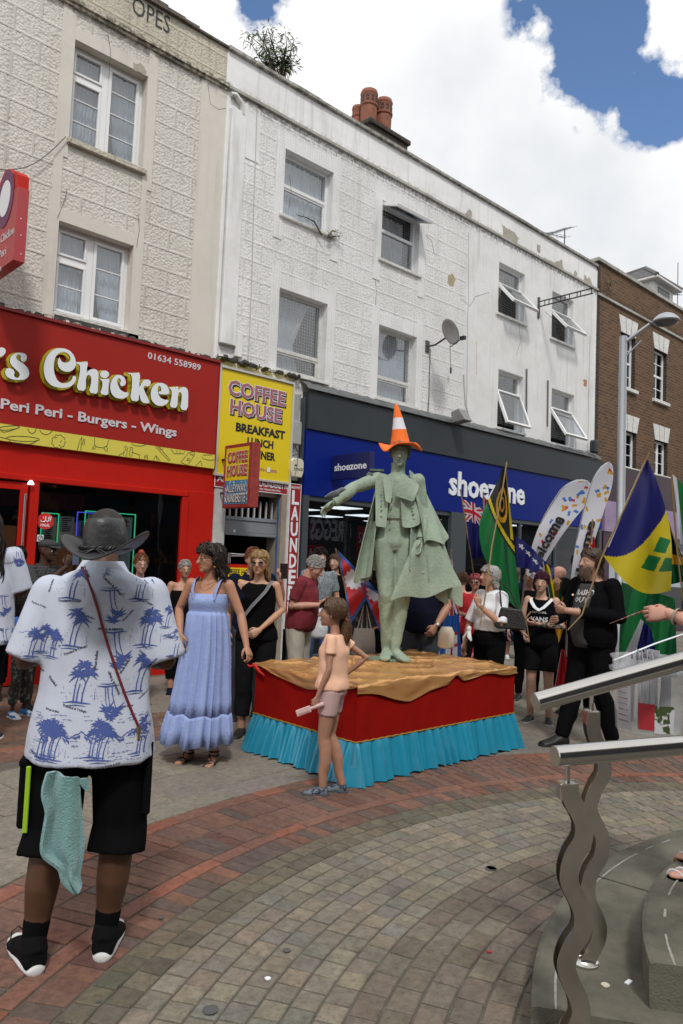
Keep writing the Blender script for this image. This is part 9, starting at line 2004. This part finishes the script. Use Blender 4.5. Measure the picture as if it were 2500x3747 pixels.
# lamp post
lg = DP(2268, 2070, 12.0); lb = Vector((lg.x, lg.y, 0)); lp_ = thing('street_lamp', 'tall silver street lamp with domed head in front of the brick building', 'street lamp', lb)
zt_ = DP(2270, 1218, 12.0).z+.02; M_galv = mat('galvanised steel', (.42, .44, .47), .35, metal=.6, var=.08, vscale=4)
mb = MB(); mb.tube([lb, lb+Vector((0, 0, .9)), lb+Vector((0, 0, .92)), lb+Vector((0, 0, zt_))], [.085, .085, .072, .062], 20); mb.build('column', M_galv, lp_, smooth=40)
hx = DP(2400, 1190, 12.0); arm0 = Vector((lb.x, lb.y, zt_-.12)); hd = DP(2408, 1178, 12.0); dr_h = (Vector((hd.x, hd.y, 0))-Vector((lb.x, lb.y, 0))).normalized(); mb = MB(); mb.tube([arm0, hd-dr_h*.12+Vector((0, 0, -.02))], [.035, .028], 12); mb.tube([arm0-Vector((0, 0, .25)), arm0+dr_h*.28+Vector((0, 0, .02))], .014, 8); mb.build('arm', M_galv, lp_, smooth=True)
mb = MB(); mb.lathe([(.001, .135), (.05, .13), (.12, .10), (.18, .048), (.21, .0), (.206, -.012), (.185, -.02)], 28, (hd.x+dr_h.x*.12, hd.y+dr_h.y*.12, hd.z-.0)); mb.build('lamp_head', M_galv, lp_, smooth=45); mb = MB(); mb.lathe([(.184, -.02), (.15, -.052), (.09, -.075), (.0, -.08)], 24, (hd.x+dr_h.x*.12, hd.y+dr_h.y*.12, hd.z)); mb.build('diffuser', mat('smoked diffuser', (.10, .10, .11), .15, spec=.6), lp_, smooth=True)
# satellite dish
dy = YW-.55; dc = FY(1642, 1218, dy); ds = thing('satellite_dish', 'grey satellite dish on a bracket on the white wall', 'satellite dish', FY(1572, 1262, YW))
nrm = (Vector((0, 0, 1.45))-Vector((dc.x, dc.y, dc.z))); nrm = Vector((-.1, -1, .22)).normalized(); la = nrm.cross(Vector((0, 0, 1))).normalized(); fu = la.cross(nrm); mb = MB(); n = 32; vs = []
for q in range(7):
 for j in range(n): t = 2*math.pi*j/n; rr = .235*q/6; vs.append(dc+la*(rr*.92*math.cos(t))+fu*(rr*1.05*math.sin(t))+nrm*((rr/.235)**2*.05))
mb.add(vs, [(i*n+j, i*n+(j+1) % n, (i+1)*n+(j+1) % n, (i+1)*n+j) for i in range(6) for j in range(n)]); o = mb.build('reflector', mat('dish grey', (.13, .12, .115), .6, var=.25, vscale=6), ds, smooth=True); md = o.modifiers.new('s', 'SOLIDIFY'); md.thickness = .008
wp_ = FY(1566, 1268, YW-.02); mb = MB(); mb.tube([wp_, wp_+Vector((0, -.18, 0)), dc-nrm*.05-Vector((0, 0, .06)), dc-nrm*.02], .017, 8); mb.box(wp_.x-.05, wp_.x+.05, YW-.02, YW-.002, wp_.z-.11, wp_.z+.11); mb.tube([dc-fu*.27, dc-fu*.24+nrm*.30], .009, 8); mb.box(-.03, .03, -.05, .05, -.03, .03, M=Matrix.Translation(dc-fu*.24+nrm*.31)); mb.build('bracket', M_blk, ds, smooth=40)
mb = MB(); mb.tube([dc-fu*.2, FY(1648, 1300, dy+.2), FY(1650, 1345, YW-.1)], .005, 6); mb.tube([FY(1650, 1345, YW-.1), FY(1650, 1366, YW-.1)], .018, 8); mb.build('cable', M_cable, ds, smooth=True)
# old sign bracket
y0 = YW-.0; a = FY(1970, 1118, y0); n_ = ray(2171, 1068); X0b = a.x; yn2 = X0b*n_.y/n_.x; zb2 = EYE+n_.z/n_.y*yn2; br_ = thing('sign_bracket', 'empty black iron sign bracket projecting from the white wall', 'bracket', a); mb = MB(); far_ = Vector((X0b, YW-.01, a.z)); nr2 = Vector((X0b, max(yn2, YW-1.9), a.z+.0))
for dz in (.08, -.03): mb.tube([far_+Vector((0, 0, dz)), nr2+Vector((0, 0, dz+.0))], .014, 6)
for q in (.12, .2, .42, .5, .58, .72, .78, .97): p = far_.lerp(nr2, q); mb.tube([p+Vector((0, 0, .08)), p+Vector((0, 0, -.03))], .011, 6)
mb.box(X0b-.03, X0b+.03, YW-.03, YW-.002, a.z-.28, a.z+.18); mb.build('bracket_frame', M_blk, br_)
# floodlight box, small wall lamp
fl2 = thing('floodlight', 'grey wedge shaped floodlight above the shoe shop fascia', 'floodlight', FY(1690, 1520, 8.6)); c = FY(1690, 1522, 8.62); mb = MB(); mb.prism([(c.x-.10, 8.45, c.z-.10), (c.x-.10, 8.78, c.z-.13), (c.x-.10, 8.80, c.z+.08), (c.x-.10, 8.62, c.z+.13)], (1, 0, 0), .22); mb.build('housing', mat('floodlight grey', (.22, .22, .22), .6, var=.2), fl2, bevel=.01)
wl2 = thing('wall_lamp', 'small dark wall lamp at the end of the charcoal fascia', 'wall lamp', FY(2175, 1630, 8.8)); c = FY(2175, 1636, 8.8); mb = MB(); mb.box(c.x-.09, c.x+.09, 8.72, 8.88, c.z-.14, c.z+.16); mb.build('housing', M_gry, wl2, bevel=.03)
# CCTV-like dark knob by the coffee sign
# aerials
def aerial(label, base_px, top_px, y, el, name='tv_aerial'):
 b = FY(*base_px, y); t_ = FY(*top_px, y); t_.x = b.x; A_ = thing(name, label, 'aerial', b); mb = MB(); mb.tube([b-Vector((0, 0, .3)), t_], .016, 6)
 for (p0, p1, n_) in el:
  P0 = FY(*p0, y); P1 = FY(*p1, y); mb.tube([P0, P1], .009, 5)
  for i in range(n_): q = P0.lerp(P1, (i+.5)/n_); e_ = Vector((.02, .22, .05)); mb.tube([q-e_, q+e_], .005, 4)
 mb.build('aerial_frame', M_cable, A_, smooth=True); return A_
aerial('tv aerial with two arms on the white building roof', (2066, 898), (2056, 832), YW+1.3, [((1995, 862), (2090, 830), 9), ((1990, 850), (2070, 870), 5)]); aerial('tall thin mast with a small aerial at the far right', (2480, 1115), (2474, 955), YW+3.5, [((2450, 1075), (2490, 1080), 5)], 'tall_mast')
# plants on the roof and sills
M_lf = [mat('leaf green a', (.055, .085, .03), .6), mat('leaf green b', (.12, .16, .06), .6), mat('leaf green c', (.035, .055, .022), .6)]; M_stem = mat('stem brown', (.10, .07, .045), .8)
def leafy(label, name, stems, nleaf, ll, lw_, seed, cat='plant', sd=.02):
 t = thing(name, label, cat, stems[0][0]); r_ = random.Random(seed); mb = MB()
 for P in stems: mb.tube(P, [.016*(1-.7*i/(len(P)-1)) for i in range(len(P))], 6)
 mb.build('stem', M_stem, t, smooth=True); mb = MB()
 for P in stems:
  C_ = catmull([Vector(p) for p in P], 6)
  for i in range(nleaf):
   q = C_[int(len(C_)*r_.uniform(.25, .999))]; d_ = Vector((r_.uniform(-1, 1), r_.uniform(-1, 1), r_.uniform(-.9, .8))).normalized(); L2_ = ll*r_.uniform(.6, 1.2); sdv = d_.orthogonal().normalized()*lw_*r_.uniform(.8, 1.3); q = q+d_*sd*r_.random()*3
   m_ = q+d_*L2_*.5; e_ = q+d_*L2_+Vector((0, 0, -.25*L2_)); mb.add([q, m_+sdv, e_, m_-sdv], [(0, 1, 2, 3)], r_.randrange(3))
 mb.build('leaves', M_lf, t); return t
yb = YW+.25; st = []
for i, (x, y) in enumerate(((900, 120), (935, 105), (965, 140), (1000, 120), (1045, 115), (1075, 150), (1055, 215), (920, 160), (1010, 170), (1080, 240), (980, 100))):
 b = FY(1020+3*i-14, 285, yb); e = FY(x, y, yb); m_ = b.lerp(e, .5)+Vector((.03*(i % 3-1), .08*(i % 4-1.5), .06)); st.append([b, b.lerp(m_, .5)+Vector((0, 0, .04)), m_, e])
leafy('bushy green buddleia growing out of the parapet of the white building', 'roof_bush', st, 95, .13, .013, 4, 'bush', .03)
yb = YW-.08
leafy('small fern like weed on the upper sill of the white building', 'sill_weed', [[FY(1178, 860, yb), FY(1150, 810, yb), FY(1120, 795, yb), FY(1085, 785, yb)]], 60, .055, .006, 6)
leafy('little green weed at the right corner of the upper sill', 'corner_weed', [[FY(1200, 868, yb), FY(1215, 845, yb), FY(1240, 850, yb)], [FY(1205, 868, yb), FY(1245, 862, yb)]], 26, .05, .010, 7)
leafy('faint grassy weed in the brick parapet', 'parapet_weed', [[FY(2235, 1045, YW-.03), FY(2232, 1030, YW-.1), FY(2245, 1022, YW-.12)]], 24, .12, .006, 8)
